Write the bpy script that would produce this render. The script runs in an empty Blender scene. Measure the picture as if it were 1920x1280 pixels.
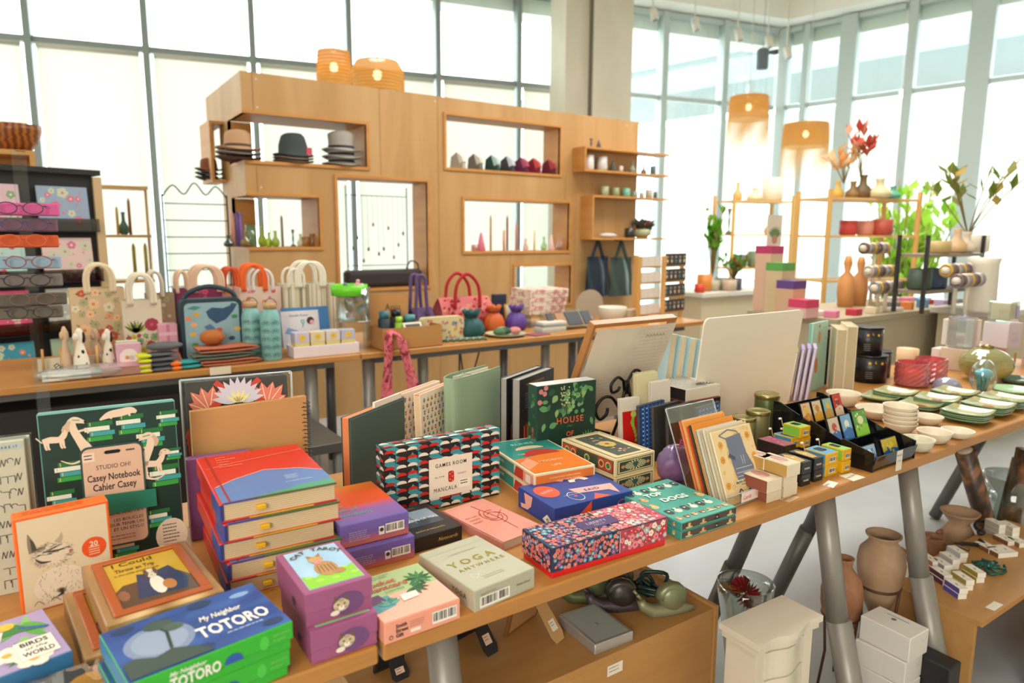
import bpy,bmesh,math,random
from mathutils import Matrix,Vector
random.seed(7)
sc = bpy.context.scene
COL = sc.collection
PI = math.pi
rdn,cos,sin = math.radians,math.cos,math.sin
MT,MR = Matrix.Translation,Matrix.Rotation
# ------------------------------------------------------------------ camera
# world: X runs along the tables, Y into the shop, Z up, floor at z = 0, camera above the origin
FPX,PITCH,ROLL,YAW,HC = 1295.0,0.1530,0.0045,0.975,1.35
def _cam_axes():
    cp,sp = cos(PITCH),sin(PITCH)
    f = Vector((0,cp,-sp));u = Vector((0,sp,cp));x = Vector((1,0,0))
    x2 = cos(ROLL)*x + sin(ROLL)*u
    u2 = -sin(ROLL)*x + cos(ROLL)*u
    X = Vector((sin(YAW),cos(YAW),0));Y = Vector((-cos(YAW),sin(YAW),0));Z = Vector((0,0,1))
    w = lambda v: Vector((X.dot(v),Y.dot(v),Z.dot(v)))
    return w(x2),w(u2),w(f)
CR,CU,CF = _cam_axes()
CAMPOS = Vector((0,0,HC))
cam = bpy.data.cameras.new('camera');camo = bpy.data.objects.new('camera',cam);COL.objects.link(camo)
cam.sensor_width = 36;cam.lens = FPX/1920*36
cam.clip_start = 0.02;cam.clip_end = 200
cam.dof.use_dof = True;cam.dof.focus_distance = 1.55;cam.dof.aperture_fstop = 3.3
camo.matrix_world = Matrix(((CR.x,CU.x,-CF.x,0),(CR.y,CU.y,-CF.y,0),(CR.z,CU.z,-CF.z,HC),(0,0,0,1)))
sc.camera = camo
# ------------------------------------------------------------------ light
sc.view_settings.view_transform = 'Standard';sc.view_settings.look = 'None'
sc.view_settings.gamma = 1;sc.view_settings.use_curve_mapping = False
sc.view_settings.exposure = 0.35
wd = bpy.data.worlds.new('world');sc.world = wd;wd.use_nodes = True
bg = wd.node_tree.nodes['Background']
bg.inputs[0].default_value = (0.93,0.98,1.0,1);bg.inputs[1].default_value = 6.0
def area(name,loc,size,power,col,rot=(0,0,0)):
    l = bpy.data.lights.new(name,'AREA');l.shape = 'RECTANGLE';l.size,l.size_y = size;l.energy = power;l.color = col
    o = bpy.data.objects.new(name,l);COL.objects.link(o);o.location = loc;o.rotation_euler = rot
    return o
area('added_fill_light',(-0.6,0.2,4.4),(2.6,1.6),36,(1,0.97,0.92),(0,0,0))  # added soft fill above the front table, no fixture there
area('added_fill_light',(3.4,2.4,4.5),(2.8,1.4),110,(1,0.97,0.92),(0,0,0))  # added fill to brighten the partition and rear tables
area('added_fill_light',(-3.2,-2.6,2.6),(2.5,2.5),160,(1,0.95,0.86),(rdn(68),0,rdn(-48)))  # added frontal fill behind the camera, not a ceiling lamp
area('added_fill_light',(6.0,3.2,4.6),(2.4,2.4),120,(1,0.97,0.92),(0,0,0))  # added fill lifting the right background, no visible source
# ------------------------------------------------------------------ pixel <-> place (measuring helpers, frame 1920 x 1280)
def ray(u,v):
    return CF + CR*((u-960)/FPX) - CU*((v-640)/FPX)
def P(u,v,z):
    d = ray(u,v);k = (z-HC)/d.z
    return Vector((d.x*k,d.y*k,z))
def PY(u,v,y):
    d = ray(u,v);k = y/d.y
    return CAMPOS + d*k
def PN(u,v,q,ang):          # on the vertical plane through q whose direction in plan is ang
    n = Vector((-sin(ang),cos(ang),0));d = ray(u,v)
    k = (Vector((q[0],q[1],0)) - Vector((0,0,0))).dot(n)/d.dot(n)
    return CAMPOS + d*k
def px(p):
    d = Vector(p) - CAMPOS;w = d.dot(CF)
    return 960 + FPX*d.dot(CR)/w,640 - FPX*d.dot(CU)/w
def hz(p,v,dy=0.0):          # height above p at which the projection reaches row v (dy: lean back per metre, along dir)
    lo,hi = 0.0,3.0
    for _ in range(40):
        m = (lo+hi)/2
        if px((p[0],p[1],p[2]+m))[1] > v: lo = m
        else: hi = m
    return (lo+hi)/2
class Fr:                       # a placed box: origin = front left bottom corner, x to the right, y away, z up
    pass
def frame(p,ang,w,d,h):
    f = Fr();f.p = Vector(p);f.a = ang;f.w = w;f.d = d;f.h = h
    f.M = MT(f.p) @ MR(ang,4,'Z');return f
def fit(z0,F=None,Ft=None,B=None,A=None,Bt=None,At=None,h=None,w=None,d=None,ang=None):
    """F bottom front corner, Ft the same corner at the top, B/A right and left-back corners at the bottom (Bt/At at the top)"""
    if F is not None:
        p = P(F[0],F[1],z0)
        if h is None: h = hz(p,Ft[1])
    else:
        p = P(Ft[0],Ft[1],z0+h);p.z = z0
    def q(lo,hi):
        if lo is not None: return P(lo[0],lo[1],z0)
        if hi is not None: r = P(hi[0],hi[1],z0+h);r.z = z0;return r
    b,a = q(B,Bt),q(A,At)
    if Ft is not None and F is not None and (Bt is not None or At is not None):
        p2 = P(Ft[0],Ft[1],z0+h);p2.z = z0;p = (p+p2)/2
    S = 0;wt = 0
    if ang is None:
        if b is not None:
            l = (b-p).length;S += l*math.atan2(b.y-p.y,b.x-p.x);wt += l; 
        if a is not None:
            l = (a-p).length;t = math.atan2(a.y-p.y,a.x-p.x)-PI/2
            if t < -PI: t += 2*PI
            S += l*t;wt += l
        ang = S/wt
    if w is None: w = (b-p).length
    if d is None: d = (a-p).length
    return frame(p,ang,w,d,h)
# ------------------------------------------------------------------ materials
def lin(c):
    c = c/255.0
    return c/12.92 if c <= 0.04045 else ((c+0.055)/1.055)**2.4
def rgb(h):
    h = h.lstrip('#');return tuple(lin(int(h[i:i+2],16)) for i in (0,2,4))
_M = {}
def mat(h,rough=0.5,metal=0.0,spec=0.5,coat=0.0):
    k = (h,rough,metal,spec,coat)
    if k in _M: return _M[k]
    m = bpy.data.materials.new('paint_'+h.lstrip('#'));m.use_nodes = True
    b = m.node_tree.nodes['Principled BSDF']
    b.inputs['Base Color'].default_value = (*rgb(h),1);b.inputs['Roughness'].default_value = rough
    b.inputs['Metallic'].default_value = metal;b.inputs['Specular IOR Level'].default_value = spec
    b.inputs['Coat Weight'].default_value = coat
    _M[k] = m;return m
def nodes(m):
    nt = m.node_tree;return nt,nt.nodes,nt.links,nt.nodes['Principled BSDF']
def ramp_mat(name,stops,kind='noise',scale=5.0,vec=(1,1,1),rough=0.5,detail=4.0,dist=0.0,coords='Object',bump=0.0,interp='LINEAR',metal=0.0,band='X',rot=(0,0,0)):
    if name in _M: return _M[name]
    m = bpy.data.materials.new(name);m.use_nodes = True;nt,N,L,b = nodes(m)
    tc = N.new('ShaderNodeTexCoord');mp = N.new('ShaderNodeMapping');mp.inputs['Scale'].default_value = vec;mp.inputs['Rotation'].default_value = rot
    L.new(tc.outputs[coords],mp.inputs['Vector'])
    if kind == 'noise':
        t = N.new('ShaderNodeTexNoise');t.inputs['Scale'].default_value = scale;t.inputs['Detail'].default_value = detail;t.inputs['Distortion'].default_value = dist;out = t.outputs['Fac']
    elif kind == 'voronoi':
        t = N.new('ShaderNodeTexVoronoi');t.inputs['Scale'].default_value = scale;out = t.outputs['Distance']
    elif kind == 'cells':
        t = N.new('ShaderNodeTexVoronoi');t.inputs['Scale'].default_value = scale
        sp = N.new('ShaderNodeSeparateColor');L.new(t.outputs['Color'],sp.inputs[0]);out = sp.outputs[0]
    elif kind == 'wave':
        t = N.new('ShaderNodeTexWave');t.bands_direction = band;t.inputs['Scale'].default_value = scale;t.inputs['Distortion'].default_value = dist;t.inputs['Detail'].default_value = detail;out = t.outputs['Fac']
    elif kind == 'grad':
        t = N.new('ShaderNodeTexGradient');out = t.outputs['Fac']
    L.new(mp.outputs[0],t.inputs['Vector'])
    r = N.new('ShaderNodeValToRGB');r.color_ramp.interpolation = interp
    el = r.color_ramp.elements
    while len(el) < len(stops): el.new(0.5)
    for e,(p,c) in zip(el,stops): e.position = p;e.color = (*rgb(c),1)
    L.new(out,r.inputs['Fac']);L.new(r.outputs[0],b.inputs['Base Color'])
    b.inputs['Roughness'].default_value = rough;b.inputs['Metallic'].default_value = metal
    if bump:
        bn = N.new('ShaderNodeBump');bn.inputs['Strength'].default_value = bump;bn.inputs['Distance'].default_value = 0.01
        L.new(out,bn.inputs['Height']);L.new(bn.outputs[0],b.inputs['Normal'])
    _M[name] = m;return m
def glass(name='clear_acrylic',tint='#ffffff',refl=0.12,rough=0.02,opac=0.0,body='#ffffff'):
    if name in _M: return _M[name]
    m = bpy.data.materials.new(name);m.use_nodes = True;nt,N,L,b = nodes(m)
    N.remove(b);o = N['Material Output']
    tr = N.new('ShaderNodeBsdfTransparent');tr.inputs[0].default_value = (*rgb(tint),1)
    gl = N.new('ShaderNodeBsdfGlossy');gl.inputs['Roughness'].default_value = rough
    fr = N.new('ShaderNodeLayerWeight');fr.inputs['Blend'].default_value = 0.35
    mm = N.new('ShaderNodeMath');mm.operation = 'MULTIPLY_ADD';mm.inputs[1].default_value = 0.75;mm.inputs[2].default_value = refl*0.3
    mx = N.new('ShaderNodeMixShader')
    L.new(fr.outputs['Facing'],mm.inputs[0]); 
    mn = N.new('ShaderNodeMath');mn.operation = 'MINIMUM';mn.inputs[1].default_value = 0.6
    L.new(mm.outputs[0],mn.inputs[0]);L.new(mn.outputs[0],mx.inputs[0])
    L.new(tr.outputs[0],mx.inputs[1]);L.new(gl.outputs[0],mx.inputs[2])
    last = mx
    if opac > 0:
        df = N.new('ShaderNodeBsdfDiffuse');df.inputs[0].default_value = (*rgb(body),1)
        m2 = N.new('ShaderNodeMixShader');m2.inputs[0].default_value = opac
        L.new(mx.outputs[0],m2.inputs[1]);L.new(df.outputs[0],m2.inputs[2]);last = m2
    L.new(last.outputs[0],o.inputs[0]);_M[name] = m;return m
def translucent(name,h,amount=0.6,trans=0.0):
    if name in _M: return _M[name]
    m = bpy.data.materials.new(name);m.use_nodes = True;nt,N,L,b = nodes(m);N.remove(b)
    d = N.new('ShaderNodeBsdfDiffuse');t = N.new('ShaderNodeBsdfTranslucent');mx = N.new('ShaderNodeMixShader')
    d.inputs[0].default_value = (*rgb(h),1);t.inputs[0].default_value = (*rgb(h),1);mx.inputs[0].default_value = amount
    L.new(d.outputs[0],mx.inputs[1]);L.new(t.outputs[0],mx.inputs[2]);last = mx
    if trans:
        tr = N.new('ShaderNodeBsdfTransparent');m2 = N.new('ShaderNodeMixShader');m2.inputs[0].default_value = trans
        L.new(mx.outputs[0],m2.inputs[1]);L.new(tr.outputs[0],m2.inputs[2]);last = m2
    L.new(last.outputs[0],N['Material Output'].inputs[0]);_M[name] = m;return m
# ------------------------------------------------------------------ mesh builder
I4 = Matrix.Identity(4);FRONT = Matrix(((1,0,0,0),(0,0,-1,0),(0,1,0,0),(0,0,0,1)))
_bev = {}
def _boxgeo(w,d,h,b,seg):
    bm = bmesh.new();bmesh.ops.create_cube(bm,size=1)
    for v in bm.verts: v.co = Vector(((v.co.x+.5)*w,(v.co.y+.5)*d,(v.co.z+.5)*h))
    if b > 0: bmesh.ops.bevel(bm,geom=bm.edges[:],offset=min(b,w*.45,d*.45,h*.45),segments=seg,affect='EDGES',profile=0.5)
    vs = [v.co.copy() for v in bm.verts];fs = [[v.index for v in f.verts] for f in bm.faces]
    bm.free();return vs,fs
_fontc = {}
def _text(s,bold=0.0,shear=0.0,space=1.0):
    k = (s,bold,shear,space)
    if k in _fontc: return _fontc[k]
    cu = bpy.data.curves.new('tmp','FONT');cu.body = s;cu.size = 1;cu.align_x = 'LEFT';cu.offset = bold;cu.shear = shear
    cu.space_character = space;cu.fill_mode = 'FRONT';cu.resolution_u = 2
    o = bpy.data.objects.new('tmp',cu);COL.objects.link(o)
    dg = bpy.context.evaluated_depsgraph_get();me = o.evaluated_get(dg).to_mesh()
    vs = [v.co.copy() for v in me.vertices];fs = [list(p.vertices) for p in me.polygons]
    o.evaluated_get(dg).to_mesh_clear();bpy.data.objects.remove(o);bpy.data.curves.remove(cu)
    x1 = max((v.x for v in vs),default=0);x0 = min((v.x for v in vs),default=0)
    _fontc[k] = (vs,fs,x0,x1);return _fontc[k]
class MB:
    def __init__(s): s.v = [];s.f = [];s.mi = [];s.sm = [];s.mats = [];s.M = I4.copy()
    def add(s,vs,fs,m,smooth=False,M=None):
        T = s.M if M is None else s.M @ M
        n = len(s.v);flip = T.to_3x3().determinant() < 0
        s.v += [T @ Vector(v) for v in vs]
        if m not in s.mats: s.mats.append(m)
        k = s.mats.index(m)
        for f in fs:
            g = [i+n for i in f]
            if flip: g.reverse()
            s.f.append(g);s.mi.append(k);s.sm.append(smooth)
        return s
    def box(s,x0,y0,z0,x1,y1,z1,m,b=0.0,seg=1,M=None):
        w,d,h = x1-x0,y1-y0,z1-z0
        vs,fs = _boxgeo(w,d,h,b,seg)
        return s.add([v+Vector((x0,y0,z0)) for v in vs],fs,m,False,M)
    def lathe(s,prof,m,n=28,c=(0,0,0),smooth=True,M=None,a0=0.0):
        vs = [];fs = []
        for (r,z) in prof:
            for i in range(n):
                a = a0+2*PI*i/n;vs.append((c[0]+r*cos(a),c[1]+r*sin(a),c[2]+z))
        for j in range(len(prof)-1):
            for i in range(n):
                k = (i+1) % n;fs.append([j*n+i,j*n+k,(j+1)*n+k,(j+1)*n+i])
        if prof[0][0] > 1e-6: fs.append([i for i in range(n)][::-1])
        if prof[-1][0] > 1e-6: fs.append([(len(prof)-1)*n+i for i in range(n)])
        return s.add(vs,fs,m,smooth,M)
    def shell(s,prof,m,n=28,c=(0,0,0),t=0.003,smooth=True,M=None):
        """open vessel: outer profile bottom to rim, then back down inside"""
        inner = [(max(r-t,0.0005),z if i else z+t) for i,(r,z) in enumerate(prof)][::-1]
        return s.lathe(prof+inner,m,n,c,smooth,M)
    def tube(s,pts,r,m,n=8,closed=False,smooth=True,M=None,flat=1.0):
        P_ = [Vector(p) for p in pts];k = len(P_)
        R_ = r if isinstance(r,(list,tuple)) else [r]*k
        vs = [];fs = [];up = None
        for i in range(k):
            if closed: t = (P_[(i+1) % k]-P_[i-1])
            else: t = (P_[min(i+1,k-1)]-P_[max(i-1,0)])
            t = t.normalized() if t.length > 1e-9 else Vector((0,0,1))
            if up is None:
                up = t.cross(Vector((0,0,1)))
                if up.length < 1e-3: up = t.cross(Vector((1,0,0)))
                up.normalize()
            up = (up - t*up.dot(t));up = up.normalized() if up.length > 1e-6 else t.orthogonal().normalized()
            w = t.cross(up)
            for j in range(n):
                a = 2*PI*j/n;vs.append(P_[i]+(up*cos(a)+w*sin(a)*flat)*R_[i])
        e = k if closed else k-1
        for i in range(e):
            for j in range(n):
                a,b = i*n+j,i*n+(j+1) % n;c,d = ((i+1) % k)*n+(j+1) % n,((i+1) % k)*n+j
                fs.append([a,b,c,d])
        if not closed: fs.append(list(range(n))[::-1]);fs.append([(k-1)*n+j for j in range(n)])
        return s.add(vs,fs,m,smooth,M)
    def prism(s,poly,z0,z1,m,M=None,smooth=False):
        n = len(poly)
        ar = sum(poly[i][0]*poly[(i+1) % n][1]-poly[(i+1) % n][0]*poly[i][1] for i in range(n))
        if ar < 0: poly = poly[::-1]
        vs = [(x,y,z0) for x,y in poly]+[(x,y,z1) for x,y in poly]
        fs = [list(range(n))[::-1],[n+i for i in range(n)]]+[[i,(i+1) % n,n+(i+1) % n,n+i] for i in range(n)]
        return s.add(vs,fs,m,smooth,M)
    def poly(s,pts,m,z=0.0004,M=None):
        n = len(pts);ar = sum(pts[i][0]*pts[(i+1) % n][1]-pts[(i+1) % n][0]*pts[i][1] for i in range(n))
        if ar < 0: pts = pts[::-1]
        return s.add([(x,y,z) for x,y in pts],[list(range(n))],m,False,M)
    def rect(s,x0,y0,x1,y1,m,z=0.0004,M=None): return s.poly([(x0,y0),(x1,y0),(x1,y1),(x0,y1)],m,z,M)
    def disc(s,x,y,r,m,z=0.0005,n=20,ry=None,a0=0,a1=2*PI,M=None,rot=0):
        ry = r if ry is None else ry;full = abs(a1-a0) > 6.28
        k = n if full else n+1
        pts = [(r*cos(a0+(a1-a0)*i/n),ry*sin(a0+(a1-a0)*i/n)) for i in range(k)]
        c_,s_ = cos(rot),sin(rot)
        return s.poly([(x+a*c_-b*s_,y+a*s_+b*c_) for a,b in pts],m,z,M)
    def leaf(s,x,y,l,w,ang,m,z=0.0006,n=6):
        c_,s_ = cos(ang),sin(ang)
        up = [(l*i/n,w*sin(PI*(i/n)**.8)) for i in range(n+1)];dn = [(a,-b) for a,b in up[1:-1]][::-1]
        return s.poly([(x+a*c_-b*s_,y+a*s_+b*c_) for a,b in up+dn],m,z)
    def line(s,pts,w,m,z=0.0007):
        for (a,b) in zip(pts[:-1],pts[1:]):
            d = Vector((b[0]-a[0],b[1]-a[1])); 
            if d.length < 1e-7: continue
            n_ = Vector((-d.y,d.x)).normalized()*w/2
            s.poly([(a[0]+n_.x,a[1]+n_.y),(a[0]-n_.x,a[1]-n_.y),(b[0]-n_.x,b[1]-n_.y),(b[0]+n_.x,b[1]+n_.y)],m,z)
        return s
    def stroke(s,pts,ws,m,z=.0008,n=5):
        P_ = [Vector((a,b,w)) for (a,b),w in zip(pts,ws)];o = []
        for i in range(len(P_)-1):
            p0,p1,p2,p3 = [P_[max(0,min(len(P_)-1,i+k))] for k in (-1,0,1,2)]
            for j in range(n): t = j/n;o.append(.5*((2*p1)+(p2-p0)*t+(2*p0-5*p1+4*p2-p3)*t*t+(3*p1-p0-3*p2+p3)*t**3))
        o.append(P_[-1]);L = [];R_ = []
        for i,q in enumerate(o):
            d = o[min(i+1,len(o)-1)]-o[max(i-1,0)];nn = Vector((-d.y,d.x));nn = nn.normalized()*q.z/2 if nn.length > 1e-9 else nn;L.append((q.x+nn.x,q.y+nn.y,z));R_.append((q.x-nn.x,q.y-nn.y,z))
        k = len(L);return s.add(L+R_,[[i,k+i,k+i+1,i+1] for i in range(k-1)],m)
    def text(s,t,x,y,size,m,z=0.0009,align='L',bold=0.0,shear=0.0,rot=0.0,wmax=None,space=1.0,sx=1.0,M=None):
        vs,fs,x0,x1 = _text(t,bold,shear,space)
        w = (x1-x0)*size*sx
        if wmax and w > wmax: sx *= wmax/w;w = wmax
        off = {'L': 0,'C': -w/2,'R': -w}[align]
        T = MT((x,y,z)) @ MR(rot,4,'Z') @ MT((off,0,0)) @ Matrix.Diagonal((size*sx,size,1,1)) @ MT((-x0,0,0))
        return s.add(vs,fs,m,False,T if M is None else M @ T)
    def grid(s,f,nu,nv,m,smooth=True,M=None):
        vs = [f(i/nu,j/nv) for j in range(nv+1) for i in range(nu+1)]
        fs = [[j*(nu+1)+i,j*(nu+1)+i+1,(j+1)*(nu+1)+i+1,(j+1)*(nu+1)+i] for j in range(nv) for i in range(nu)]
        return s.add(vs,fs,m,smooth,M)
    def blob(s,c,r,m,nu=14,nv=9,M=None,f=None):
        vs = [];fs = []
        for j in range(nv+1):
            t = PI*j/nv
            for i in range(nu):
                a = 2*PI*i/nu;k = f(a,t) if f else 1
                vs.append((c[0]+r[0]*sin(t)*cos(a)*k,c[1]+r[1]*sin(t)*sin(a)*k,c[2]-r[2]*cos(t)*k))
        for j in range(nv):
            for i in range(nu): fs.append([j*nu+i,j*nu+(i+1) % nu,(j+1)*nu+(i+1) % nu,(j+1)*nu+i])
        return s.add(vs,fs,m,True,M)
    # panels: local xy on a face of a w x d x h box standing at the origin
    def on(s,face,w,d,h,base=I4):
        s.M = base @ {'top': MT((0,0,h)),
                      'front': FRONT,
                      'back': MT((w,d,0)) @ Matrix(((-1,0,0,0),(0,0,1,0),(0,1,0,0),(0,0,0,1))),
                      'left': MT((0,d,0)) @ Matrix(((0,0,-1,0),(-1,0,0,0),(0,1,0,0),(0,0,0,1))),
                      'right': MT((w,0,0)) @ Matrix(((0,0,1,0),(1,0,0,0),(0,1,0,0),(0,0,0,1)))}[face]
        return s
    def off(s): s.M = I4.copy();return s
    def build(s,name,parent=None,label=None,cat=None,group=None,kind=None,M=None):
        me = bpy.data.meshes.new(name);me.from_pydata([tuple(v) for v in s.v],[],s.f)
        for m in s.mats: me.materials.append(m)
        me.polygons.foreach_set('material_index',s.mi);me.polygons.foreach_set('use_smooth',s.sm);me.update()
        o = bpy.data.objects.new(name,me);COL.objects.link(o)
        if parent is not None: o.parent = parent
        if M is not None: o.matrix_world = M
        tag(o,label,cat,group,kind);return o
def tag(o,label=None,cat=None,group=None,kind=None):
    if label: o['label'] = label
    if cat: o['category'] = cat
    if group: o['group'] = group
    if kind: o['kind'] = kind
    return o
def thing(name,label,cat,M=None,group=None):
    o = bpy.data.objects.new(name,None);COL.objects.link(o);o.empty_display_size = 0.05
    if M is not None: o.matrix_world = M
    return tag(o,label,cat,group)
def dup(root,M=None,label=None,group=None):
    r = root.copy();COL.objects.link(r)
    if M is not None: r.matrix_world = M
    if label: r['label'] = label
    if group: r['group'] = group
    for ch in list(root.children):
        c = ch.copy();COL.objects.link(c);c.parent = r
        for g in list(ch.children):
            e = g.copy();COL.objects.link(e);e.parent = c
    return r
def TR(x,y,z=0,a=0): return MT((x,y,z)) @ MR(a,4,'Z')
def arc(cx,cz,r,a0,a1,n,y=0,rz=None): 
    rz = r if rz is None else rz
    return [(cx+r*cos(a0+(a1-a0)*i/n),y,cz+rz*sin(a0+(a1-a0)*i/n)) for i in range(n+1)]
BLK = '#1c1a1a';WHT = '#f2ece2'
TZ = 0.75
# ================================================================== SURFACES
BEECH = ramp_mat('beech_wood',[(0.0,'#9a6630'),(0.45,'#b27a3a'),(0.7,'#ab7334'),(1,'#c08a4a')],'noise',3.0,(1.2,14,14),0.42,5,0.4,'Object')
PLY = ramp_mat('birch_plywood',[(0.0,'#93683a'),(0.38,'#ae8450'),(0.6,'#b88f5c'),(1,'#c29c6c')],'noise',1.3,(2.4,2.4,.35),0.55,4,1.6,'Object')
PLYE = ramp_mat('plywood_shelf_wood',[(0.0,'#a86c30'),(0.5,'#bd8240'),(1,'#c89454')],'noise',3,(1,1,5),0.5,4,0.5,'Object')
CRATE = ramp_mat('crate_veneer',[(0.0,'#a47640'),(0.5,'#b3844c'),(1,'#bd925c')],'noise',3,(1.5,9,9),0.5,4,0.3,'Object')
OAK = ramp_mat('oak_batten',[(0,'#b98440'),(1,'#d9a75f')],'noise',8,(1,1,.3),0.5)
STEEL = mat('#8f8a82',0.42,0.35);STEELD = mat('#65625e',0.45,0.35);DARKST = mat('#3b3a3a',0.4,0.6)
FLOOR = ramp_mat('polished_concrete',[(0.0,'#a2a5a8'),(0.5,'#b4b7ba'),(1,'#c2c4c6')],'noise',1.2,(1,1,1),0.2,6,0.8)
CONC = ramp_mat('cast_concrete',[(0.0,'#c2b8a2'),(0.5,'#d2c8b4'),(1,'#ddd4c2')],'noise',2.2,(1,1,.6),0.8,6,0.3,bump=.1)
WALLW = mat('#efe9dc',0.8);FRAME = mat('#848e8a',0.45,0.1);FRAME_GLARE = mat('#bcc6c2',0.45,0.1)  # right-hand frames: same finish, window glare put into a paler colour
PANE = glass('window_glass','#f4fbfb',0.05)
BLIND = translucent('roller_blind_fabric','#e8e7d9',0.23)
def S(mb,name,M=None,parent=None):
    return mb.build(name,parent,kind=None if parent else 'structure',M=M)
# ================================================================== ROOM
m = MB();m.box(-7,-5,-.1,16,13,0,FLOOR);S(m,'floor')
WA = rdn(-11.8);WD = 10.0
W_ = Vector((cos(WA),sin(WA),0));WN = Vector((-W_.y,W_.x,0))
def WP(s,n=0.0,z=0.0): v = W_*s + WN*(WD+n);return Vector((v.x,v.y,z))
WM = MT(WP(0)) @ MR(WA,4,'Z')     # local x along the wall, y outwards
CORN = WP(9.2);RA = rdn(99.8)
RMt = MT(CORN) @ MR(RA-PI,4,'Z')   # local x runs towards the camera, y outwards
CEIL = 4.93;TRZ = 3.58
def bay(n,M,x0,x1,top=CEIL-.02,wide=.085,thick=.07):
    FRAME = FRAME_GLARE if n > 9 else globals()['FRAME'];f = MB();f.box(x0-wide/2,-.09,0,x0+wide/2,.09,top,FRAME,.004)
    f.box(x0+wide/2,-.05,TRZ-.035,x1-wide/2,.05,TRZ+.035,FRAME,.003)
    f.box(x0+wide/2,-.05,top-.08,x1-wide/2,.05,top,FRAME,.003)
    f.box(x0+wide/2,-.05,0.0,x1-wide/2,.05,.12,FRAME,.003)
    o = S(f,'window_%d' % n,M)
    g = MB();g.box(x0+wide/2,.0,.12,x1-wide/2,.008,TRZ-.035,PANE);g.box(x0+wide/2,.0,TRZ+.035,x1-wide/2,.008,top-.08,PANE)
    S(g,'pane',None,o);return o
xs = [-5.70,-4.47,-3.24,-2.0,-.78,.453,1.687,2.932,4.177,5.42,6.74,7.95,9.12]
for i in range(len(xs)-1): bay(i+1,WM,xs[i],xs[i+1],wide=.075 if i < 9 else .11)
rs = [0.06,.46,1.15,2.10,3.02,4.2,5.4,6.6,7.8]
for i in range(len(rs)-1): bay(20+i,RMt,rs[i],rs[i+1],wide=[.17,.10,.26,.13,.30,.1,.1,.1][i])
# curtain wall header, ceiling, remaining walls
m = MB();m.box(-6.5,.09,CEIL-.3,9.5,.5,CEIL+1.0,WALLW);S(m,'trim_1',WM)
m = MB();m.box(-.5,.09,CEIL-.3,9.5,.5,CEIL+1.0,WALLW);S(m,'trim_2',RMt)
m = MB();m.box(-6.5,-.42,CEIL,9.9,.12,CEIL+.5,WALLW);S(m,'trim_3',WM)
m = MB();m.box(-1.2,-.42,CEIL-.001,9.5,.12,CEIL+.5,WALLW);S(m,'trim_4',RMt)
cq = [WP(-7,.3),WP(9.5,.3),RMt @ Vector((9.5,.3,0)),Vector((13,-5,0)),Vector((-7,-5,0))]
m = MB();m.prism([(v.x,v.y) for v in cq],CEIL+.5,CEIL+.6,WALLW);S(m,'ceiling')
m = MB();m.box(-6.4,-5,0,-6.3,12.5,CEIL+.5,mat('#e9dfcb',.85));S(m,'wall_left')
m = MB();m.box(-6.4,-5.1,0,14,-5,CEIL+.5,mat('#e9dfcb',.85));S(m,'wall_back')
m = MB();m.box(12.9,-5,0,13,1.2,CEIL+.5,mat('#e9dfcb',.85));S(m,'wall_right')
# roller blinds in the left bays
for i in range(2,9):
    x0,x1 = xs[i]+.075,xs[i+1]-.075
    b = MB();b.grid(lambda u,v: (x0+(x1-x0)*u,-.06+.004*sin(6*u+3*v+i),.35+(TRZ-.09-.35)*v),10,12,BLIND)
    r = MB();r.tube([(x0,-.07,TRZ-.07),(x1,-.07,TRZ-.07)],.028,mat('#b9b5a5',.6),12)
    t = thing('roller_blind',['cream roller blind at the far left window behind the wooden bowl','cream roller blind right of the wooden bowl with a large sun patch','cream roller blind behind the left end of the plywood partition','cream roller blind behind the stacked felt hats','cream roller blind behind the partition opening with hanging jewellery','cream roller blind behind the row of small flap purses','cream roller blind just left of the concrete column'][i-2],'blind',WM,'roller blinds along the glass wall')
    b.build('fabric',t);r.build('roller',t)
# column
m = MB();m.M = TR(0,0,0,0)
cpos = PN(1097,437,WP(0,-.9),WA); 
m = MB();m.box(-.37,-.02,0,.02,.5,CEIL+.5,CONC,.01);m.box(.02,-.1,0,.66,.5,CEIL+.5,CONC,.01);m.box(-.005,-.09,0,.018,.0,CEIL+.5,mat('#6b6455',.8))
S(m,'trim_5',MT((cpos.x,cpos.y,0)) @ MR(WA,4,'Z'))
# ground and buildings outside
m = MB();m.box(-40,-5,-.14,60,60,-.11,mat('#dcd8d0',.9));S(m,'floor_outside')
m = MB();m.M = RMt;m.box(-9,9.6,0,3.3,10.2,5.2,mat('#ece8dc',.8));m.box(-12,5.0,5.3,12,9,5.9,mat('#8a9496',.7));m.box(-12,8,6.9,12,9,8.3,mat('#98a2a2',.7))
m.off();m.build('canopied_building',None,'pale building with a wide grey canopy seen through the right hand windows','building')
# ================================================================== TABLES
def table(label,loc,L,D=.76,legs=(),name='trestle_table',group='trestle tables with beech tops'):
    t = thing(name,label,'table',MT(loc),group)
    m = MB();m.box(0,0,TZ-.029,L,D,TZ,BEECH,.003);m.build('tabletop',t)
    for x,ya,yb in legs:
        l = MB();l.tube([(x,ya+.07,TZ-.035),(x,ya,.36)],.0265,STEEL,18);l.tube([(x,ya,.38),(x,ya-.1,.012)],.031,STEEL,18);l.build('leg',t)
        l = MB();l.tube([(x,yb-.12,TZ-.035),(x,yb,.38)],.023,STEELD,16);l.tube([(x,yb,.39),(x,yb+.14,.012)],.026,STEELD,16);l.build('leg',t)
        c = MB();c.box(x-.03,.1,TZ-.07,x+.03,D-.12,TZ-.029,STEELD,.004);c.build('crossbar',t)
    return t
table('beech topped trestle table nearest the camera, at bottom left under the cat boxes',(-1.46,.885,0),1.825,legs=[(.3,.02,.5)])
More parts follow.
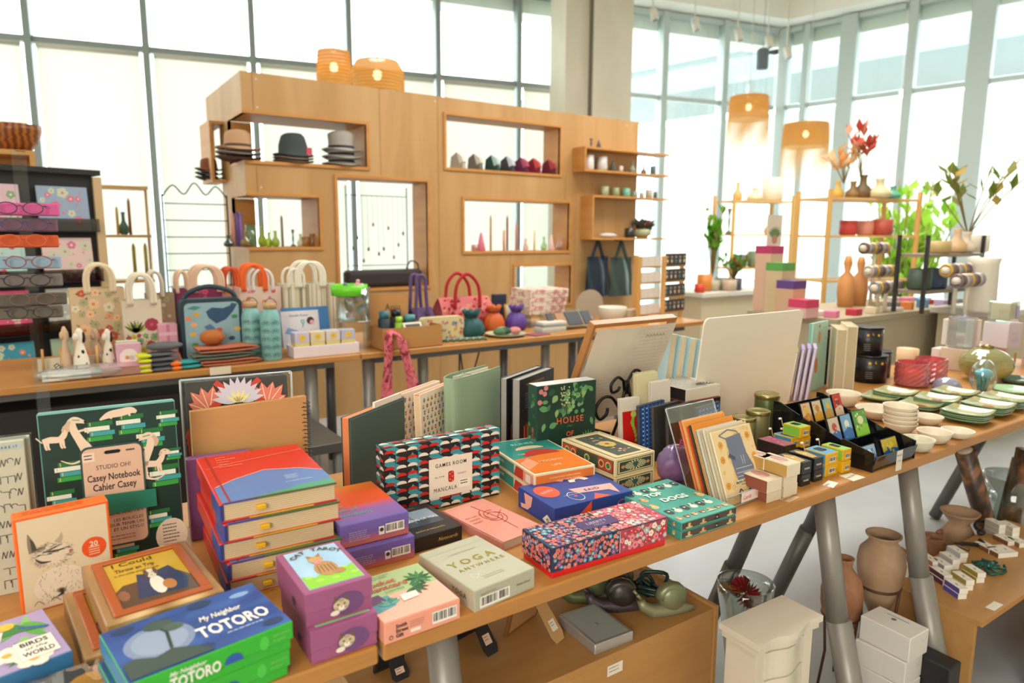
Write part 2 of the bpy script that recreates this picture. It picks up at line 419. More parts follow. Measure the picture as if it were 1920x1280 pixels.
table('beech topped trestle table in the middle front, carrying the boxed games and the card holder',(.373,.885,0),1.805,legs=[(.13,.0,.72),(1.24,.0,.33),(1.66,.0,.36)])
table('beech topped trestle table at the right, carrying bowls, green plates and candles',(2.185,.893,0),1.82,legs=[(1.3,.05,.45)])
BY = 3.285
def btable(label,x0,x1,legs):
    t = thing('trestle_table',label,'table',MT((x0,BY,0)),'trestle tables with beech tops')
    m = MB();m.box(0,0,TZ-.029,x1-x0,.76,TZ,BEECH,.003);m.build('tabletop',t)
    for x,y,r in legs:
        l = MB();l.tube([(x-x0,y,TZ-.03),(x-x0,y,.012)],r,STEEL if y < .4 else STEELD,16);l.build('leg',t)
    m = MB();m.box(.1,.1,TZ-.075,x1-x0-.1,.14,TZ-.029,STEELD,.004);m.build('apron_rail',t);m = MB();m.box(.1,.62,TZ-.075,x1-x0-.1,.66,TZ-.029,STEELD,.004);m.build('apron_rail',t)
    return t
btable('rear beech topped table under the gift bags, knitwear and water bottles',-.75,1.30,[(1.08,.12,.033),(1.05,.64,.03),(-.6,.12,.033),(-.6,.64,.03)])
btable('rear beech topped table under the red floral handbag and drawstring pouches',1.305,3.05,[(1.39,.12,.033),(1.72,.14,.03),(1.36,.64,.028),(2.50,.5,.028),(2.62,.2,.028),(2.86,.12,.033)])
btable('rear beech topped table behind the writing panel, right of the floral handbag table',3.055,3.9,[(3.2,.12,.033),(3.2,.64,.03)])
# ================================================================== PRINT HELPERS
def barcode(m,x,y,w,h,seed=1):
    r = random.Random(seed);m.rect(x-w*.04,y-h*.12,x+w*1.04,y+h*1.12,mat('#efe6da'),.0005)
    c = x
    while c < x+w:
        b = w*r.choice([.012,.02,.035]);m.rect(c,y+h*.12,min(c+b,x+w),y+h,mat(BLK),.0008);c += b+w*r.choice([.012,.02,.03])
        if abs(c-(x+w*.62)) < w*.03: c += w*.06
def lines(m,x,y,w,n,dy,col,th=None,seed=3,z=.0008):
    r = random.Random(seed);th = th or dy*.32
    for i in range(n):
        c = x;e = x+w*r.uniform(.72,1)
        while c < e:
            l = w*r.uniform(.05,.16);m.rect(c,y-i*dy,min(c+l,e),y-i*dy+th,mat(col),z);c += l+w*.025
def flower(m,x,y,r,c,cc,n=5,z=.0007,rot=0):
    for i in range(n):
        a = rot+2*PI*i/n;m.disc(x+r*.55*cos(a),y+r*.55*sin(a),r*.48,mat(c),z+.00002*i,8)
    m.disc(x,y,r*.28,mat(cc),z+.0003,7)
def ditsy(m,w,h,cols,n,r0,r1,seed=1,z=.0006,leafc=None,x0=0,y0=0):
    r = random.Random(seed);pts = []
    for _ in range(n*14):
        if len(pts) >= n: break
        s = r.uniform(r0,r1);x,y = x0+r.uniform(s,w-s),y0+r.uniform(s,h-s)
        if all((x-a)**2+(y-b)**2 > (s+q)**2*.7 for a,b,q in pts):
            pts.append((x,y,s));c,cc = r.choice(cols)
            if leafc:
                for k in range(2):
                    a = r.uniform(0,6.3);ll = s*1.5
                    ex,ey = x+cos(a)*ll,y+sin(a)*ll
                    if x0 < ex < x0+w and y0 < ey < y0+h: m.leaf(x,y,ll,s*.3,a,mat(r.choice(leafc)),z-.0002)
            flower(m,x,y,s,c,cc,5,z,r.uniform(0,6))
def clipleaf(m,x,y,l,w,a,c,z,X1,Y1):
    ex,ey = x+cos(a)*l,y+sin(a)*l
    if 0 < ex < X1 and 0 < ey < Y1: m.leaf(x,y,l,w,a,mat(c),z)
def sketch_cat(m,x,y,s,dark,mid,light,z=.0006):
    m.disc(x,y,.5*s,mat(mid),z,18,.42*s);m.poly([(x-.45*s,y+.15*s),(x-.42*s,y+.62*s),(x-.12*s,y+.38*s)],mat(dark),z+.0001)
    m.poly([(x+.45*s,y+.15*s),(x+.42*s,y+.6*s),(x+.14*s,y+.38*s)],mat(dark),z+.0001)
    m.disc(x-.2*s,y+.05*s,.09*s,mat('#8fa04a'),z+.0002,10);m.disc(x+.2*s,y+.05*s,.09*s,mat('#8fa04a'),z+.0002,10)
    m.disc(x-.2*s,y+.05*s,.04*s,mat(BLK),z+.0004,8);m.disc(x+.2*s,y+.05*s,.04*s,mat(BLK),z+.0004,8)
    m.disc(x,y-.2*s,.2*s,mat(light),z+.0001,12,.14*s);m.disc(x,y-.12*s,.05*s,mat('#c47a72'),z+.0003,8)
    for k in (-1,0,1): m.line([(x+k*.12*s,y+.4*s),(x+k*.09*s,y+.2*s)],.035*s,mat(dark),z+.0002)
    for sd in (-1,1):
        for k in (-1,0,1): m.line([(x+sd*.16*s,y-.2*s),(x+sd*.55*s,y-.2*s+k*.1*s)],.012*s,mat(dark),z+.0004)
def z_(x0,y0,sx): return lambda x,y: (x0+x/sx,y0+y/sx)
ZA = z_(0,680,2.1333);ZB = z_(480,680,2.1333);ZC = z_(900,640,2.6667);ZD = z_(1040,560,3.2);ZE = z_(1400,560,3.2)
ZF = z_(1300,820,2.7823);ZG = z_(780,980,3.2);ZH = z_(0,220,2.56);ZJ = z_(100,480,3.2);ZK = z_(600,480,3.0)
def shift(f,dx=0,dy=0,dz=0,da=0):
    g = frame(f.p,f.a+da,f.w,f.d,f.h);v = MR(f.a,3,'Z') @ Vector((dx,dy,0));g.p = f.p+v+Vector((0,0,dz))
    g.M = MT(g.p) @ MR(g.a,4,'Z');return g
def note(n,f): print('FIT %-18s x %.3f y %.3f z %.3f  a %.1f  w %.3f d %.3f h %.3f' % (n,f.p.x,f.p.y,f.p.z,math.degrees(f.a),f.w,f.d,f.h))
def lean(f,deg): return f.M @ MR(-rdn(deg),4,'X')
# ================================================================== FRONT TABLE, LEFT PART
# -- two green and blue lidded game boxes
hh = hz(P(*ZA(1150,1240),TZ),ZA(0,1025)[1])/2
f = fit(TZ,Ft=(240,1284),Bt=ZA(1165,1025),At=ZA(412,1080),h=2*hh);note('game',f)
NAVY = ramp_mat('night_sky_print',[(0,'#1b2b52'),(.45,'#27468a'),(.7,'#3c63a8'),(1,'#5a7fba')],'noise',9,(1,2.2,1),.35,3,.8)
GRN = mat('#35b02c',.4)
def game_box(f,h,top):
    t = thing('game_box','green game box, '+('upper of the pair, with the blue lettered lid' if top else 'lower of the pair, under the blue lettered lid'),'box',f.M,'green and blue game boxes')
    m = MB();m.box(.003,.003,0,f.w-.003,f.d-.003,h*.5,GRN,.001);m.build('base',t)
    m = MB();m.box(0,0,h*.35,f.w,f.d,h,GRN,.0015);m.on('top',f.w,f.d,h)
    w,d = f.w,f.d;m.rect(.001,.001,w-.001,d-.001,NAVY,.0003)
    m.disc(w*.27,d*.5,d*.3,mat('#7d8ca8'),.0006,26);m.disc(w*.27,d*.5,d*.24,mat('#8f9cb4'),.0009,24);m.poly([(w*.02,d*.03),(w*.5,d*.03),(w*.42,d*.2),(w*.3,d*.3),(w*.2,d*.24),(w*.1,d*.34),(w*.02,d*.3)],mat('#3c4a44'),.0012)
    m.line([(w*.3,d*.3),(w*.33,d*.6),(w*.3,d*.75)],.004,mat('#2d3a34'),.0014);m.disc(w*.31,d*.78,d*.13,mat('#3f5148'),.0015,14,d*.09);m.disc(w*.38,d*.66,d*.09,mat('#4a5c50'),.0016,12,d*.07)
    for k,(a,b,r) in enumerate([(.06,.15,.12),(.12,.9,.1),(.45,.12,.1),(.6,.9,.12),(.9,.12,.1)]): m.disc(w*a,d*b,d*r,mat('#22375e'),.0005+.0001*k,14,d*r*.6) if .05 < b-r*.6 and b+r*.6 < .98 and a*w > d*r else None
    m.disc(w*.86,d*.83,d*.1,mat('#7fa0cc'),.0008,14,d*.05)
    m.text('My Neighbor',w*.53,d*.56,d*.13,mat('#efe9da',.4),.0011,bold=.02,shear=.3,wmax=w*.28)
    m.text('TOTORO',w*.47,d*.27,d*.27,mat('#f4efe2',.4),.0011,bold=.03,wmax=w*.46);lines(m,w*.62,d*.2,w*.3,1,d*.05,'#b7c4dc')
    m.on('front',w,d,h);m.text('My Neighbor',w*.22,h*.72,h*.2,mat('#f4efe2'),.0008,bold=.02,shear=.3);m.text('TOTORO',w*.22,h*.3,h*.5,mat('#f4efe2'),.0008,bold=.03,wmax=w*.3)
    m.disc(w*.6,0.001+h*.35,h*.3,mat('#2c58a8'),.0007,16,a0=0,a1=PI)
    m.disc(w*.8,h*.6,h*.16,mat('#4cc542'),.0006,12,h*.25);m.text('GROWING',w*.86,h*.68,h*.12,mat('#8ad060'),.0007);m.text('PUZZLE',w*.86,h*.5,h*.12,mat('#8ad060'),.0007)
    m.on('left',w,d,h);m.rect(0.001,h*.36,d-.001,h-.001,mat('#2f78a4'),.0002)
    m.off();m.build('lid',t);return t
game_box(shift(f,-.004,.004),hh,False);game_box(shift(f,0,0,hh),hh,True)
# -- cat tarot boxes
hh = .051
f = fit(TZ,Ft=ZB(195,930),Bt=ZB(470,860),At=ZB(62,775),h=2*hh);note('tarot',f)
PUR = mat('#9a527a',.45);SKYP = ramp_mat('painted_sky_print',[(0,'#8fb8dc'),(.6,'#a9cbe2'),(1,'#cfe0e6')],'noise',22,(1,1,1),.3,3)
def tarot(f,h,label):
    t = thing('card_deck_box',label,'box',f.M,'purple cat card boxes');w,d = f.w,f.d
    m = MB();m.box(.001,.001,0,w-.001,d-.001,h*.42,PUR,.001);m.build('base',t)
    m = MB();m.box(0,0,h*.4,w,d,h,PUR,.001);m.on('top',w,d,h)
    m.rect(w*.1,d*.06,w*.92,d*.96,SKYP,.0003);m.poly([(w*.11,d*.07),(w*.91,d*.07),(w*.91,d*.4),(w*.72,d*.3),(w*.5,d*.4),(w*.3,d*.28),(w*.11,d*.36)],mat('#8cc83c'),.0006)
    for a,b in [(.2,.3),(.32,.2),(.55,.18),(.75,.35),(.85,.2)]: m.disc(w*a,d*b,w*.06,mat('#a9d84e'),.0008,10,w*.04)
    m.disc(w*.52,d*.42,w*.17,mat('#b98a5a'),.001,18,d*.17);m.disc(w*.47,d*.66,w*.11,mat('#c49a68'),.0012,16,d*.08);m.disc(w*.66,d*.3,w*.1,mat('#b07f50'),.0011,14,d*.06)
    m.poly([(w*.38,d*.7),(w*.37,d*.79),(w*.45,d*.73)],mat('#a87848'),.0013);m.poly([(w*.56,d*.7),(w*.58,d*.79),(w*.49,d*.73)],mat('#a87848'),.0013)
    m.poly([(w*.4,d*.61),(w*.54,d*.62),(w*.52,d*.55),(w*.42,d*.54)],mat('#d98a86'),.0015)
    for k in range(5): m.line([(w*(.42+.05*k),d*.5),(w*(.4+.06*k),d*.33)],w*.012,mat('#7a5636'),.0014)
    for k,ch in enumerate('CAT TAROT'):
        a = rdn(132-12*k);m.text(ch,w*.5+cos(a)*w*.44,d*.5+sin(a)*d*.37,w*.14,mat('#5b4030'),.0016,'C',.03,rot=(a-PI/2)*.6)
    m.on('front',w,d,h);m.disc(w*.62,h*.42,w*.24,mat('#6d4474'),.0004,22,h*.34);sketch_cat(m,w*.52,h*.42,w*.24,'#6d5440','#cdb596','#f0e6d6',.0007);m.disc(w*.42,h*.22,w*.07,mat('#e8dccb'),.0013,10,w*.04)
    m.on('left',w,d,h);m.disc(d*.62,h*.35,h*.13,mat('#4d2c56'),.0005,14)
    m.off();m.build('lid',t)
tarot(shift(f,.002,-.012),hh,'purple cat tarot card box, lower of the pair at the table edge');tarot(shift(f,0,0,hh),hh,'purple cat tarot card box with a painted cat lid, upper of the pair')
# -- framed dog picture boxes
f = fit(TZ,Ft=ZA(425,1052),Bt=ZA(880,888),At=ZA(378,800),h=.075);note('dogbox',f)
ZEB = ramp_mat('striped_box_wood',[(0,'#9c7448'),(.5,'#bf9664'),(1,'#d4b282')],'wave',14,(.3,.6,2.5),.4,2,2)
def dogbox(f,h,label):
    t = thing('wooden_picture_box',label,'box',f.M,'wooden boxes with a framed dog picture');w,d = f.w,f.d
    m = MB();m.box(0,0,0,w,d,h,ZEB,.002);m.build('box_body',t)
    m = MB();o,i,z1 = .012,.026,h+.004;RED = mat('#a8501c',.3)
    for (x0,y0,x1,y1) in [(o,o,w-o,i),(o,d-i,w-o,d-o),(o,i,i,d-i),(w-i,i,w-o,d-i)]: m.box(x0,y0,h,x1,y1,z1,RED,.0015)
    m.build('frame_moulding',t)
    m = MB();m.on('top',w,d,h)
    pg = ramp_mat('varnished_picture',[(0,'#4a3420'),(.4,'#8a6420'),(.62,'#c49a2c'),(1,'#d8b440')],'grad',1,(0,1/d*1.0,0),.12,rot=(0,0,0)) if False else mat('#c8a030',.15)
    m.rect(i,i,w-i,d-i,pg,.0004);m.poly([(i,i),(w-i,i),(w-i,d*.38),(w*.75,d*.5),(w*.25,d*.48),(i,d*.4)],mat('#5a4030',.2),.0006)
    m.poly([(w*.32,d*.22),(w*.4,d*.6),(w*.5,d*.56),(w*.7,d*.62),(w*.8,d*.34),(w*.74,d*.2)],mat('#27365c',.2),.0008)
    m.disc(w*.53,d*.36,w*.065,mat('#e2d8c6'),.001,14,d*.15);m.disc(w*.52,d*.56,w*.05,mat('#d6c8b2'),.0012,14,d*.08);m.disc(w*.48,d*.58,w*.02,mat('#6b4a34'),.0013,8,d*.06);m.disc(w*.565,d*.58,w*.02,mat('#6b4a34'),.0013,8,d*.06)
    m.disc(w*.505,d*.57,w*.007,mat(BLK),.0015,6);m.disc(w*.535,d*.57,w*.007,mat(BLK),.0015,6);m.disc(w*.52,d*.53,w*.009,mat(BLK),.0015,6);m.disc(w*.62,d*.32,w*.06,mat('#b5763c'),.0011,12,d*.08);m.disc(w*.22,d*.32,w*.05,mat('#8a5a3a'),.0009,12,d*.08)
    m.text('I Could',w*.42,d*.8,d*.09,mat('#4a3414'),.001,'C',.01);m.text('Throw an Trip',w*.42,d*.7,d*.08,mat('#4a3414'),.001,'C',.01,wmax=w*.36);m.text('in the wilds ahead in time',w*.42,d*.64,d*.045,mat('#4a3414'),.001,'C',wmax=w*.4)
    m.off();m.build('picture',t)
dogbox(shift(f,-.028,.004),.036,'striped wooden box with framed dog picture, lower one peeking out at the left');dogbox(shift(f,0,0,.039),.036,'striped wooden box with a framed dog on a blue sofa, upper of two')
# -- birds box, clear box
f = fit(TZ,Ft=(-60,1289),Bt=ZA(368,1130),At=(-118,1203),h=.045);f = shift(f,-.022,-.004);note('birds',f)
m = MB();w,d,h = f.w,f.d,f.h;m.box(0,0,0,w,d,h,mat('#3a78a8',.4),.001);m.on('top',w,d,h);m.rect(.001,.001,w-.001,d-.001,mat('#a592b8',.35),.0003)
r = random.Random(4)
for k in range(26): clipleaf(m,r.uniform(.1,w-.03),r.uniform(.01,d-.02),.045,.006,r.uniform(0,6.28),r.choice(['#2f6b34','#5a9c44','#86b860']),.0005+k*.00001,w,d)
for a,b in [(.52,.3),(.44,.72),(.7,.1),(.3,.5)]: flower(m,w*a,d*b,.022,'#f0d9c8','#e3a63c',5,.0009)
m.poly([(w*.55,d*.66),(w*.62,d*.86),(w*.72,d*.82),(w*.86,d*.62),(w*.7,d*.66)],mat('#3f7a3a'),.0012);m.line([(w*.72,d*.74),(w*.95,d*.6)],.006,mat('#2b5a9c'),.0013);m.disc(w*.62,d*.84,.011,mat('#e6b43c'),.0014,10)
m.rect(w*.6,d*.1,w*.93,d*.45,mat('#efe4d2'),.0016)
m.text('BIRDS',w*.765,d*.34,.016,mat(BLK),.002,'C',.02,wmax=w*.24);m.text('of the',w*.765,d*.26,.011,mat(BLK),.002,'C',shear=.3);m.text('WORLD',w*.765,d*.15,.016,mat(BLK),.002,'C',.02,wmax=w*.27)
m.off();m.build('puzzle_box',None,'lilac and blue bird illustrated box at the bottom left corner','box',M=f.M)
f = fit(TZ,Ft=(-38,1372),Bt=(209,1292),At=(-60,1297),h=.035);f = shift(f,-.0,-.02);note('clearbox',f)
t = thing('clear_lidded_box','clear plastic box with pink and orange cards at the bottom left edge','box',f.M)
w,d,h = f.w,f.d,f.h;m = MB();m.box(.004,.004,.002,w-.004,d-.004,h-.006,mat('#d9a08c'),.001);m.on('top',w,d,h-.006);m.poly([(.01,.02),(w*.5,.03),(w*.4,d*.5),(.02,d*.7)],mat('#c8843c'),.0005);m.disc(w*.7,d*.75,.03,mat('#4a4048'),.0006,16);m.disc(w*.86,d*.4,.03,mat('#dd9a34'),.0007,16,.04);m.off();m.build('card_set',t)
m = MB();m.box(0,0,0,w,d,h,glass('plastic_lid','#f4f7f8',.1),.002);m.build('clear_cover',t)
# -- orange boxed cat notecards, upright
f = fit(TZ,F=(44.5,1153.6),Ft=(21,975),Bt=(202.5,937),d=.034);note('catbox',f);w,d,h = f.w,f.d,f.h
m = MB();m.box(0,0,0,w,d,h,mat('#ee6a1c',.45),.0015);m.on('front',w,d,h);m.rect(.004,.002,w-.004,h-.005,mat('#dfcbab',.6),.0003)
fur = mat('#4f463c');g2 = mat('#bca98f');g3 = mat('#8f7f6a');r = random.Random(5)
m.disc(w*.36,h*.56,w*.2,mat('#e3d1b8'),.0004,24,h*.115);m.disc(w*.42,h*.22,w*.28,mat('#e6d5bd'),.0004,24,h*.2)
def fl(x,y,a,l,c,ww=.0008,z=.0009): m.stroke([(x,y),(x+l*.5*cos_(a)+.001,y+l*.5*sin_(a)),(x+l*cos_(a),y+l*sin_(a)*.8)],[ww*.4,ww,ww*.3],c,z,3)
cos_,sin_ = math.cos,math.sin
m.stroke([(w*.17,h*.62),(w*.15,h*.72),(w*.13,h*.82)],[.012,.009,.001],g3,.0006);m.stroke([(w*.18,h*.63),(w*.17,h*.71),(w*.15,h*.77)],[.007,.005,.001],fur,.0008);m.stroke([(w*.42,h*.67),(w*.46,h*.72),(w*.47,h*.77)],[.010,.006,.001],g2,.0006)
for k in range(90):
    a = r.uniform(.2,6.1);q = r.uniform(.75,1.05);fl(w*.36+w*.2*q*cos_(a),h*.56+h*.115*q*sin_(a),a+r.uniform(-.4,.9),r.uniform(.003,.008),r.choice([g2,g3,g2]))
for k in range(34): fl(w*r.uniform(.18,.42),h*r.uniform(.56,.66),r.uniform(-.2,.5),r.uniform(.006,.012),r.choice([fur,g3]),.0013)
m.stroke([(w*.25,h*.595),(w*.33,h*.6),(w*.42,h*.57)],[.0006,.0022,.0006],fur,.0012);m.stroke([(w*.47,h*.6),(w*.52,h*.6),(w*.56,h*.585)],[.0005,.0018,.0005],fur,.0012);m.disc(w*.55,h*.555,.0028,mat('#b8645c'),.0013,8);m.stroke([(w*.55,h*.54),(w*.52,h*.525),(w*.48,h*.53)],[.0004,.001,.0003],fur,.0012)
m.stroke([(w*.18,h*.55),(w*.24,h*.5),(w*.34,h*.49)],[.001,.004,.001],fur,.001)
for k in range(70): fl(w*r.uniform(.2,.64),h*r.uniform(.05,.42),r.uniform(.8,2.2),r.uniform(.003,.008),r.choice([g2,g2,g3]),.0007)
for k in range(12): fl(w*.35+.0012*k,h*.1,.5+.17*k,.018,fur,.0012,.0012)
for x_ in (.17,.34,.52): m.stroke([(w*(x_-.05),h*.06),(w*x_,h*.1),(w*(x_+.06),h*.05)],[.0006,.0014,.0006],g3,.001)
m.disc(w*.8,h*.53,.0175,mat('#e8531c'),.001,26);m.text('20',w*.8,h*.545,.012,mat('#f6dcc0'),.0014,'C',.02)
for k in range(4): m.rect(w*.74,h*.53-k*.004,w*.86,h*.53-k*.004+.0014,mat('#f6c8a4'),.0014)
m.text('For the Love of Cats',w*.52,h*.045,.011,mat(BLK),.001,wmax=w*.46);m.on('top',w,d,h);lines(m,w*.1,d*.6,w*.8,2,d*.28,'#a8430c',.0022)
m.off();m.build('notecard_box',None,'orange and cream box with a sketched cat, standing upright at left','box',M=f.M)
# -- white patterned notebooks at the left edge
f = fit(TZ,F=(-70,1130),Ft=(-80,845),Bt=(43,828),d=.014);note('lettering',f)
def letterbook(f,lab,seed):
    t = thing('patterned_notebook',lab,'notebook',lean(f,4),'cream notebooks with looping line pattern');w,d,h = f.w,f.d,f.h
    m = MB();m.box(0,0,0,w,d,h,mat('#ddd3bb',.6),.001);m.on('front',w,d,h);r = random.Random(seed);K = mat('#5d574c')
    for i in range(9):
        for j in range(5):
            x,y = w*(.52+.105*j),h*(.04+.1*i);s = .0085
            k = r.randrange(4)
            if y+s*2 > h*.93 or x+s > w*.99: continue
            if k == 0: m.line([(x,y),(x,y+s*1.6),(x+s,y+s*1.6),(x+s,y+s)],.0012,K,.0006)
            elif k == 1: m.line([(x+s*.5+s*.5*cos(q/3),y+s+s*.5*sin(q/3)) for q in range(13)],.0012,K,.0006)
            elif k == 2: m.line([(x,y+s),(x+s,y+s),(x+s,y-s*.4)],.0012,K,.0006)
            else: m.line([(x,y),(x+s*.3,y+s*1.4),(x+s*.6,y),(x+s,y+s*1.4)],.0012,K,.0006)
    m.rect(w*.5,h*.945,w*.97,h*.985,mat('#c9d0cc'),.0006);m.text('M A K E  I T',w*.6,h*.955,.006,mat(BLK),.001,wmax=w*.3)
    m.off();m.build('cover',t);m = MB();m.box(-.001,-.001,0,w+.003,d+.001,h+.004,glass('cellophane','#f5f8f8',.06,.1),.001);m.build('clear_sleeve',t)
letterbook(shift(f,.006,.02,0),'cream line patterned notebook at left edge, the taller one behind',8);letterbook(f,'cream line patterned notebook at left edge, the front one of two',2)
# -- dog notebook with stretch loop and phone shaped card
f = fit(TZ,F=(98,1085),Ft=(68,778),Bt=(328,750),d=.016);note('casey',f);w,d,h = f.w,f.d,f.h
t = thing('boxed_dog_notebook','dark green notebook with dachshunds and book stacks, phone shaped card in front','notebook',lean(f,1))
DG = mat('#17332c',.35);m = MB();m.box(0,0,0,w,d,h,mat('#5c9484',.4),.003);m.on('front',w,d,h);m.rect(.002,.002,w-.002,h-.003,DG,.0003)
CRM = mat('#e6cdb4',.5)
def bookpile(m,x,y,s,z):
    for k,c in enumerate(['#2f9a3c','#3a9c9a','#dfe3d2','#1f6e34']):
        o = [0,.004,-.003,.002][k]*s/.03;m.rect(x+o,y+k*s*.28,x+s*1.2+o,y+k*s*.28+s*.25,mat(c),z);m.rect(x+o+s*.1,y+k*s*.28+s*.03,x+o+s*.14,y+k*s*.28+s*.22,mat('#d8c27a'),z+.0002)
def dach(m,x,y,s,z,fl=1,K=CRM):
    q = lambda a,b: (x+fl*a*s,y+b*s)
    m.stroke([q(.02,.4),q(.3,.44),q(.62,.42),q(.8,.58),q(.9,.85)],[.2*s,.28*s,.26*s,.24*s,.2*s],K,z);m.stroke([q(.82,.88),q(.98,.93),q(1.2,.84)],[.18*s,.22*s,.08*s],K,z+.0001)
    for lx in (.1,.2,.66,.76): m.stroke([q(lx,.36),q(lx+.02,.1),q(lx+.07,.02)],[.11*s,.08*s,.07*s],K,z+.0001)
    m.poly([q(.8,.98),q(.72,.8),q(.8,.72),q(.88,.9)],mat('#cdaf92'),z+.0002);m.line([q(0,.35),q(-.2,.6)],.05*s,K,z);m.disc(*q(1.0,.95),.02*s,mat(BLK),z+.0003,6)
    m.line([q(.9,.97),q(1.04,.97)],.015*s,mat('#2f9a3c'),z+.0003)
for (a,b,s) in [(.33,.8,.032),(.56,.82,.032),(.1,.58,.032),(.7,.72,.032),(.86,.84,.026),(.78,.46,.036),(.04,.3,.032),(.72,.2,.03),(.85,.1,.026),(.03,.42,.03),(.45,.05,.03),(.2,.05,.03),(.9,.62,.02)]: bookpile(m,w*a,h*b,s,.0006)
dach(m,w*.02,h*.78,.04,.001);dach(m,w*.7,h*.55,.042,.001);dach(m,w*.4,h*.95,.03,.001) if False else None
def updog(x,y,s,fl):
    q = lambda a,b: (x+fl*a*s,y+b*s)
    m.stroke([q(.5,0),q(.62,.35),q(.42,.8),q(.25,1.2),q(.2,1.5)],[.34*s,.42*s,.3*s,.26*s,.22*s],CRM,.001);m.stroke([q(.1,1.52),q(.3,1.62),q(.62,1.5)],[.2*s,.26*s,.1*s],CRM,.0012);m.stroke([q(.14,1.6),q(.02,1.4),q(.08,1.2)],[.1*s,.16*s,.08*s],mat('#cdaf92'),.0015)
    m.stroke([q(.3,1.15),q(.62,1.2),q(.7,1.05)],[.09*s,.08*s,.07*s],CRM,.0013);m.stroke([q(.55,.1),q(.9,.02),q(1.0,-.02)],[.14*s,.1*s,.08*s],CRM,.0013);m.stroke([q(.45,.05),q(.1,-.05),q(-.25,.12)],[.09*s,.06*s,.03*s],CRM,.0013);m.disc(*q(.62,1.52),.045*s,mat(BLK),.0017,7);m.line([q(.22,1.64),q(.46,1.6)],.03*s,mat('#2f9a3c'),.0018)
updog(w*.19,h*.69,.046,1);updog(w*.84,h*.52,.05,-1)
m.stroke([(w*.43,h*.925),(w*.5,h*.95),(w*.58,h*.957),(w*.66,h*.965),(w*.7,h*.95)],[.003,.012,.014,.012,.005],CRM,.001);m.stroke([(w*.52,h*.95),(w*.51,h*.925)],[.004,.003],CRM,.0011);m.stroke([(w*.64,h*.96),(w*.65,h*.93)],[.004,.003],CRM,.0011)
m.off();m.build('cover',t)
m = MB();m.on('front',w,d,h)
def rr(x0,y0,x1,y1,r,n=5):
    p = []
    for cx,cy,a in [(x1-r,y1-r,0),(x0+r,y1-r,PI/2),(x0+r,y0+r,PI),(x1-r,y0+r,3*PI/2)]: p += [(cx+r*cos(a+PI/2*i/n),cy+r*sin(a+PI/2*i/n)) for i in range(n+1)]
    return p
m.prism(rr(w*.265,h*.13,w*.73,h*.77,.014),.0015,.0035,mat('#2d4a44'));m.poly(rr(w*.28,h*.14,w*.715,h*.758,.011),mat('#d9b49a',.5),.0038)
m.poly(rr(w*.44,h*.715,w*.56,h*.737,.004),mat(BLK),.0042);lines(m,w*.6,h*.72,w*.08,1,.01,BLK,.003,z=.0042);m.rect(w*.285,h*.68,w*.37,h*.735,mat('#ead2bc'),.0041);lines(m,w*.295,h*.715,w*.07,2,.006,BLK,.0022,z=.0043)
m.text('STUDIO OH!',w*.5,h*.625,.0115,mat('#5a4a44'),.0043,'C',0,sx=1.25,wmax=w*.25);m.text('Casey Notebook',w*.5,h*.555,.0175,mat(BLK),.0043,'C',.012,wmax=w*.39);m.text('Cahier Casey',w*.5,h*.495,.0175,mat(BLK),.0043,'C',.012,wmax=w*.32)
m.text('ELASTIC LOOPS TO',w*.69,h*.36,.008,mat('#5a4a44'),.0043,'R',.008);m.text('IPHONE AND PEN',w*.69,h*.33,.008,mat('#5a4a44'),.0043,'R',.008);m.text('LES BOUCLES',w*.69,h*.285,.008,mat('#5a4a44'),.0043,'R',.008);m.text('POUR TENIR UN',w*.69,h*.255,.008,mat('#5a4a44'),.0043,'R',.008);m.text('ET UN STYLO',w*.69,h*.225,.008,mat('#5a4a44'),.0043,'R',.008)
lines(m,w*.4,h*.19,w*.28,2,.006,'#8a6f60',.0014,z=.0043);m.off();m.build('phone_card',t,'beige phone shaped card')
m = MB();m.on('front',w,d,h);m.prism([(w*.26,h*.34),(w*.8,h*.345),(w*.8,h*.455),(w*.26,h*.47)],.0045,.0075,mat('#1e7a62',.5));m.off();m.build('elastic_band',t,'green band across the phone card')
m = MB();m.on('front',w,d,h);m.prism([(w*.9+.027*cos(i*PI/10),h*.13+.033*sin(i*PI/10)) for i in range(20)],.0015,.0025,mat('#d8c7ae'));lines(m,w*.83,h*.2,w*.14,8,.0065,'#6a5c4c',.002,z=.003);m.off();m.build('sticker',t,'round beige sticker')
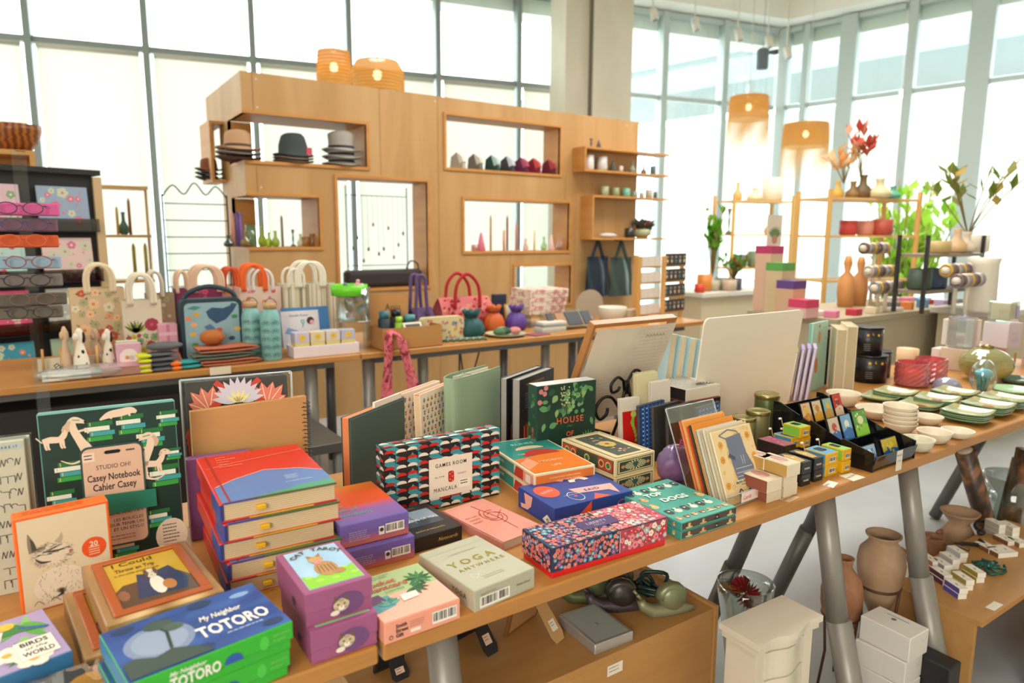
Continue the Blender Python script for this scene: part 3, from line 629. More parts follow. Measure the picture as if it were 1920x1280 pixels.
# -- clear wrapped floral planner
f = fit(TZ,F=(362,988),Ft=(331,713),Bt=(545.3,696.4),d=.014);note('planner',f);w,d,h = f.w,f.d,f.h
t = thing('wrapped_floral_planner','coral and white floral planner in a clear sleeve behind the kraft notebook','planner',f.M)
m = MB();m.box(.008,.002,0,w-.008,d-.003,h-.006,mat('#4a4540',.4),.002);m.on('front',w,d,h)
for sx in (1,-1):
    q = lambda x,y: (w*.5+sx*x*w,h*y)
    for k,(l,a) in enumerate([(.075,2.2),(.085,1.75),(.085,1.3),(.075,.9),(.07,.45),(.06,0),(.05,-.5)]):
        x,y = q(.26,.78);aa = a if sx > 0 else PI-a;l_ = l
        ex,ey = x+cos(aa)*l_,y+sin(aa)*l_
        while not (.012 < ex < w-.012 and ey < h-.016): l_ *= .85;ex,ey = x+cos(aa)*l_,y+sin(aa)*l_
        m.leaf(x,y,l_,.012,aa,mat('#e07a64'),.001+.0001*k);m.line([(x,y),(x+(ex-x)*.9,y+(ey-y)*.9)],.0015,mat('#f2e0c0'),.002)
    m.line([q(.02,.86),q(.12,.92),q(.2,.97)],.012,mat('#c4442e'),.0022);m.line([q(.26,.78),q(.14,.86),q(.08,.84)],.014,mat('#c4442e'),.0021)
    for k in range(6): x,y = q(.4,.62+.02*k);m.leaf(x,y,.034,.006,(.3+.28*k) if sx > 0 else PI-(.3+.28*k),mat('#8fa06a'),.0022) if x+.034 < w-.01 and x-.034 > .01 else None
for k in range(11):
    a = PI*(.05+.09*k);m.leaf(w*.5,h*.83,.052,.008,a,mat('#cfc8d6'),.0025+.00005*k)
for k in range(5): m.leaf(w*.5,h*.82,.03,.004,PI*(.2+.15*k),mat('#e8dc9a'),.0032)
for k in range(8): m.leaf(w*.06,h*(.5-.05*k) if False else h*(.3+.04*k),.03,.007,1.0+.1*k,mat('#b8402c'),.001)
m.off();m.build('cover',t);m = MB();m.box(0,0,0,w,d,h,glass('cellophane'),.004)
for a,b in [((0,0,0),(0,0,h)),((0,0,h),(w,0,h)),((w,0,h),(w,0,0))]: m.tube([a,b],.0022,glass('sleeve_seam','#e8eeee',.2,.1,.35,'#dfe3e0'),6)
m.build('clear_sleeve',t)
# -- kraft spiral notebook
f = fit(TZ,F=(374,1000),Ft=(352.6,771),Bt=(573,741),d=.012);note('spiral',f);w,d,h = f.w,f.d,f.h
t = thing('spiral_notebook','kraft spiral notebook with black wire binding behind the book stack','notebook',lean(f,-1))
m = MB();m.box(0,0,0,w,.002,h,mat('#c4925a',.7),.0006);m.box(0,d-.002,0,w,d,h,mat('#c4925a',.7),.0006)
r = random.Random(3)
for k in range(14): m.rect(w-.012,h*.03+k*h*.067,w-.004,h*.03+k*h*.067+.0016,mat(BLK),.0002,FRONT)
m.build('cover',t);m = MB();m.box(.001,.0022,.002,w-.006,d-.0022,h-.002,mat('#e9dcae',.8));m.build('pages',t)
m = MB()
for k in range(28):
    z = h*.03+k*h*.0335;m.tube([(w-.004+.009*cos(a)+.004,d/2+.011*sin(a),z+.002*sin(a/2)) for a in [i*2*PI/14 for i in range(14)]],.0009,mat(BLK,.35,.3),6,True)
m.build('wire_binding',t,'black wire spiral')
# -- stack of thick red and blue books
F0 = P(425,1128,TZ);ht = hz(F0,943.5);f = fit(TZ,Ft=(415,943.5),Bt=ZA(1355,485),At=ZA(765,385),h=ht);note('answers',f)
t5 = f.h/5;RED = mat('#c8281a',.35);BLU = mat('#2a4a96',.35)
for k in range(5):
    jx,jy = [(.004,.002),(.006,-.004),(-.003,.003),(.004,-.004),(0,0)][k];g = shift(f,jx,jy,k*t5);w,d,h = f.w,f.d,t5-.0008
    t = thing('thick_hardcover_book',['lowest','second lowest','middle','second highest'][k]+' thick book of the red and blue spined stack with yellow tabs' if k < 4 else 'red and blue covered thick book on top of the stack of five','book',g.M,'thick red and blue hardcover books')
    m = MB();c = .0028
    m.box(0,0,h-c,w,d,h,RED,.0008);m.box(0,0,0,w,d,c,RED,.0008)
    m.box(-.004,0,0,c,d,h,RED,.0025,2);m.box(-.0045,0,.001,c+.0003,d*.3,h-.001,BLU,.0022,2)
    m.on('top',w,d,h)
    m.poly([(.001,.001),(w-.001,.001),(w-.001,d*.3),(w*.8,d*.42),(w*.5,d*.5),(w*.2,d*.4),(.001,d*.3)],mat('#5577ae',.3),.0003)
    m.poly([(w*.15,.0012),(w-.0012,.0012),(w-.0012,d*.1),(w*.7,d*.08),(w*.4,d*.03)],mat('#3f9468',.3),.0006)
    m.line([(w*.02,d*.3),(w*.2,d*.4),(w*.5,d*.5),(w*.8,d*.42),(w*.99,d*.3)],.0022,mat('#e9b8a8'),.0008);m.line([(w*.02,d*.7),(w*.3,d*.76),(w*.6,d*.8),(w*.98,d*.84)],.0014,mat('#e9a088'),.0008)
    m.line([(w*.07,.001),(w*.07,d-.001)],.003,mat('#9c1c14'),.0009)
    if k == 4:
        for i,s in enumerate(['you','already','have','the','answers']): m.text(s,w*.14,d*(.91-.055*i),.0095,mat('#e88a74'),.0012,bold=.01,sx=1.3)
        for i in range(4): m.rect(w*.62,d*(.3-.022*i),w*(.74-.02*(i % 2)),d*(.3-.022*i)+.0014,mat('#cfd6e6'),.0012)
        m.text('A GUIDED JOURNAL',w*.6,d*.17,.005,mat('#dfe6f0'),.0012)
    m.on('front',w,d,h);yy = mat('#e0a81c');gg = mat('#2a6b34')
    m.rect(w*.22,.0002,w*.78,c*.9,yy,.0002);m.rect(w*.8,.0002,w-.002,c,mat('#b8242c'),.0003) if k else None;m.rect(.004,h-c,w*.3,h,BLU,.0002);m.rect(w*.3,h-c,w-.002,h,gg,.0002)
    m.off();m.build('cover',t)
    m = MB();m.box(c,.003,c,w-.004,d-.003,h-c,ramp_mat('page_edges',[(0,'#c4a880'),(1,'#dcc4a0')],'wave',90,(0,0,1),.8,1,0,band='Z'));m.build('pages',t,'cream page block')
    m = MB();m.box(w*.28,-.006,h*.38,w*.36,.004,h*.62,mat('#e2ae20',.5),.001);m.build('ribbon_tab',t,'yellow ribbon tab')
# -- purple slip cased book behind the stack
f = fit(TZ,Ft=ZA(745,390),Bt=ZA(1000,352),h=.168,d=.02);f = shift(f,0,0.004);note('purple',f)
m = MB();m.box(0,0,0,f.w,f.d,f.h,mat('#7d4a78',.4),.002);m.on('left',f.w,f.d,f.h);m.rect(.003,f.h*.4,f.d-.003,f.h*.46,mat('#5b3058'),.0004);m.off();m.build('slipcase_book',None,'purple book standing between the red book stack and the kraft notebook','book',M=f.M)
# ================================================================== FRONT TABLE, MIDDLE
def deck(f,name,label,cat,side,topc,draw=None,front=None,left=None,group=None,rough=.35,b=.001):
    m = MB();w,d,h = f.w,f.d,f.h;m.box(0,0,0,w,d,h,side if not isinstance(side,str) else mat(side,rough),b)
    m.on('top',w,d,h)
    if topc: m.rect(b,b,w-b,d-b,topc if not isinstance(topc,str) else mat(topc,rough),.0003)
    if draw: draw(m,w,d)
    if front: m.on('front',w,d,h);front(m,w,h)
    if left: m.on('left',w,d,h);left(m,d,h)
    m.off();return m.build(name,None,label,cat,group,M=f.M)
def top_of(f,h0,h1): return shift(f,0,0,h0)
# -- emotions boxes
f = fit(TZ,Ft=ZB(335,655),Bt=ZB(620,602),At=ZB(185,525),h=.088);note('emotions',f)
EMO = ramp_mat('orange_violet_fade',[(0,'#6f58a0'),(.28,'#8a5c98'),(.45,'#cf4a14'),(.75,'#d44e08'),(1,'#cc7414')],'grad',1,(0,6.2,0),.35,rot=(0,0,0))
def emo_mat():
    m = EMO;nt = m.node_tree;mp = [n for n in nt.nodes if n.type == 'MAPPING'][0]
    mp.inputs['Rotation'].default_value = (0,0,-PI/2);mp.inputs['Scale'].default_value = (1,1/f.d,1)
emo_mat()
SIDE = ramp_mat('violet_orange_side_fade',[(0,'#cf6a3a'),(.5,'#6d58a2'),(1,'#6d5ca8')],'grad',1,(1,1,1),.4)
mp = [n for n in SIDE.node_tree.nodes if n.type == 'MAPPING'][0];mp.inputs['Rotation'].default_value = (0,PI/2,0);mp.inputs['Scale'].default_value = (1,1,1/.043)
def emo_top(m,w,d):
    for s,y in [('The',.42),('Box of',.31),('Emotions',.18)]: m.text(s,w*.04,d*y,.019,mat('#5fa08c',.3),.0008,bold=.012)
def emo_front(m,w,h):
    barcode(m,w*.66,h*.3,w*.26,h*.34,5);m.rect(w*.55,h*.25,w*.63,h*.62,mat('#e9dfd6'),.0006);m.disc(w*.59,h*.47,.004,mat('#333'.replace('#333','#333333')),.001,10);lines(m,w*.12,h*.6,w*.32,5,h*.09,'#b9a7cc',.0012)
g = frame(f.p,f.a,f.w,f.d,.043);g2_ = shift(g,.006,-.012)
deck(g2_,'boxed_card_deck','violet boxed emotions card set, lower of the pair','box',SIDE,EMO,emo_top,emo_front,group='orange and violet emotions boxes')
deck(shift(g,0,0,.0445),'boxed_card_deck','orange topped violet emotions box, upper of the pair','box',SIDE,EMO,emo_top,emo_front,group='orange and violet emotions boxes')
# -- pocket plant care
f = fit(TZ,F=ZB(516,1131),Ft=ZB(512,1045),Bt=ZB(810,937),At=ZB(375,880));note('plant',f)
def pl_top(m,w,d):
    m.rect(.001,d*.5,w-.001,d-.001,mat('#a9bd86'),.0004);m.rect(.001,.001,w-.001,d*.34,mat('#eab09a'),.0004);m.poly([(.001,d*.2),(w*.3,d*.26),(w*.3,d*.5),(.001,d*.5)],mat('#5a9aa0'),.0006);m.poly([(w*.0,d*.36),(w*.24,d*.4),(w*.2,d*.56),(w*.02,d*.54)],mat('#6b4468'),.0008)
    r = random.Random(9)
    for k in range(12): clipleaf(m,w*.25,d*.3,w*.16,w*.03,r.uniform(.0,3.0),r.choice(['#3f8478','#2f6f62','#5fa08c']),.001+.00002*k,w,d)
    for (cx,cy,n) in [(.8,.66,11),(.66,.5,8)]:
        for k in range(n): clipleaf(m,w*cx,d*cy,w*.2,w*.026,-2.6+.55*k,r.choice(['#2f6a3a','#24552e','#47814a']),.0012+.00002*k,w,d)
    m.poly([(w*.4,d*.28),(w*.62,d*.3),(w*.64,d*.42),(w*.42,d*.42)],mat('#f0ddd2'),.0018)
    m.text('Pocket',w*.12,d*.73,.0195,mat('#c2583a'),.002,bold=.02);m.text('Plantcare',w*.1,d*.62,.0195,mat('#c2583a'),.002,bold=.02,wmax=w*.55);m.text('a quick guide to caring for',w*.05,d*.93,.006,mat('#3a4a34'),.002);m.text('common indoor plants',w*.05,d*.88,.006,mat('#3a4a34'),.002)
    m.text('by Andrea Mitchell',w*.3,d*.54,.0075,mat('#3a3a34'),.002,wmax=w*.25)
def pl_front(m,w,h):
    barcode(m,w*.63,h*.26,w*.31,h*.46,7)
    for i,s in enumerate(['Smith','Street','Gift']): m.text(s,w*.14,h*(.62-.22*i),h*.24,mat('#3a2a2a'),.0007,bold=.03)
    m.disc(w*.08,h*.26,h*.1,mat('#3a2a2a'),.0006,12);m.disc(w*.08,h*.26,h*.06,mat('#e89a80'),.0008,12);lines(m,w*.32,h*.7,w*.24,3,h*.11,'#b5705c',.001);m.rect(w*.33,h*.2,w*.46,h*.36,mat('#f0dccc'),.0006)
deck(f,'boxed_card_deck','salmon and green boxed plant care deck with monstera leaves','box','#e89a80','#eab09a',pl_top,pl_front)
# -- yoga box
f = fit(TZ,F=ZB(875,1001),Ft=ZB(873,915),Bt=ZB(1120,822),At=ZB(643,768));note('yoga',f)
GOLD = mat('#c8b44a',.18,.85)
def yo_top(m,w,d):
    m.line([(.001,d*.86),(w-.001,d*.86)],.0009,mat('#a6a488'),.0005)
    for i,c in enumerate('YOGA'): m.text(c,w*(.18+.2*i),d*(.5),.026,GOLD,.0009,'C',.02)
    m.text('ANYWHERE',w*.14,d*.38,.0145,GOLD,.0009,bold=.01,space=1.5,wmax=w*.75);m.text('LAUREN BURNETT',w*.28,d*.74,.0055,mat('#6d6b55'),.0009,space=1.4);lines(m,w*.3,d*.18,w*.42,2,.006,'#8f8d76',.0012)
    m.line([(w*.3+w*.1*cos(q/4),d*.24+d*.05*sin(q/2)) for q in range(22)],.0008,mat('#dcdcc8'),.0006)
def yo_front(m,w,h):
    barcode(m,w*.1,h*.16,w*.45,h*.42,3);m.text('MIND BODY SPIRIT',w*.1,h*.7,h*.1,mat('#6d6b55'),.0007);m.text('Home Good',w*.68,h*.45,h*.18,mat('#3a382c'),.0007,shear=.4,wmax=w*.24)
def yo_left(m,d,h): m.text('YOGA',d*.62,h*.38,h*.34,mat('#4a4836'),.0007,bold=.02,space=1.3);m.text('ANYWHERE',d*.64,h*.12,h*.17,mat('#8f8d60'),.0007,space=1.3,wmax=d*.32)
deck(f,'boxed_card_deck','pale sage yoga card box with gold lettering','box','#b0ab94','#b6b29c',yo_top,yo_front,yo_left)
# -- black box with a photograph
f = fit(TZ,Ft=ZB(606,712),Bt=ZB(832,655),At=(696,968),h=.03);note('thinking',f)
def th_top(m,w,d):
    m.rect(w*.1,d*.3,w*.88,d*.82,mat('#8a9aa8',.2),.0005);m.poly([(w*.1,d*.3),(w*.88,d*.3),(w*.88,d*.45),(w*.6,d*.5),(w*.3,d*.46),(w*.1,d*.52)],mat('#3a4450',.2),.0007);m.rect(w*.42,d*.4,w*.45,d*.72,mat('#56606a'),.0008)
    m.text('THINKING OF YOU',w*.5,d*.47,.014,mat('#d8dde0'),.0011,'C',.01,wmax=w*.72);m.text('(WITH A MESSAGE)',w*.5,d*.12,.0075,mat('#c9a45a'),.0008,'C',wmax=w*.6);m.text('NOTES BY HAND',w*.5,d*.9,.006,mat('#c9a45a'),.0008,'C',wmax=w*.6)
deck(f,'boxed_card_deck','black boxed deck with a grey skyline photo, behind the yoga box','box','#201d1e','#242122',th_top,lambda m,w,h: m.text('Notecards',w*.55,h*.4,h*.34,mat('#c9a45a'),.0007,shear=.3))
# -- pink book
f = fit(TZ,Ft=ZB(985,718),Bt=ZB(1145,650),At=ZB(752,590),h=.018);note('pinkbook',f)
m = MB();w,d,h = f.w,f.d,f.h;m.box(0,0,0,w,d,.002,mat('#d48a7c'));m.box(0,0,h-.002,w,d,h,mat('#dd9484',.25),.0005);m.box(-.001,0,0,.003,d,h,mat('#cf8476',.3),.001)
m.on('top',w,d,h);K = mat('#b23a34',.3);R_ = random.Random(2)
for a in range(6):
    c,s0,rad = (w*.62,d*.55),a*.9,w*(.16+.05*(a % 3));m.line([(c[0]+rad*cos(s0+t*.3)*(1-.05*t),c[1]+1.35*rad*sin(s0+t*.3)*(1-.05*t)) for t in range(9)],.0016,K,.0007)
m.line([(w*.6,d*.15),(w*.63,d*.5),(w*.56,d*.9)],.0016,K,.0007);m.line([(w*.64,d*.5),(w*.9,d*.62)],.0016,K,.0007)
for i,s in enumerate(['the art of','simple','magic']): m.text(s,w*.1,d*(.64-.07*i),.011,mat('#c2584e'),.0007)
m.off();t = thing('paperback_book','flat pink book with red line drawing, left of the floral box','book',f.M);m.build('cover',t)
m = MB();m.box(.003,.002,.002,w-.002,d-.002,h-.002,mat('#cdb99c',.8));m.build('pages',t)
# -- mancala game box, standing
f = fit(TZ,F=ZB(528,636),Ft=ZB(500,345),Bt=ZB(975,262),d=.042);note('mancala',f)
w,d,h = f.w,f.d,f.h;m = MB();m.box(0,0,0,w,d,h,mat('#242020',.35),.0015)
def checker(m,w,h,s,z=.0004):
    nx,ny = max(2,int(round(w/(s*1.35)))),max(2,int(round(h/s)));sx,sy = w/nx,h/ny;TE,RE,CR2,BK = mat('#3f98a4',.35),mat('#c8281e',.35),mat('#e8dcc8',.35),mat('#1f1c1d',.35)
    for i in range(nx):
        for j in range(ny):
            x,y = i*sx,j*sy;e = .0002
            if i % 2 == 0:
                m.poly([(x+e,y+e),(x+sx-e,y+e),(x+sx/2,y+sy-e)],TE,z) if (j % 2) else m.poly([(x+e,y+sy-e),(x+sx-e,y+sy-e),(x+sx-e,y+e)],TE,z)
                m.disc(x+sx/2,y+sy*.3,sx*.46,CR2 if (i//2+j) % 2 else RE,z+.0002,12,sy*.42,0,PI)
            else:
                m.poly([(x+e,y+e),(x+e,y+sy-e),(x+sx*.6,y+sy/2)],TE,z);m.disc(x+sx/2,y+sy*.25,sx*.46,RE if (i//2+j) % 2 else CR2,z+.0002,12,sy*.42,0,PI)
m.on('front',w,d,h);checker(m,w,h,.0185)
m.rect(w*.36,h*.17,w*.74,h*.73,mat('#eaddca',.5),.0012);m.text('GAMES ROOM',w*.55,h*.6,.012,mat(BLK),.0016,'C',.01,space=1.25,wmax=w*.27);m.prism(rr(w*.525,h*.36,w*.575,h*.52,.005),.0012,.0018,mat('#c2281e'))
for a,b in [(.54,.48),(.56,.44),(.54,.4),(.56,.5),(.56,.38)]: m.disc(w*a,h*b,.0012,mat('#eaddca'),.0022,6)
m.text('FILL YOUR',w*.41,h*.45,.005,mat(BLK),.0016);m.text('POCKETS',w*.61,h*.45,.005,mat(BLK),.0016);m.text('MANCALA',w*.4,h*.25,.013,mat(BLK),.0016,bold=.0,space=1.25,wmax=w*.2);m.rect(w*.62,h*.25,w*.72,h*.37,mat('#f4ead8'),.0015);lines(m,w*.63,h*.34,w*.08,2,.006,BLK,.0022,z=.0018)
m.on('left',w,d,h);checker(m,d,h,.0185);m.on('top',w,d,h);checker(m,w,d,.0185)
m.off();m.build('game_box',None,'upright geometric patterned mancala game box in red, teal and cream','box',M=f.M)
# -- grey green notebook with orange edge
f = fit(TZ,F=ZB(372,585),Ft=ZB(382,222),Bt=ZB(565,132),At=ZB(340,207));note('darknote',f)
f.d = .022;w,d,h = f.w,f.d,f.h;t = thing('soft_cover_notebook','tall grey green notebook with salmon page edges, standing behind the orange box','notebook',f.M)
SG = mat('#48564f',.55);m = MB();m.box(0,0,0,w,.0022,h,SG,.001);m.box(0,d-.0022,0,w,d,h,SG,.001);m.box(w-.003,0,0,w,d,h,SG,.001)
m.on('front',w,d,h);m.line([(.004,.004),(.004,h-.005),(w-.004,h-.005)],.0006,mat('#a9b3a8'),.0004);m.off();m.build('cover',t)
m = MB();m.box(.0015,.0022,.002,w-.003,d-.0022,h-.0015,mat('#dd8250',.7),.001);m.build('pages',t,'orange edged page block');m = MB();m.box(w*.45,.002,h-.001,w-.01,.008,h+.012,mat('#efd6c2',.6));m.build('paper_band',t)
# -- ditsy flower notebooks
fc = [('#c8382e','#e6a63c'),('#2f6fb0','#f0e0c0'),('#3f8a44','#3f8a44'),('#e2a634','#c8382e'),('#d88a86','#c8382e'),('#5a4a9c','#f0e0c0')]
def flowerbook(f,lab,seed):
    w,d,h = f.w,f.d,f.h;t = thing('flower_print_notebook',lab,'notebook',lean(f,2),'flower print notebooks')
    m = MB();c = mat('#f0dcc4',.45);m.box(0,0,0,w,.0025,h,c,.0006);m.box(0,d-.0025,0,w,d,h,c,.0006);m.box(w-.003,0,0,w,d,h,c,.0006);m.on('front',w,d,h)
    r = random.Random(seed)
    for i in range(9):
        for j in range(12):
            x,y = w*(.07+.105*i+.03*(j % 2)),h*(.05+.078*j)
            if x > w*.94 or y > h*.95: continue
            k = r.randrange(4);c1,c2 = r.choice(fc)
            m.line([(x,y-.006),(x,y+.002)],.0009,mat('#4a6a4a'),.0005);m.leaf(x,y-.005,.006,.0012,.8,mat('#3f7a50'),.0006);m.leaf(x,y-.005,.006,.0012,2.3,mat('#3f7a50'),.0006)
            if k == 0: flower(m,x,y+.003,.0042,c1,c2,5,.0008)
            elif k == 1: m.poly([(x-.003,y+.001),(x+.003,y+.001),(x+.0035,y+.007),(x,y+.003),(x-.0035,y+.007)],mat(c1),.0008)
            else: m.disc(x,y+.003,.0024,mat(c1),.0008,8);m.disc(x-.003,y,.0016,mat(c1),.0008,7);m.disc(x+.003,y,.0016,mat(c1),.0008,7)
    m.off();m.build('cover',t);m = MB();m.box(.002,.0025,.002,w-.003,d-.0025,h-.004,mat('#e3c79c',.8));m.box(.002,.0025,h-.0045,w-.003,d-.0025,h-.0015,mat('#e08a70',.7));m.build('pages',t)
f = fit(TZ,F=(793,886),Ft=ZB(668,128),Bt=ZB(803,74),d=.02);note('flowerbk',f)
f1 = fit(TZ,F=(757,891),Ft=ZB(590,128),Bt=ZB(745,72),d=.02);note('flowerbk1',f1)
flowerbook(f1,'pink edged flower print notebook, left one of two',4);flowerbook(f,'pink edged flower print notebook, right one beside the sage green cover',5)
# -- sage green wrap cover
f = fit(TZ,F=ZB(808,412),Ft=ZB(800,66),Bt=ZB(980,14),d=.05);note('sage',f)
w,d,h = f.w,f.d,f.h;t = thing('wrap_cover_journal','pale sage green wraparound journal standing open topped behind the game box','journal',f.M)
SAGE = mat('#93a98c',.5);pts = [(w*.97,.05*1.0),(w*.35,.06),(w*.02,.045),(-.004,.024),(w*.04,.004),(w*.5,0.0),(w*.985,.004),(w,.012)]
def ribbon(m,pts,th,z0,z1,mt):
    n = len(pts);L = [];Rr = []
    for i in range(n):
        a,b = Vector(pts[max(i-1,0)]),Vector(pts[min(i+1,n-1)]);q = (b-a).normalized();nn = Vector((-q.y,q.x))*th;L.append(Vector(pts[i])+nn);Rr.append(Vector(pts[i]))
    m.prism([tuple(v) for v in L]+[tuple(v) for v in Rr[::-1]],z0,z1,mt)
def smooth(p,n=5):
    out = []
    for i in range(len(p)-1):
        p0,p1,p2,p3 = [Vector(p[max(0,min(len(p)-1,i+k))]) for k in (-1,0,1,2)]
        for j in range(n):
            t_ = j/n;out.append(tuple(.5*((2*p1)+(p2-p0)*t_+(2*p0-5*p1+4*p2-p3)*t_*t_+(3*p1-p0-3*p2+p3)*t_**3)))
    return out+[tuple(p[-1])]
sp = smooth(pts);m = MB();ribbon(m,sp,.0025,0,h,SAGE);m.build('cover',t)
m = MB();m.box(w*.2,.012,.003,w*.95,.03,h-.008,mat('#cfc3ae',.8),.002);m.box(w*.15,.034,.003,w*.93,.036,h-.002,mat('#dcd2be',.8));m.build('pages',t)
m = MB();m.on('front',w,d,h);m.line([(w*.1,h-.006),(w-.004,h-.006),(w-.004,.01)],.0006,mat('#c8d4bc'),.0012);m.off();m.tube([(w*.2,.02,h-.004),(w*.32,.03,h+.002),(w*.4,.012,h-.004)],.0015,SAGE,6);m.build('stitching',t)
# -- black hardcovers about books
def blackbook(f,lab):
    w,d,h = f.w,f.d,f.h;t = thing('black_hardcover_book',lab,'book',f.M,'black illustrated hardcovers');BK = mat('#23252b',.3)
    m = MB();m.box(0,0,0,w,.0025,h,BK,.0005);m.box(0,d-.0025,0,w,d,h,BK,.0005);m.box(w-.003,0,0,w,d,h,BK,.0005)
    m.on('front',w,d,h);m.text("THE MORE DIVERSE BOOKS!",w*.16,h*.9,.0085,mat('#c98a3c'),.0007,bold=.02,wmax=w*.8)
    for i in range(7): m.rect(w*.14,h*(.8-.03*i),w*(.14+.1+.04*(i % 3)),h*(.8-.03*i)+.0018,mat('#7d828c'),.0006)
    for i in range(4): m.rect(w*(.1+.05*i),.002,w*(.13+.05*i),h*(.4+.03*(i % 2)),mat(['#d8752c','#c2281e','#d8a02c','#2f5f9c'][i]),.0006)
    m.on('back',w,d,h);m.rect(.002,h-.01,w-.002,h-.002,mat('#d8a02c'),.0005);m.off();m.build('cover',t)
    m = MB();m.box(.0025,.0025,.002,w-.003,d-.0025,h-.002,mat('#9c9790',.8));m.build('pages',t)
f2 = fit(TZ,F=(975,861),Ft=ZC(200,193),Bt=ZC(370,130),d=.026);note('blk2',f2)
f1 = fit(TZ,F=(950,856),Ft=ZC(136,187),Bt=ZC(315,122),d=.022);note('blk1',f1)
blackbook(f1,'black hardcover standing between the sage journal and another black hardcover');blackbook(f2,'black hardcover with yellow lettering directly behind the plant painted box')
# -- house of plants box
f = fit(TZ,F=(1009,876),Ft=ZC(278,226),Bt=ZC(582,190),At=ZC(243,210));f.d = .045;note('house',f)
w,d,h = f.w,f.d,f.h;m = MB();m.box(0,0,0,w,d,h,mat('#1d3a30',.3),.0015);m.on('top',w,d,h);m.rect(.001,.001,w-.001,d-.001,mat('#dfe6e4',.15),.0003)
m.on('front',w,d,h);r = random.Random(12);greens = ['#3f7a4c','#2f6038','#5a945a','#6ea068','#274f34','#86ac6c']
for k in range(60):
    x,y = r.uniform(0,w),r.uniform(0,h)
    if w*.28 < x < w*.85 and h*.08 < y < h*.62: continue
    a = r.uniform(0,6.28);clipleaf(m,x,y,r.uniform(.018,.034),r.uniform(.005,.01),a,r.choice(greens),.0005+k*.00001,w,h)
for k in range(34):
    x,y = w*r.uniform(.5,.78),h*r.uniform(.62,.96);m.disc(x,y,.006,mat(r.choice(greens[2:])),.0011+k*.000005,9)
for k in range(44): m.disc(w*(.38+.16*r.random()),h*(.72+.25*r.random()),.0022,mat(r.choice(['#a8b878','#c8cc9a'])),.0013,6)
for k in range(6): m.line([(w*(.42+.025*k),h*.75),(w*(.41+.03*k),h*r.uniform(.55,.66))],.0011,mat('#8aa46a'),.0012)
for k in range(9): clipleaf(m,w*.86,h*.22,.034,.003,.3+.3*k,'#7aa85c',.0014,w,h)
for a,b in [(.06,.93),(.14,.97),(.12,.9),(.04,.8)]: m.disc(w*a,h*b,.007,mat('#c87a78'),.0012,9)
OR = mat('#e0622c',.4);m.text('HOUSE',w*.55,h*.5,.024,OR,.0016,'C',.01,space=1.2,wmax=w*.46);m.text('OF',w*.55,h*.33,.019,OR,.0016,'C',.02);m.text('PLANTS',w*.55,h*.12,.024,OR,.0016,'C',.01,space=1.2,wmax=w*.46)
for b in (.45,.25): m.line([(w*.5,h*b),(w*.53,h*b+.004),(w*.56,h*b),(w*.59,h*b+.004)],.0009,mat('#8aa46a'),.0014)
m.on('left',w,d,h);m.rect(.001,.001,d-.001,h-.001,mat('#24463a'),.0003);m.text('HOUSE OF PLANTS',d*.3,h*.45,.011,OR,.0008,rot=PI/2,bold=.01) if False else m.text('HOUSE',d*.65,h*.3,.012,OR,.0008,rot=PI/2,bold=.01)
for k in range(16): clipleaf(m,d*r.uniform(.2,.8),h*r.uniform(.1,.95),.014,.005,r.uniform(0,6),r.choice(greens),.0005,d,h)
m.off();m.build('boxed_game',None,'dark green leaf painted box with orange lettering, standing upright','box',M=f.M)
# -- runes boxes
f = fit(TZ,Ft=ZC(262,665),Bt=ZC(528,595),At=ZC(100,500),h=.07);note('runes',f)
CRE = mat('#e6d3b0',.45)
def ru_top(m,w,d):
    b = .005;m.rect(b,b,w-b,d-b,mat('#2f8a80',.25),.0005);m.poly([(b,b),(w-b,b),(w-b,d*.5),(w*.7,d*.55),(w*.4,d*.45),(b,d*.42)],mat('#e0762c',.25),.0007);m.disc(w*.55,d*.46,w*.3,mat('#b8382c',.25),.0009,20,d*.16,0,PI);m.disc(w*.5,d*.66,w*.24,mat('#e9c8a8',.25),.0008,18,d*.09,0,PI)
    m.poly([(b,d*.3),(w*.25,d*.42),(w*.3,d*.25),(b,d*.12)],mat('#e39a78',.25),.0009)
    m.text('RUNES',w*.5,d*.8,.021,mat('#8fd0c4'),.0012,'C',.02,wmax=w*.72);m.text('FOR',w*.2,d*.52,.01,mat('#f0d8b0'),.0012);m.text('MODERN',w*.52,d*.26,.0155,mat('#f0b890'),.0012,'C',.01,wmax=w*.75);m.text('LIFE',w*.5,d*.13,.0155,mat('#f0b890'),.0012,'C',.01)
def ru_front(m,w,h): m.rect(.005,.004,w-.005,h-.005,mat('#e0762c'),.0004);m.text('ILLUSTRATIONS BY CAMILLA PERKINS',w*.5,h*.55,h*.14,mat('#f6e0b8'),.0008,'C',wmax=w*.8);m.text('TEXT BY THERESA CHEUNG',w*.55,h*.3,h*.14,mat('#f6e0b8'),.0008,'C',wmax=w*.62)
def ru_left(m,d,h): m.rect(.003,.004,d*.62,h-.005,mat('#2f8a80'),.0004);m.poly([(d*.62,.004),(d*.66,h-.005),(d*.8,h-.005),(d*.8,.004)],mat('#c2382c'),.0004);m.rect(d*.8,.004,d-.003,h-.005,mat('#e39a88'),.0004);m.text('RUNES FOR MODERN LIFE',d*.04,h*.5,h*.24,mat('#f0e4cc'),.0008,bold=.02,wmax=d*.72);m.rect(d*.85,h*.2,d*.94,h*.75,mat('#f0dcc8'),.0007)
g = frame(f.p,f.a,f.w,f.d,.0345)
deck(g,'boxed_card_deck','cream edged rune card box in teal and orange, lower of the pair','box',CRE,None,ru_top,ru_front,ru_left,'rune card boxes')
deck(shift(g,.002,-.004,.0355,.03),'boxed_card_deck','cream edged rune card box in teal and orange, upper with painted lid','box',CRE,None,ru_top,ru_front,ru_left,'rune card boxes')
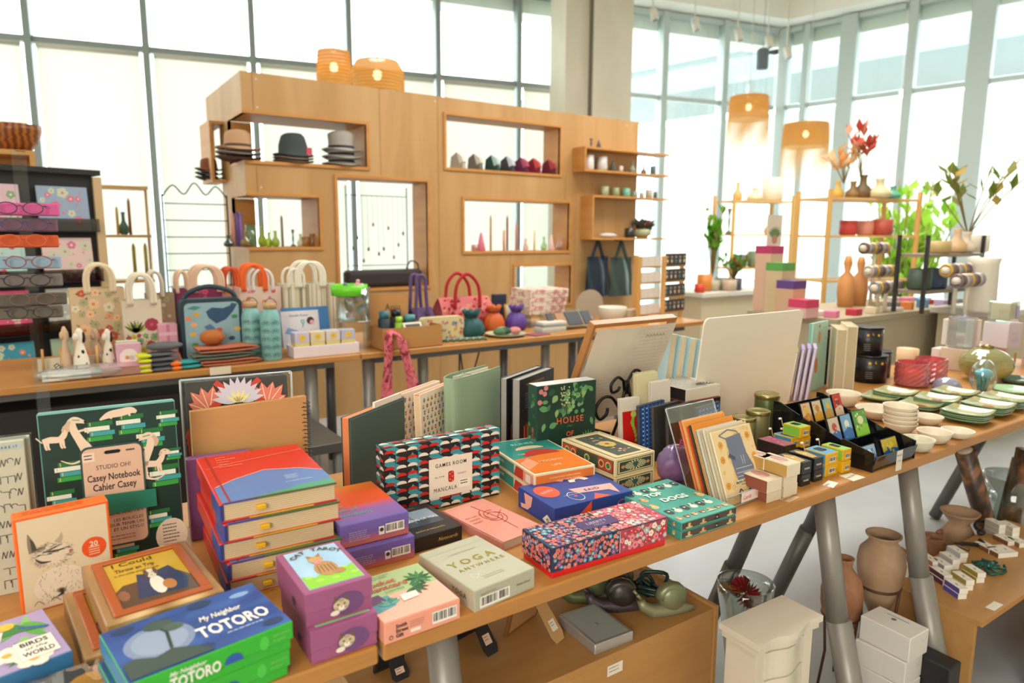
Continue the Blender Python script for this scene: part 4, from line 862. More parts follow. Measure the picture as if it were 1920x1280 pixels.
# -- who said that
f = fit(TZ,Ft=ZC(372,836),Bt=ZC(748,737),At=ZC(212,722),h=.046);note('who',f)
NV = mat('#24408c',.4)
def who_top(m,w,d):
    m.disc(w*.18,d*.6,w*.13,mat('#e0502c'),.0005,26,d*.24);m.text('WHO',w*.18,d*.56,.014,mat('#e9b0a0'),.0008,'C',.02,rot=.3)
    m.poly([(w*.47,d*.48),(w*.96,d*.2),(w*.92,d*.02),(w*.8,d*.18),(w*.42,d*.4)] if False else [(w*.42,d*.52),(w*.44,d*.32),(w*.8,d*.22),(w*.85,d*.04),(w*.93,d*.42)],mat('#e3a49c'),.0006);m.text('SAID',w*.64,d*.32,.0165,NV,.001,'C',.02,rot=-.08,space=1.15)
    for k in range(9):
        a0 = PI*(.05+.1*k);m.poly([(w*.68+q*cos(b),d*.72+q*sin(b)*1.2) for q,b in [(w*.13,a0),(w*.13,a0+.34),(w*.06,a0+.34),(w*.06,a0)]],mat('#eddcc8'),.0006+.00002*k)
    m.text("THAT?",w*.6,d*.84,.012,NV,.0011,'C',.02,rot=.1)
    m.disc(w*.38,d*.24,w*.085,mat('#dfd8d4'),.0006,24,d*.17);m.disc(w*.38,d*.24,w*.08,NV,.0007,24,d*.155);m.disc(w*.38,d*.24,w*.02,mat('#e0502c'),.0009,8);m.text('COLLECTED QUOTES',w*.38,d*.3,.005,mat('#e9e0dc'),.001,'C')
    m.poly([(w*.5,.001),(w*.72,.001),(w*.6,d*.2)],mat('#e0502c'),.0006);m.poly([(w*.36,d*.96),(w*.6,d*.985),(w*.5,d*.84)],mat('#e3a49c'),.0006)
def who_front(m,w,h): m.poly([(w*.1,.001),(w*.46,.001),(w*.46,h-.001),(w*.3,h*.4)],mat('#e0502c'),.0005);m.disc(w*.86,h*.4,h*.32,mat('#c84a7a'),.0006,18);m.disc(w*.86,h*.4,h*.28,NV,.0008,18)
def who_left(m,d,h):
    m.poly([(d*.18,h*.9),(d*.42,h*.9),(d*.38,h*.4),(d*.28,h*.15),(d*.1,h*.1),(d*.08,h*.3),(d*.22,h*.36)],mat('#e3a49c'),.0005);m.poly([(d*.7,h*.2),(d*.82,h*.52),(d*.96,h*.3),(d*.86,h*.01)],mat('#e9dfce'),.0006);m.text('42',d*.84,h*.2,.011,mat(BLK),.0009,'C',.02)
deck(f,'boxed_game','navy blue quote game box with orange and pink shapes','box',NV,None,who_top,who_front,who_left)
# -- liberty floral box
f = fit(TZ,F=ZC(358,1190),Ft=ZC(356,1036) if False else (1034.7,1029),Bt=ZC(955,886),At=ZC(190,941));note('liberty',f)
w,d,h = f.w,f.d,f.h;t = thing('lidded_floral_box','long floral box, navy and pink blossoms, red base, purple label','box',f.M)
m = MB();m.box(.002,.002,0,w-.002,d-.002,h*.6,mat('#d8181c',.4),.001);m.build('base',t)
m = MB();NVF = mat('#232a48',.4);m.box(0,0,h*.2,w,d,h,NVF,.001)
navy_c = [('#d86a62','#f0b8a0'),('#e28a78','#c8483c'),('#8a5a8a','#d8a0b0'),('#6f9ab0','#dfe6dc'),('#d86a62','#c84a48')];pink_c = [('#d8486a','#f0d8c8'),('#f0dccc','#d8a43c'),('#e2808c','#b8283c'),('#c8283c','#f0c8b8'),('#b0b4b4','#f0e6d8'),('#e8a0a4','#d8486a')]
gl = ['#5a8a78','#7fa890','#4a6a7a'];gl2 = ['#c8a43c','#3a4430','#8a9a6a']
X = w*.56
m.on('top',w,d,h);m.rect(X,.001,w-.001,d-.001,mat('#a8404c',.4),.0003);ditsy(m,X,d,navy_c,150,.003,.0065,1,.0007,gl);ditsy(m,w-X-.001,d,pink_c,130,.004,.0095,2,.0007,gl2,x0=X)
m.rect(X-.0006,.001,X+.0006,d-.001,mat('#e8c8a8'),.0015);m.poly([(w*.28,d*.22),(w*.55,d*.24),(w*.56,d*.56),(w*.32,d*.54)] if False else [(w*.34,d*.3),(w*.66,d*.3),(w*.66,d*.66),(w*.34,d*.66)],mat('#4a3468',.35),.0017);m.text('LIBERTY',w*.5,d*.46,.013,mat('#c8b8c8'),.002,'C',.0,wmax=w*.27);m.text('PUZZLE SET',w*.5,d*.38,.005,mat('#c8b8c8'),.002,'C')
m.M = Matrix(((1,0,0,0),(0,0,-1,0),(0,1,0,h*.2),(0,0,0,1)));H_ = h*.8
m.rect(X,.001,w-.001,H_-.001,mat('#a8404c',.4),.0003);ditsy(m,X,H_,navy_c,90,.003,.006,3,.0007,gl);ditsy(m,w-X-.001,H_,pink_c,70,.004,.0085,4,.0007,gl2,x0=X);m.rect(X-.0006,.001,X+.0006,H_-.001,mat('#e8c8a8'),.0015)
m.M = MT((0,d,h*.2)) @ Matrix(((0,0,-1,0),(-1,0,0,0),(0,1,0,0),(0,0,0,1)));ditsy(m,d,H_,navy_c,50,.003,.006,5,.0007,gl)
m.off();m.build('lid',t,'floral patterned lid')
# -- top dogs
f = fit(TZ,F=ZC(1005,996),Ft=ZC(1010,908),Bt=ZC(1203,797),At=ZC(747,737));note('topdogs',f)
hh = f.h/2
def dogface(m,x,y,s,c,c2,z=.0008):
    m.disc(x,y,s,mat(c),z,14,s*1.1);m.disc(x-s*.85,y+s*.3,s*.32,mat(c2),z+.0001,10,s*.6);m.disc(x+s*.85,y+s*.3,s*.32,mat(c2),z+.0001,10,s*.6);m.disc(x,y-s*.35,s*.45,mat('#efe2cc'),z+.0001,10,s*.4)
    m.disc(x-s*.35,y+s*.25,s*.12,mat(BLK),z+.0003,6);m.disc(x+s*.35,y+s*.25,s*.12,mat(BLK),z+.0003,6);m.disc(x,y-s*.2,s*.16,mat(BLK),z+.0003,7)
dc = [('#c89a5c','#a87838'),('#e8e2d6','#cfc6b6'),('#2a2424','#1c1818'),('#8a5a38','#6a4028'),('#d8b070','#b88a48'),('#dcd4c6','#3a3230')]
def td_top(m,w,d):
    r = random.Random(6);k = 0
    for j in range(5):
        for i in range(7):
            x,y = w*(.08+.14*i+.04*(j % 2)),d*(.1+.19*j)
            if w*.12 < x < w*.86 and d*.45 < y < d*.8 or x > w*.93: continue
            c,c2 = dc[(i*3+j*2) % 6];m.disc(x,y-.008,.009,mat(c),.0006+.00001*k,10) if y > .02 else None;dogface(m,x,y,.0068,c,c2,.0009+.00001*k);k += 1
    W = mat('#f2ede0',.4);m.text('TOP',w*.2,d*.66,.024,W,.0022,bold=.03,rot=-.05,wmax=w*.36);m.text('DOGS',w*.3,d*.48,.026,W,.0022,bold=.03,rot=-.05,wmax=w*.5);lines(m,w*.55,d*.06,w*.2,1,.006,'#d8e6dc',.0022,z=.0022)
def td_front(m,w,h):
    m.rect(.001,h*.2,w-.001,h-.001,mat('#4a3a30'),.0004)
    for i in range(4): c,c2 = dc[(i*2+4) % 6];m.disc(w*(.13+.25*i),h*.32,.0105,mat(c),.0005,12,h*.12) ;dogface(m,w*(.13+.25*i),h*.62,h*.22,c,c2,.0007+.0001*i)
g = frame(f.p,f.a,f.w,f.d,hh-.0008)
deck(g,'boxed_card_deck','teal dog illustrated box, lower of the pair beside the card holder','box','#3f9484','#3f9c8c',td_top,td_front,lambda m,d,h: [dogface(m,d*(.1+.2*i),h*.55,h*.24,*dc[i % 6],.0006) for i in range(5)],'teal dog card boxes')
deck(shift(g,0,0,hh),'boxed_card_deck','teal dog illustrated box with white lettering, upper of the pair','box','#3f9484','#3f9c8c',td_top,td_front,lambda m,d,h: [dogface(m,d*(.1+.2*i),h*.55,h*.24,*dc[(i+2) % 6],.0006) for i in range(5)],'teal dog card boxes')
# -- ornate cream boxes
f = fit(TZ,Ft=ZC(678,592),Bt=ZC(880,547),At=ZC(402,487),h=.086);note('ornate',f)
OC = mat('#d8c496',.4);OK_ = mat('#2c2a22',.35)
def or_top(m,w,d):
    m.rect(.006,.006,w-.006,d-.006,OK_,.0004);m.rect(.008,.008,w-.008,d-.008,OC,.0006)
    for i in range(22): m.rect(.009+i*(w-.02)/22,.0085,.009+(i+.5)*(w-.02)/22,.0105,OK_,.0008);m.rect(.009+i*(w-.02)/22,d-.0105,.009+(i+.5)*(w-.02)/22,d-.0085,OK_,.0008)
    for i in range(34): m.rect(.0085,.009+i*(d-.02)/34,.0105,.009+(i+.5)*(d-.02)/34,OK_,.0008);m.rect(w-.0105,.009+i*(d-.02)/34,w-.0085,.009+(i+.5)*(d-.02)/34,OK_,.0008)
    m.rect(w*.2,d*.1,w*.8,d*.9,mat('#3a4434'),.001);r = random.Random(8)
    for k in range(60): m.leaf(w*r.uniform(.35,.65),d*r.uniform(.2,.8),.012,.003,r.uniform(0,6.28),mat(r.choice(['#8a2c28','#b8a04a','#3f6a4a','#c8b878','#2f4a6a'])),.0012+.00001*k)
    flower(m,w*.5,d*.5,w*.18,'#b8a04a','#8a2c28',8,.002)
def or_front(m,w,h):
    m.rect(w*.05,h*.12,w*.95,h*.88,OK_,.0004);m.rect(w*.065,h*.16,w*.935,h*.84,mat('#cfc08a'),.0006);m.rect(w*.1,h*.22,w*.9,h*.78,mat('#2f4038'),.0007)
    for k in range(20): a = 2*PI*k/20;m.poly([(w*.5,h*.5),(w*.5+w*.27*cos(a),h*.5+h*.26*sin(a)),(w*.5+w*.27*cos(a+.16),h*.5+h*.26*sin(a+.16))],mat('#d8cc9a'),.0009)
    m.poly([(w*.5,h*.3),(w*.42,h*.55),(w*.45,h*.66),(w*.55,h*.66),(w*.58,h*.55)],mat('#2f5a50'),.0012)
    for sx in (-1,1): m.leaf(w*.5+sx*w*.27,h*.5,w*.1,h*.1,0 if sx > 0 else PI,mat('#c8823c'),.001); 
def or_left(m,d,h):
    m.rect(d*.03,h*.12,d*.97,h*.88,OK_,.0004);m.rect(d*.04,h*.16,d*.96,h*.84,mat('#a8402c'),.0006);m.rect(d*.3,h*.18,d*.7,h*.82,mat('#38402c'),.0007)
    for k,a in enumerate((.12,.24,.5,.76,.88)): m.disc(d*a,h*.5,h*.24,mat('#c8a860'),.0009,8);m.disc(d*a,h*.5,h*.16,mat(['#2f6a4a','#8a2c28'][k % 2]),.0011,8)
g = frame(f.p,f.a,f.w,f.d,.0425)
deck(g,'ornate_card_box','ornate cream card box with black borders, lower of the pair','box',OC,OC,or_top,or_front,or_left,'ornate cream boxes')
deck(shift(g,0,0,.0433),'ornate_card_box','ornate cream card box with gem emblem and painted lid, upper of the pair','box',OC,OC,or_top,or_front,or_left,'ornate cream boxes')
# ================================================================== FRONT TABLE, RIGHT HALF
def rp(p,wpx): return wpx/2*((Vector(p)-CAMPOS).dot(CF))/FPX
def LF(x,y,z,adeg,leandeg,w,h,d=.01):      # leaning frame, origin bottom left, tilts back by leandeg
    f = frame(Vector((x,y,z)),rdn(adeg),w,d,h);f.L = lean(f,leandeg);return f
# -- writing panel on iron easel (seen from the back)
f = LF(1.215,1.535,.80,0.3,-23.8,.325,.34,.028)
t = thing('framed_writing_panel','wooden framed panel covered with old handwriting, leaning on the iron scroll easel','frame',f.L)
w,h = f.w,f.h;m = MB();b = .012
for (x0,z0,x1,z1) in [(0,0,w,b),(0,h-b,w,h),(0,b,b,h-b),(w-b,b,w,h-b)]: m.box(x0,.002,z0,x1,.026,z1,mat('#a9713c',.4),.0015)
m.build('wooden_frame',t)
m = MB();PAP = ramp_mat('old_paper',[(0,'#c9bda8'),(.5,'#dccfbb'),(1,'#eae0ce')],'noise',9,(1,1,1),.8,4)
m.grid(lambda u,v: (.013+(w-.016)*u,-.002-.006*sin(PI*u)*sin(PI*v*.9)-.005*v*sin(2.4*u+.4),.003+(h-.016)*v),16,16,PAP)
m.build('script_paper',t)
m = MB();INK = mat('#8a7f70',.8);r = random.Random(4)
m.M = Matrix(((1,0,0,0),(0,0,-1,-.0125),(0,1,0,0),(0,0,0,1)))
for i in range(24):
    y = h*.93-i*h*.036;x = w*.5+r.uniform(0,.02) if i < 13 else w*.07
    xe = w*.9
    while x < xe:
        l = r.uniform(.006,.022);m.line([(x+l*q/4,y+r.uniform(-.001,.0014)+q*.0005) for q in range(5)],.0005,INK,.0);x += l+.003
for i in range(6): m.line([(w*(.62+.04*i),h*.86),(w*(.63+.04*i),h*.885),(w*(.65+.04*i),h*.865)],.0016,INK,.0003)
m.off();m.build('handwriting',t)
t = thing('iron_easel','black wrought iron scroll easel in front of the writing panel','easel',TR(1.36,1.42,TZ))
IR = mat('#1b191a',.35,.4)
def scroll(cx,cz,r0,turns,s,y,a0): return [(cx+s*r0*(1-.62*i/26)*cos(a0+turns*2*PI*i/26),y,cz+r0*(1-.62*i/26)*sin(a0+turns*2*PI*i/26)) for i in range(27)]
m = MB();m.tube([(0,.0,.19),(-.012,.0,.14),(-.02,.01,.07),(-.03,.03,.006)],.0045,IR,8);m.tube([(.004,.0,.19),(.016,.0,.14),(.03,.01,.07),(.05,.03,.006)],.0045,IR,8);m.build('post',t)
m = MB();m.tube([(-.006,0,.15)]+smooth([(-.012,0,.19),(-.036,-.002,.203),(-.058,0,.185),(-.055,0,.162),(-.034,0,.164),(-.026,0,.175)],6),.0042,IR,8);m.build('scroll',t)
m = MB();m.tube([(.004,0,.15)]+smooth([(.006,0,.19),(.026,-.002,.215),(.05,0,.212),(.056,0,.19),(.042,0,.176),(.028,0,.184)],6),.0042,IR,8);m.build('scroll',t)
m = MB();m.tube(smooth([(-.025,0,.11),(-.06,-.005,.148),(-.095,-.005,.15),(-.115,0,.12),(-.1,0,.09),(-.075,0,.1),(-.07,0,.118)],6),.0045,IR,8);m.build('scroll',t)
m = MB();m.tube(smooth([(.03,0,.11),(.05,0,.14),(.075,0,.148),(.09,0,.13)],6),.0042,IR,8);m.build('scroll',t)
m = MB();m.tube([(-.12,.15,.055),(.14,.15,.055)],.005,IR,8);m.tube([(-.12,.15,.055),(-.13,.12,.004)],.0045,IR,8);m.tube([(.14,.15,.055),(.15,.12,.004)],.0045,IR,8);m.tube([(-.03,.03,.03),(-.12,.15,.055)],.004,IR,8);m.tube([(.05,.03,.03),(.14,.15,.055)],.004,IR,8);m.build('ledge',t)
# -- whiteboard easel panel
f = LF(1.665,1.445,.752,-.4,-6.8,.503,.35,.006)
m = MB();CW = mat('#e4dac8',.5);m.M = Matrix(((1,0,0,0),(0,0,-1,.006),(0,1,0,0),(0,0,0,1)));m.prism(rr(0,0,f.w,f.h,.022,7),0,.006,CW)
m.text('handmade',f.w*.06,f.h*.3,.008,mat('#8f8778'),.0064);m.text('shop notes',f.w*.06,f.h*.26,.006,mat('#8f8778'),.0064)
m.off();m.build('presentation_board',None,'large plain cream board with rounded corners behind the card holder','board',M=f.L)
# -- pale blue books behind it
p = PN(1256,703,(1.62,1.56),0)
for k in range(4):
    x = 1.60+.034*k;y = 1.515-.012*k;f = frame((x,y,TZ),rdn(72),.16,.03,.295-.008*k);w,d,h = .14,.028,f.h
    t = thing('pale_blue_book',['leftmost and tallest pale blue hardcover behind the cream board','second pale blue hardcover from the left behind the cream board','third pale blue hardcover from the left behind the cream board','pale blue hardcover closest to the cream board'][k],'book',MT((x,y,TZ)) @ MR(rdn(8),4,'Y'),'pale blue hardcovers')
    m = MB();c = mat('#a9c2c4',.5);m.box(0,0,0,.0025,w,h,c,.0006);m.box(d-.0025,0,0,d,w,h,c,.0006);m.box(0,w-.003,0,d,w,h,c,.0006);m.build('cover',t)
    m = MB();m.box(.0028,.003,.002,d-.0028,w-.003,h-.003,mat('#d3bd98',.8));m.build('pages',t)
# -- cards behind the dark notebooks
def cardpack(p,a,ln,w,h,n,cols,label,art=None,gap=.0035,grp='standing packs of cards',name='card_pack'):
    t = thing(name,label,'cards',TR(p[0],p[1],p[2],rdn(a)) @ MR(-rdn(ln),4,'X'),grp)
    for k in range(n):
        m = MB();m.box(.0015*(k % 2),k*gap,0,w+.0015*(k % 2),k*gap+gap*.7,h-.004*(k % 2)+.001*k,mat(cols[k % len(cols)],.6),.0004)
        if k == 0 and art: m.on('front',w,.003,h);art(m,w,h);m.off()
        m.build('card',t)
    return t
p = P(*ZD(402,860),TZ)
cardpack((1.345,1.352,.752),3,3,.085,.215,5,['#d8cda4','#c9bb86','#ded4b4'],'tall cream envelopes standing behind the pale decorated cards',grp=None)
def ang(m,w,h):
    m.rect(w*.12,h*.12,w*.88,h*.58,mat('#d8cbb6'),.0005);m.rect(w*.14,h*.14,w*.86,h*.56,mat('#dfd2c4'),.0007)
    for sx in (-1,1): m.leaf(w*.5,h*.4,w*.34,h*.09,.5 if sx > 0 else PI-.5,mat('#c4b59c'),.0009)
    m.poly([(w*.5,h*.75),(w*.38,h*.3),(w*.62,h*.3)],mat('#cfb888'),.0011);m.disc(w*.5,h*.62,w*.06,mat('#e6d2b0'),.0013,10)
cardpack((1.372,1.325,.752),0,3,.076,.195,4,['#dccfc2','#cbbcae','#d8c8bc'],'pale cards with a figure print in front of the cream envelopes',ang,grp=None)
def redc(m,w,h):
    m.rect(w*.12,.002,w*.9,h*.78,mat('#c8201c',.3),.0005)
    for k in range(8): m.leaf(w*.7,h*(.25+.06*k),w*.22,h*.03,.4+.5*k,mat('#8ab83c'),.0009+.00002*k) 
    m.disc(w*.66,h*.72,w*.14,mat('#b8cc5a'),.0012,10)
cardpack((1.262,1.33,.752),-4,5,.07,.16,3,['#d6cdbc','#c8bfae'],'card with red panel and green sprig in a clear sleeve, left of the cream envelopes',redc,grp=None)
# -- row of black and blue notebooks
def bluefront(m,w,h):
    m.rect(.003,.003,w-.003,h-.003,mat('#23529a',.4),.0005)
    for i in range(6):
        x = w*(.1+.155*i);m.rect(x,.003,x+.0025,h-.003,mat('#16233f'),.0008);m.rect(x+.006,.003,x+.009,h-.003,mat('#5f8cc8'),.0008) 
        for j in range(12): m.poly([(x+.0012,h*(.03+.08*j)),(x+.004,h*(.05+.08*j)),(x+.0012,h*(.07+.08*j)),(x-.0016,h*(.05+.08*j))],mat('#dfe6ec'),.001)
names = ['leftmost blue patterned dark notebook beside the red panel card','second dark notebook from the left in the upright row','middle dark grey notebook of the upright row','dark grey notebook just behind the blue and black striped one','blue and black striped notebook at the front of the upright row']
for k in range(5):
    x,y = 1.292+.030*k,1.285-.023*k;w,d,h = .112,.011,.15-.002*(k % 3)
    t = thing('dark_notebook',names[k],'notebook',TR(x,y,TZ,rdn(8)) @ MR(rdn(-4),4,'X'),'upright dark notebooks')
    m = MB();c = mat(['#2c3a5c','#343230','#3b3836','#3e3b38','#2a3145'][k],.5);m.box(0,0,0,w,.0016,h,c);m.box(0,d-.0016,0,w,d,h,c);m.box(w-.002,0,0,w,d,h,c)
    if k in (0,4): m.on('front',w,d,h);bluefront(m,w,h);m.off()
    m.build('cover',t);m = MB();m.box(.0015,.0016,.0015,w-.002,d-.0016,h-.0015,mat('#4b4743',.8));m.build('pages',t)
# -- black and white patterned boxes
f = fit(TZ,Ft=ZD(780,545),Bt=ZD(975,506),At=ZD(580,492),h=.152);f.d = min(f.d,.19);note('bwbox',f)
def fan_top(m,w,d):
    K = mat('#201e1f',.25)
    for i in range(11): m.poly([(w*(.02+.06*i),.002),(w*(.04+.06*i),.002),(w*(.12+.085*i) if w*(.12+.085*i) < w else w-.001,d-.002),(w*(.09+.085*i) if w*(.09+.085*i) < w else w-.002,d-.002)],K,.0006)
    for k in range(9): a = PI*k/9;m.poly([(w*.72,d*.12),(w*.72+w*.24*cos(a),d*.12+d*.22*sin(a)),(w*.72+w*.24*cos(a+.17),d*.12+d*.22*sin(a+.17))],K,.0011)
for k in range(4):
    z = k*.038;g = shift(frame(f.p,f.a,f.w,f.d,.037),.006*(k % 2),-.008*((k+1) % 2),z)
    deck(g,'patterned_lidded_box',['lowest patterned box behind the notebooks','second lowest patterned box behind the notebooks','black box with red leaf pattern under the black and white lidded one','box with black and white fan pattern lid beside the cream board'][k],'box','#ded3c0' if k == 3 else '#26211f','#d6cfc2' if k == 3 else '#9c2c24',fan_top if k == 3 else None,
         lambda m,w,h,k=k: [m.leaf(w*(.1+.18*i),h*.4,w*.14,h*.2,.4*(i % 3),mat('#c8402c' if i % 2 else '#e08a3c'),.0006) for i in range(5)] if k == 2 else None,lambda m,d,h,k=k: m.rect(.001,.001,d-.001,h-.001,mat('#1c1a1a'),.0004) if k == 3 else [m.leaf(d*(.1+.18*i),h*.4,d*.14,h*.2,.4*(i % 3),mat('#c8402c' if i % 2 else '#e08a3c'),.0006) for i in range(5)],'patterned boxes stack')
# -- acrylic card holder with cards
AC = glass('clear_acrylic','#f6fafa',.1);ACE = glass('acrylic_edge','#e2eaea',.3,.05,.3,'#e8ecea')
t = thing('acrylic_card_holder','clear acrylic holder full of greeting cards at the table edge','card holder',TR(1.226,.955,TZ,rdn(2.2)))
m = MB();s21,c21 = sin(rdn(21)),cos(rdn(21))
m.box(-.02,-.02,.0,.165,.20,.003,AC);m.build('base_plate',t)
B_ = MT((-.018,.085,.003)) @ MR(-rdn(23),4,'X')
m = MB();m.box(0,0,0,.177,.003,.205,AC,M=B_);[m.tube([a,b],.0016,ACE,6,M=B_) for a,b in [((0,0,0),(0,0,.205)),((0,0,.205),(.177,0,.205)),((.177,0,.205),(.177,0,0))]];m.build('back_plate',t)
m = MB();m.box(-.018,-.022,.003,.165,-.019,.030,AC);m.tube([(-.018,-.0205,.03),(.165,-.0205,.03)],.0014,ACE,6);m.tube([(-.018,-.0205,.003),(.165,-.0205,.003)],.0014,ACE,6);m.build('front_lip',t)
m = MB();m.M = Matrix(((1,0,0,0),(0,0,-1,-.0225),(0,1,0,.003),(0,0,0,1)));m.rect(.03,.004,.125,.027,mat('#ecdcd2',.6),.0002);RD = mat('#c8303c');m.text('Cards',.036,.010,.013,RD,.0006,shear=.2,rot=.03);m.text('5.0 6 gift',.084,.012,.010,RD,.0006,shear=.2,wmax=.036);m.off();m.build('price_sign',t,'handwritten price sign')
def denim(m,w,h):
    m.rect(.001,.001,w-.001,h-.001,mat('#e4c894',.5),.0003);r = random.Random(3);O = ['#d8963c','#cf8a34','#c87a2c','#e0a850']
    for k in range(70):
        x,y = w*r.uniform(.06,.94),h*r.uniform(.04,.96);s = r.uniform(.003,.007);m.line([(x+s*(1-q/14)*cos(q*.7),y+s*(1-q/14)*sin(q*.7)) for q in range(10)],.0009,mat(r.choice(O)),.0006) if .008 < x < w-.008 and .008 < y < h-.008 else None
    for x,y in [(.15,.8),(.85,.85),(.12,.6),(.9,.55),(.1,.25)]: flower(m,w*x,h*y,.0085,'#d8963c','#b8702c',7,.0009)
    D = mat('#6d7488',.7);m.poly([(w*.3,h*.88),(w*.68,h*.9),(w*.72,h*.62),(w*.82,h*.42),(w*.78,h*.3),(w*.36,h*.28),(w*.32,h*.5)],D,.0014);m.line([(w*.32,h*.86),(w*.16,h*.93),(w*.4,h*.985),(w*.6,h*.94),(w*.66,h*.88)],.003,D,.0013)
    for b in (.44,.38,.33): m.line([(w*.36,h*b),(w*.78,h*(b-.01))],.0012,mat('#c9cdd6'),.0018)
    m.poly([(w*.26,h*.62),(w*.4,h*.55),(w*.42,h*.6),(w*.3,h*.67)],mat('#4a5064'),.002);m.line([(w*.62,h*.6),(w*.62,h*.48)],.001,mat('#dfe2e8'),.002);m.line([(w*.56,h*.6),(w*.57,h*.48)],.001,mat('#dfe2e8'),.002)
    m.rect(w*.26,h*.23,w*.84,h*.285,mat('#ecd9ac'),.002);m.text('denim.denim.denim.',w*.55,h*.24,.0105,mat(BLK),.0024,'C',.02,wmax=w*.55);m.rect(w*.4,h*.215,w*.75,h*.222,mat('#6a6050'),.0022)
    for sx in (.36,.62): m.disc(w*sx,h*.1,w*.055,mat('#4a4f66'),.0018,14,h*.07,rot=.3 if sx > .5 else 0);m.disc(w*sx,h*.1,w*.03,mat('#e4c894'),.0021,12,h*.045,rot=.3 if sx > .5 else 0)
cols = ['#efe2c8','#c9b894','#d8cdb6','#b9ab92','#d4c8b0','#a89a80','#e08a2c','#2f3a34','#c8481c','#e39a3c','#e0b088','#d8783c']
for k in range(12):
    y = .0+k*.0062;hh_ = [.166,.17,.172,.168,.17,.166,.178,.176,.172,.182,.184,.18][k];xo = [0,-.004,-.008,-.010,-.014,-.016,-.014,-.016,-.018,-.018,-.016,-.02][k]+.001
    T = MT((1.226,.955,TZ)) @ MR(rdn(2.2),4,'Z') @ MT((xo,y-.012,.0035)) @ MR(-rdn(21.2),4,'X')
    m = MB();w = .146 if k < 6 else .15;m.box(0,0,0,w,.0034,hh_,mat(cols[k],.6),.0003)
    if k == 0: m.on('front',w,.003,hh_);denim(m,w,hh_);m.off()
    if k == 10: m.on('front',w,.003,hh_);m.disc(w*.85,hh_*.93,.006,mat('#a87850'),.0006,12);m.off()
    m.build('greeting_card',None,['front card in the acrylic holder with denim print','second card in the acrylic holder, right behind the denim one','third card from the front in the acrylic holder','fourth card from the front in the acrylic holder','fifth card from the front in the acrylic holder','sixth card from the front in the acrylic holder','orange card in the middle of the acrylic holder','dark card in the middle of the acrylic holder','red orange card in the rear half of the acrylic holder','bright yellow orange card in the rear of the acrylic holder','peach card with an oval mark in the rear of the acrylic holder','orange card at the very back of the acrylic holder'][k],'card','greeting cards in the acrylic holder',M=T)
# -- organza bag with pink ribbon
t = thing('organza_gift_bag','sheer violet organza bag with a magenta bow behind the card holder','bag',TR(1.25,1.13,TZ))
m = MB();ORG = glass('organza','#c8a8d0',.12,.3,.35,'#9a7ab0');m.blob((0,0,.045),(.05,.035,.045),ORG,16,10,f=lambda a,t_: 1+.12*sin(5*a+3*t_));m.build('sheer_pouch',t)
m = MB();MG = mat('#c83a8c',.3)
for k in range(7): a = .9*k;m.tube(smooth([(.03,-.01,.085),(.03+.025*cos(a),-.01+.012*sin(a),.1+.012*sin(a*2)),(.03+.04*cos(a+.4),-.01,.085+.02*sin(a))],4),.003,MG,6,flat=.4)
m.build('ribbon_bow',t,'magenta ribbon bow')
# -- small tins
for k,(u,v,wp,vt,lab) in enumerate([(1434,812,46,737,'tall clear tin with a gold rim and green contents beside the cream board'),(1418,830,44,768,'gold rimmed glass tin left of the tall green one'),(1392,836,44,780,'leftmost gold lidded tin behind the greeting cards')]):
    p = P(u,v,TZ);r = rp(p,wp);h = hz(p,vt)
    t = thing('lidded_tin',lab,'tin',MT(p),'small gold tins');m = MB();G_ = mat('#8f8450',.25,.7);m.lathe([(r*.93,0),(r*.95,.003),(r*.95,h*.9),(r*.93,h*.92)],mat(['#5f6a3c','#7d7850','#8a8a5a'][k],.3,.3),26);m.build('body',t)
    m = MB();m.lathe([(r*.96,h*.88),(r,h*.9),(r,h*.97),(r*.95,h),(r*.85,h*.985),(0,h*.985)],G_,26);m.build('lid',t,'gold lid')
# -- tiered magnet display
fx = Vector((1.723,.889,TZ));w = .215;D_ = .30; 
hb = hz(Vector((1.723,1.19,TZ)),750.6);hf = hz(fx,851);note('tray',frame(fx,0,w,D_,hb))
t = thing('tiered_display_stand','black acrylic three tier display holding small picture magnets','display stand',MT(fx));AB = mat('#131314',.08)
for k,x in enumerate((0,w-.003)):
    m = MB();m.M = Matrix(((0,0,1,x),(1,0,0,0),(0,1,0,0),(0,0,0,1)));m.prism([(0,0),(D_,0),(D_,hb),(D_-.02,hb),(D_*.62,hb*.72),(D_*.6,hb*.76),(D_*.3,hb*.5),(D_*.28,hb*.54),(0,hf)],0,.003,AB);m.off();m.build('side_panel',t)
m = MB();m.box(.003,0.004,0,w-.003,.007,hf*.8,AB,M=MR(rdn(14),4,'X'));m.build('front_lip',t)
tiers = [(.03,.004),(.115,hb*.3),(.20,hb*.58)]
for k,(y,z) in enumerate(tiers):
    m = MB();m.box(.003,y,z,w-.003,y+.075,z+.003,AB);m.box(.003,y+.072,z,w-.003,y+.075,min(z+hb*.36,hb),AB);m.build('shelf',t)
m = MB();m.M = Matrix(((1,0,0,0),(0,0,-1,-.009),(0,1,0,0),(0,0,0,1)));m.rect(w*.34,-.004,w*.48,hf*1.0,mat('#ddd2c2',.6),.012);m.text('MAGNET',w*.35,hf*.7,.006,mat(BLK),.0126,wmax=w*.12);m.text('$ 7.00',w*.37,hf*.4,.006,mat(BLK),.0126);m.off();m.build('price_tag',t)
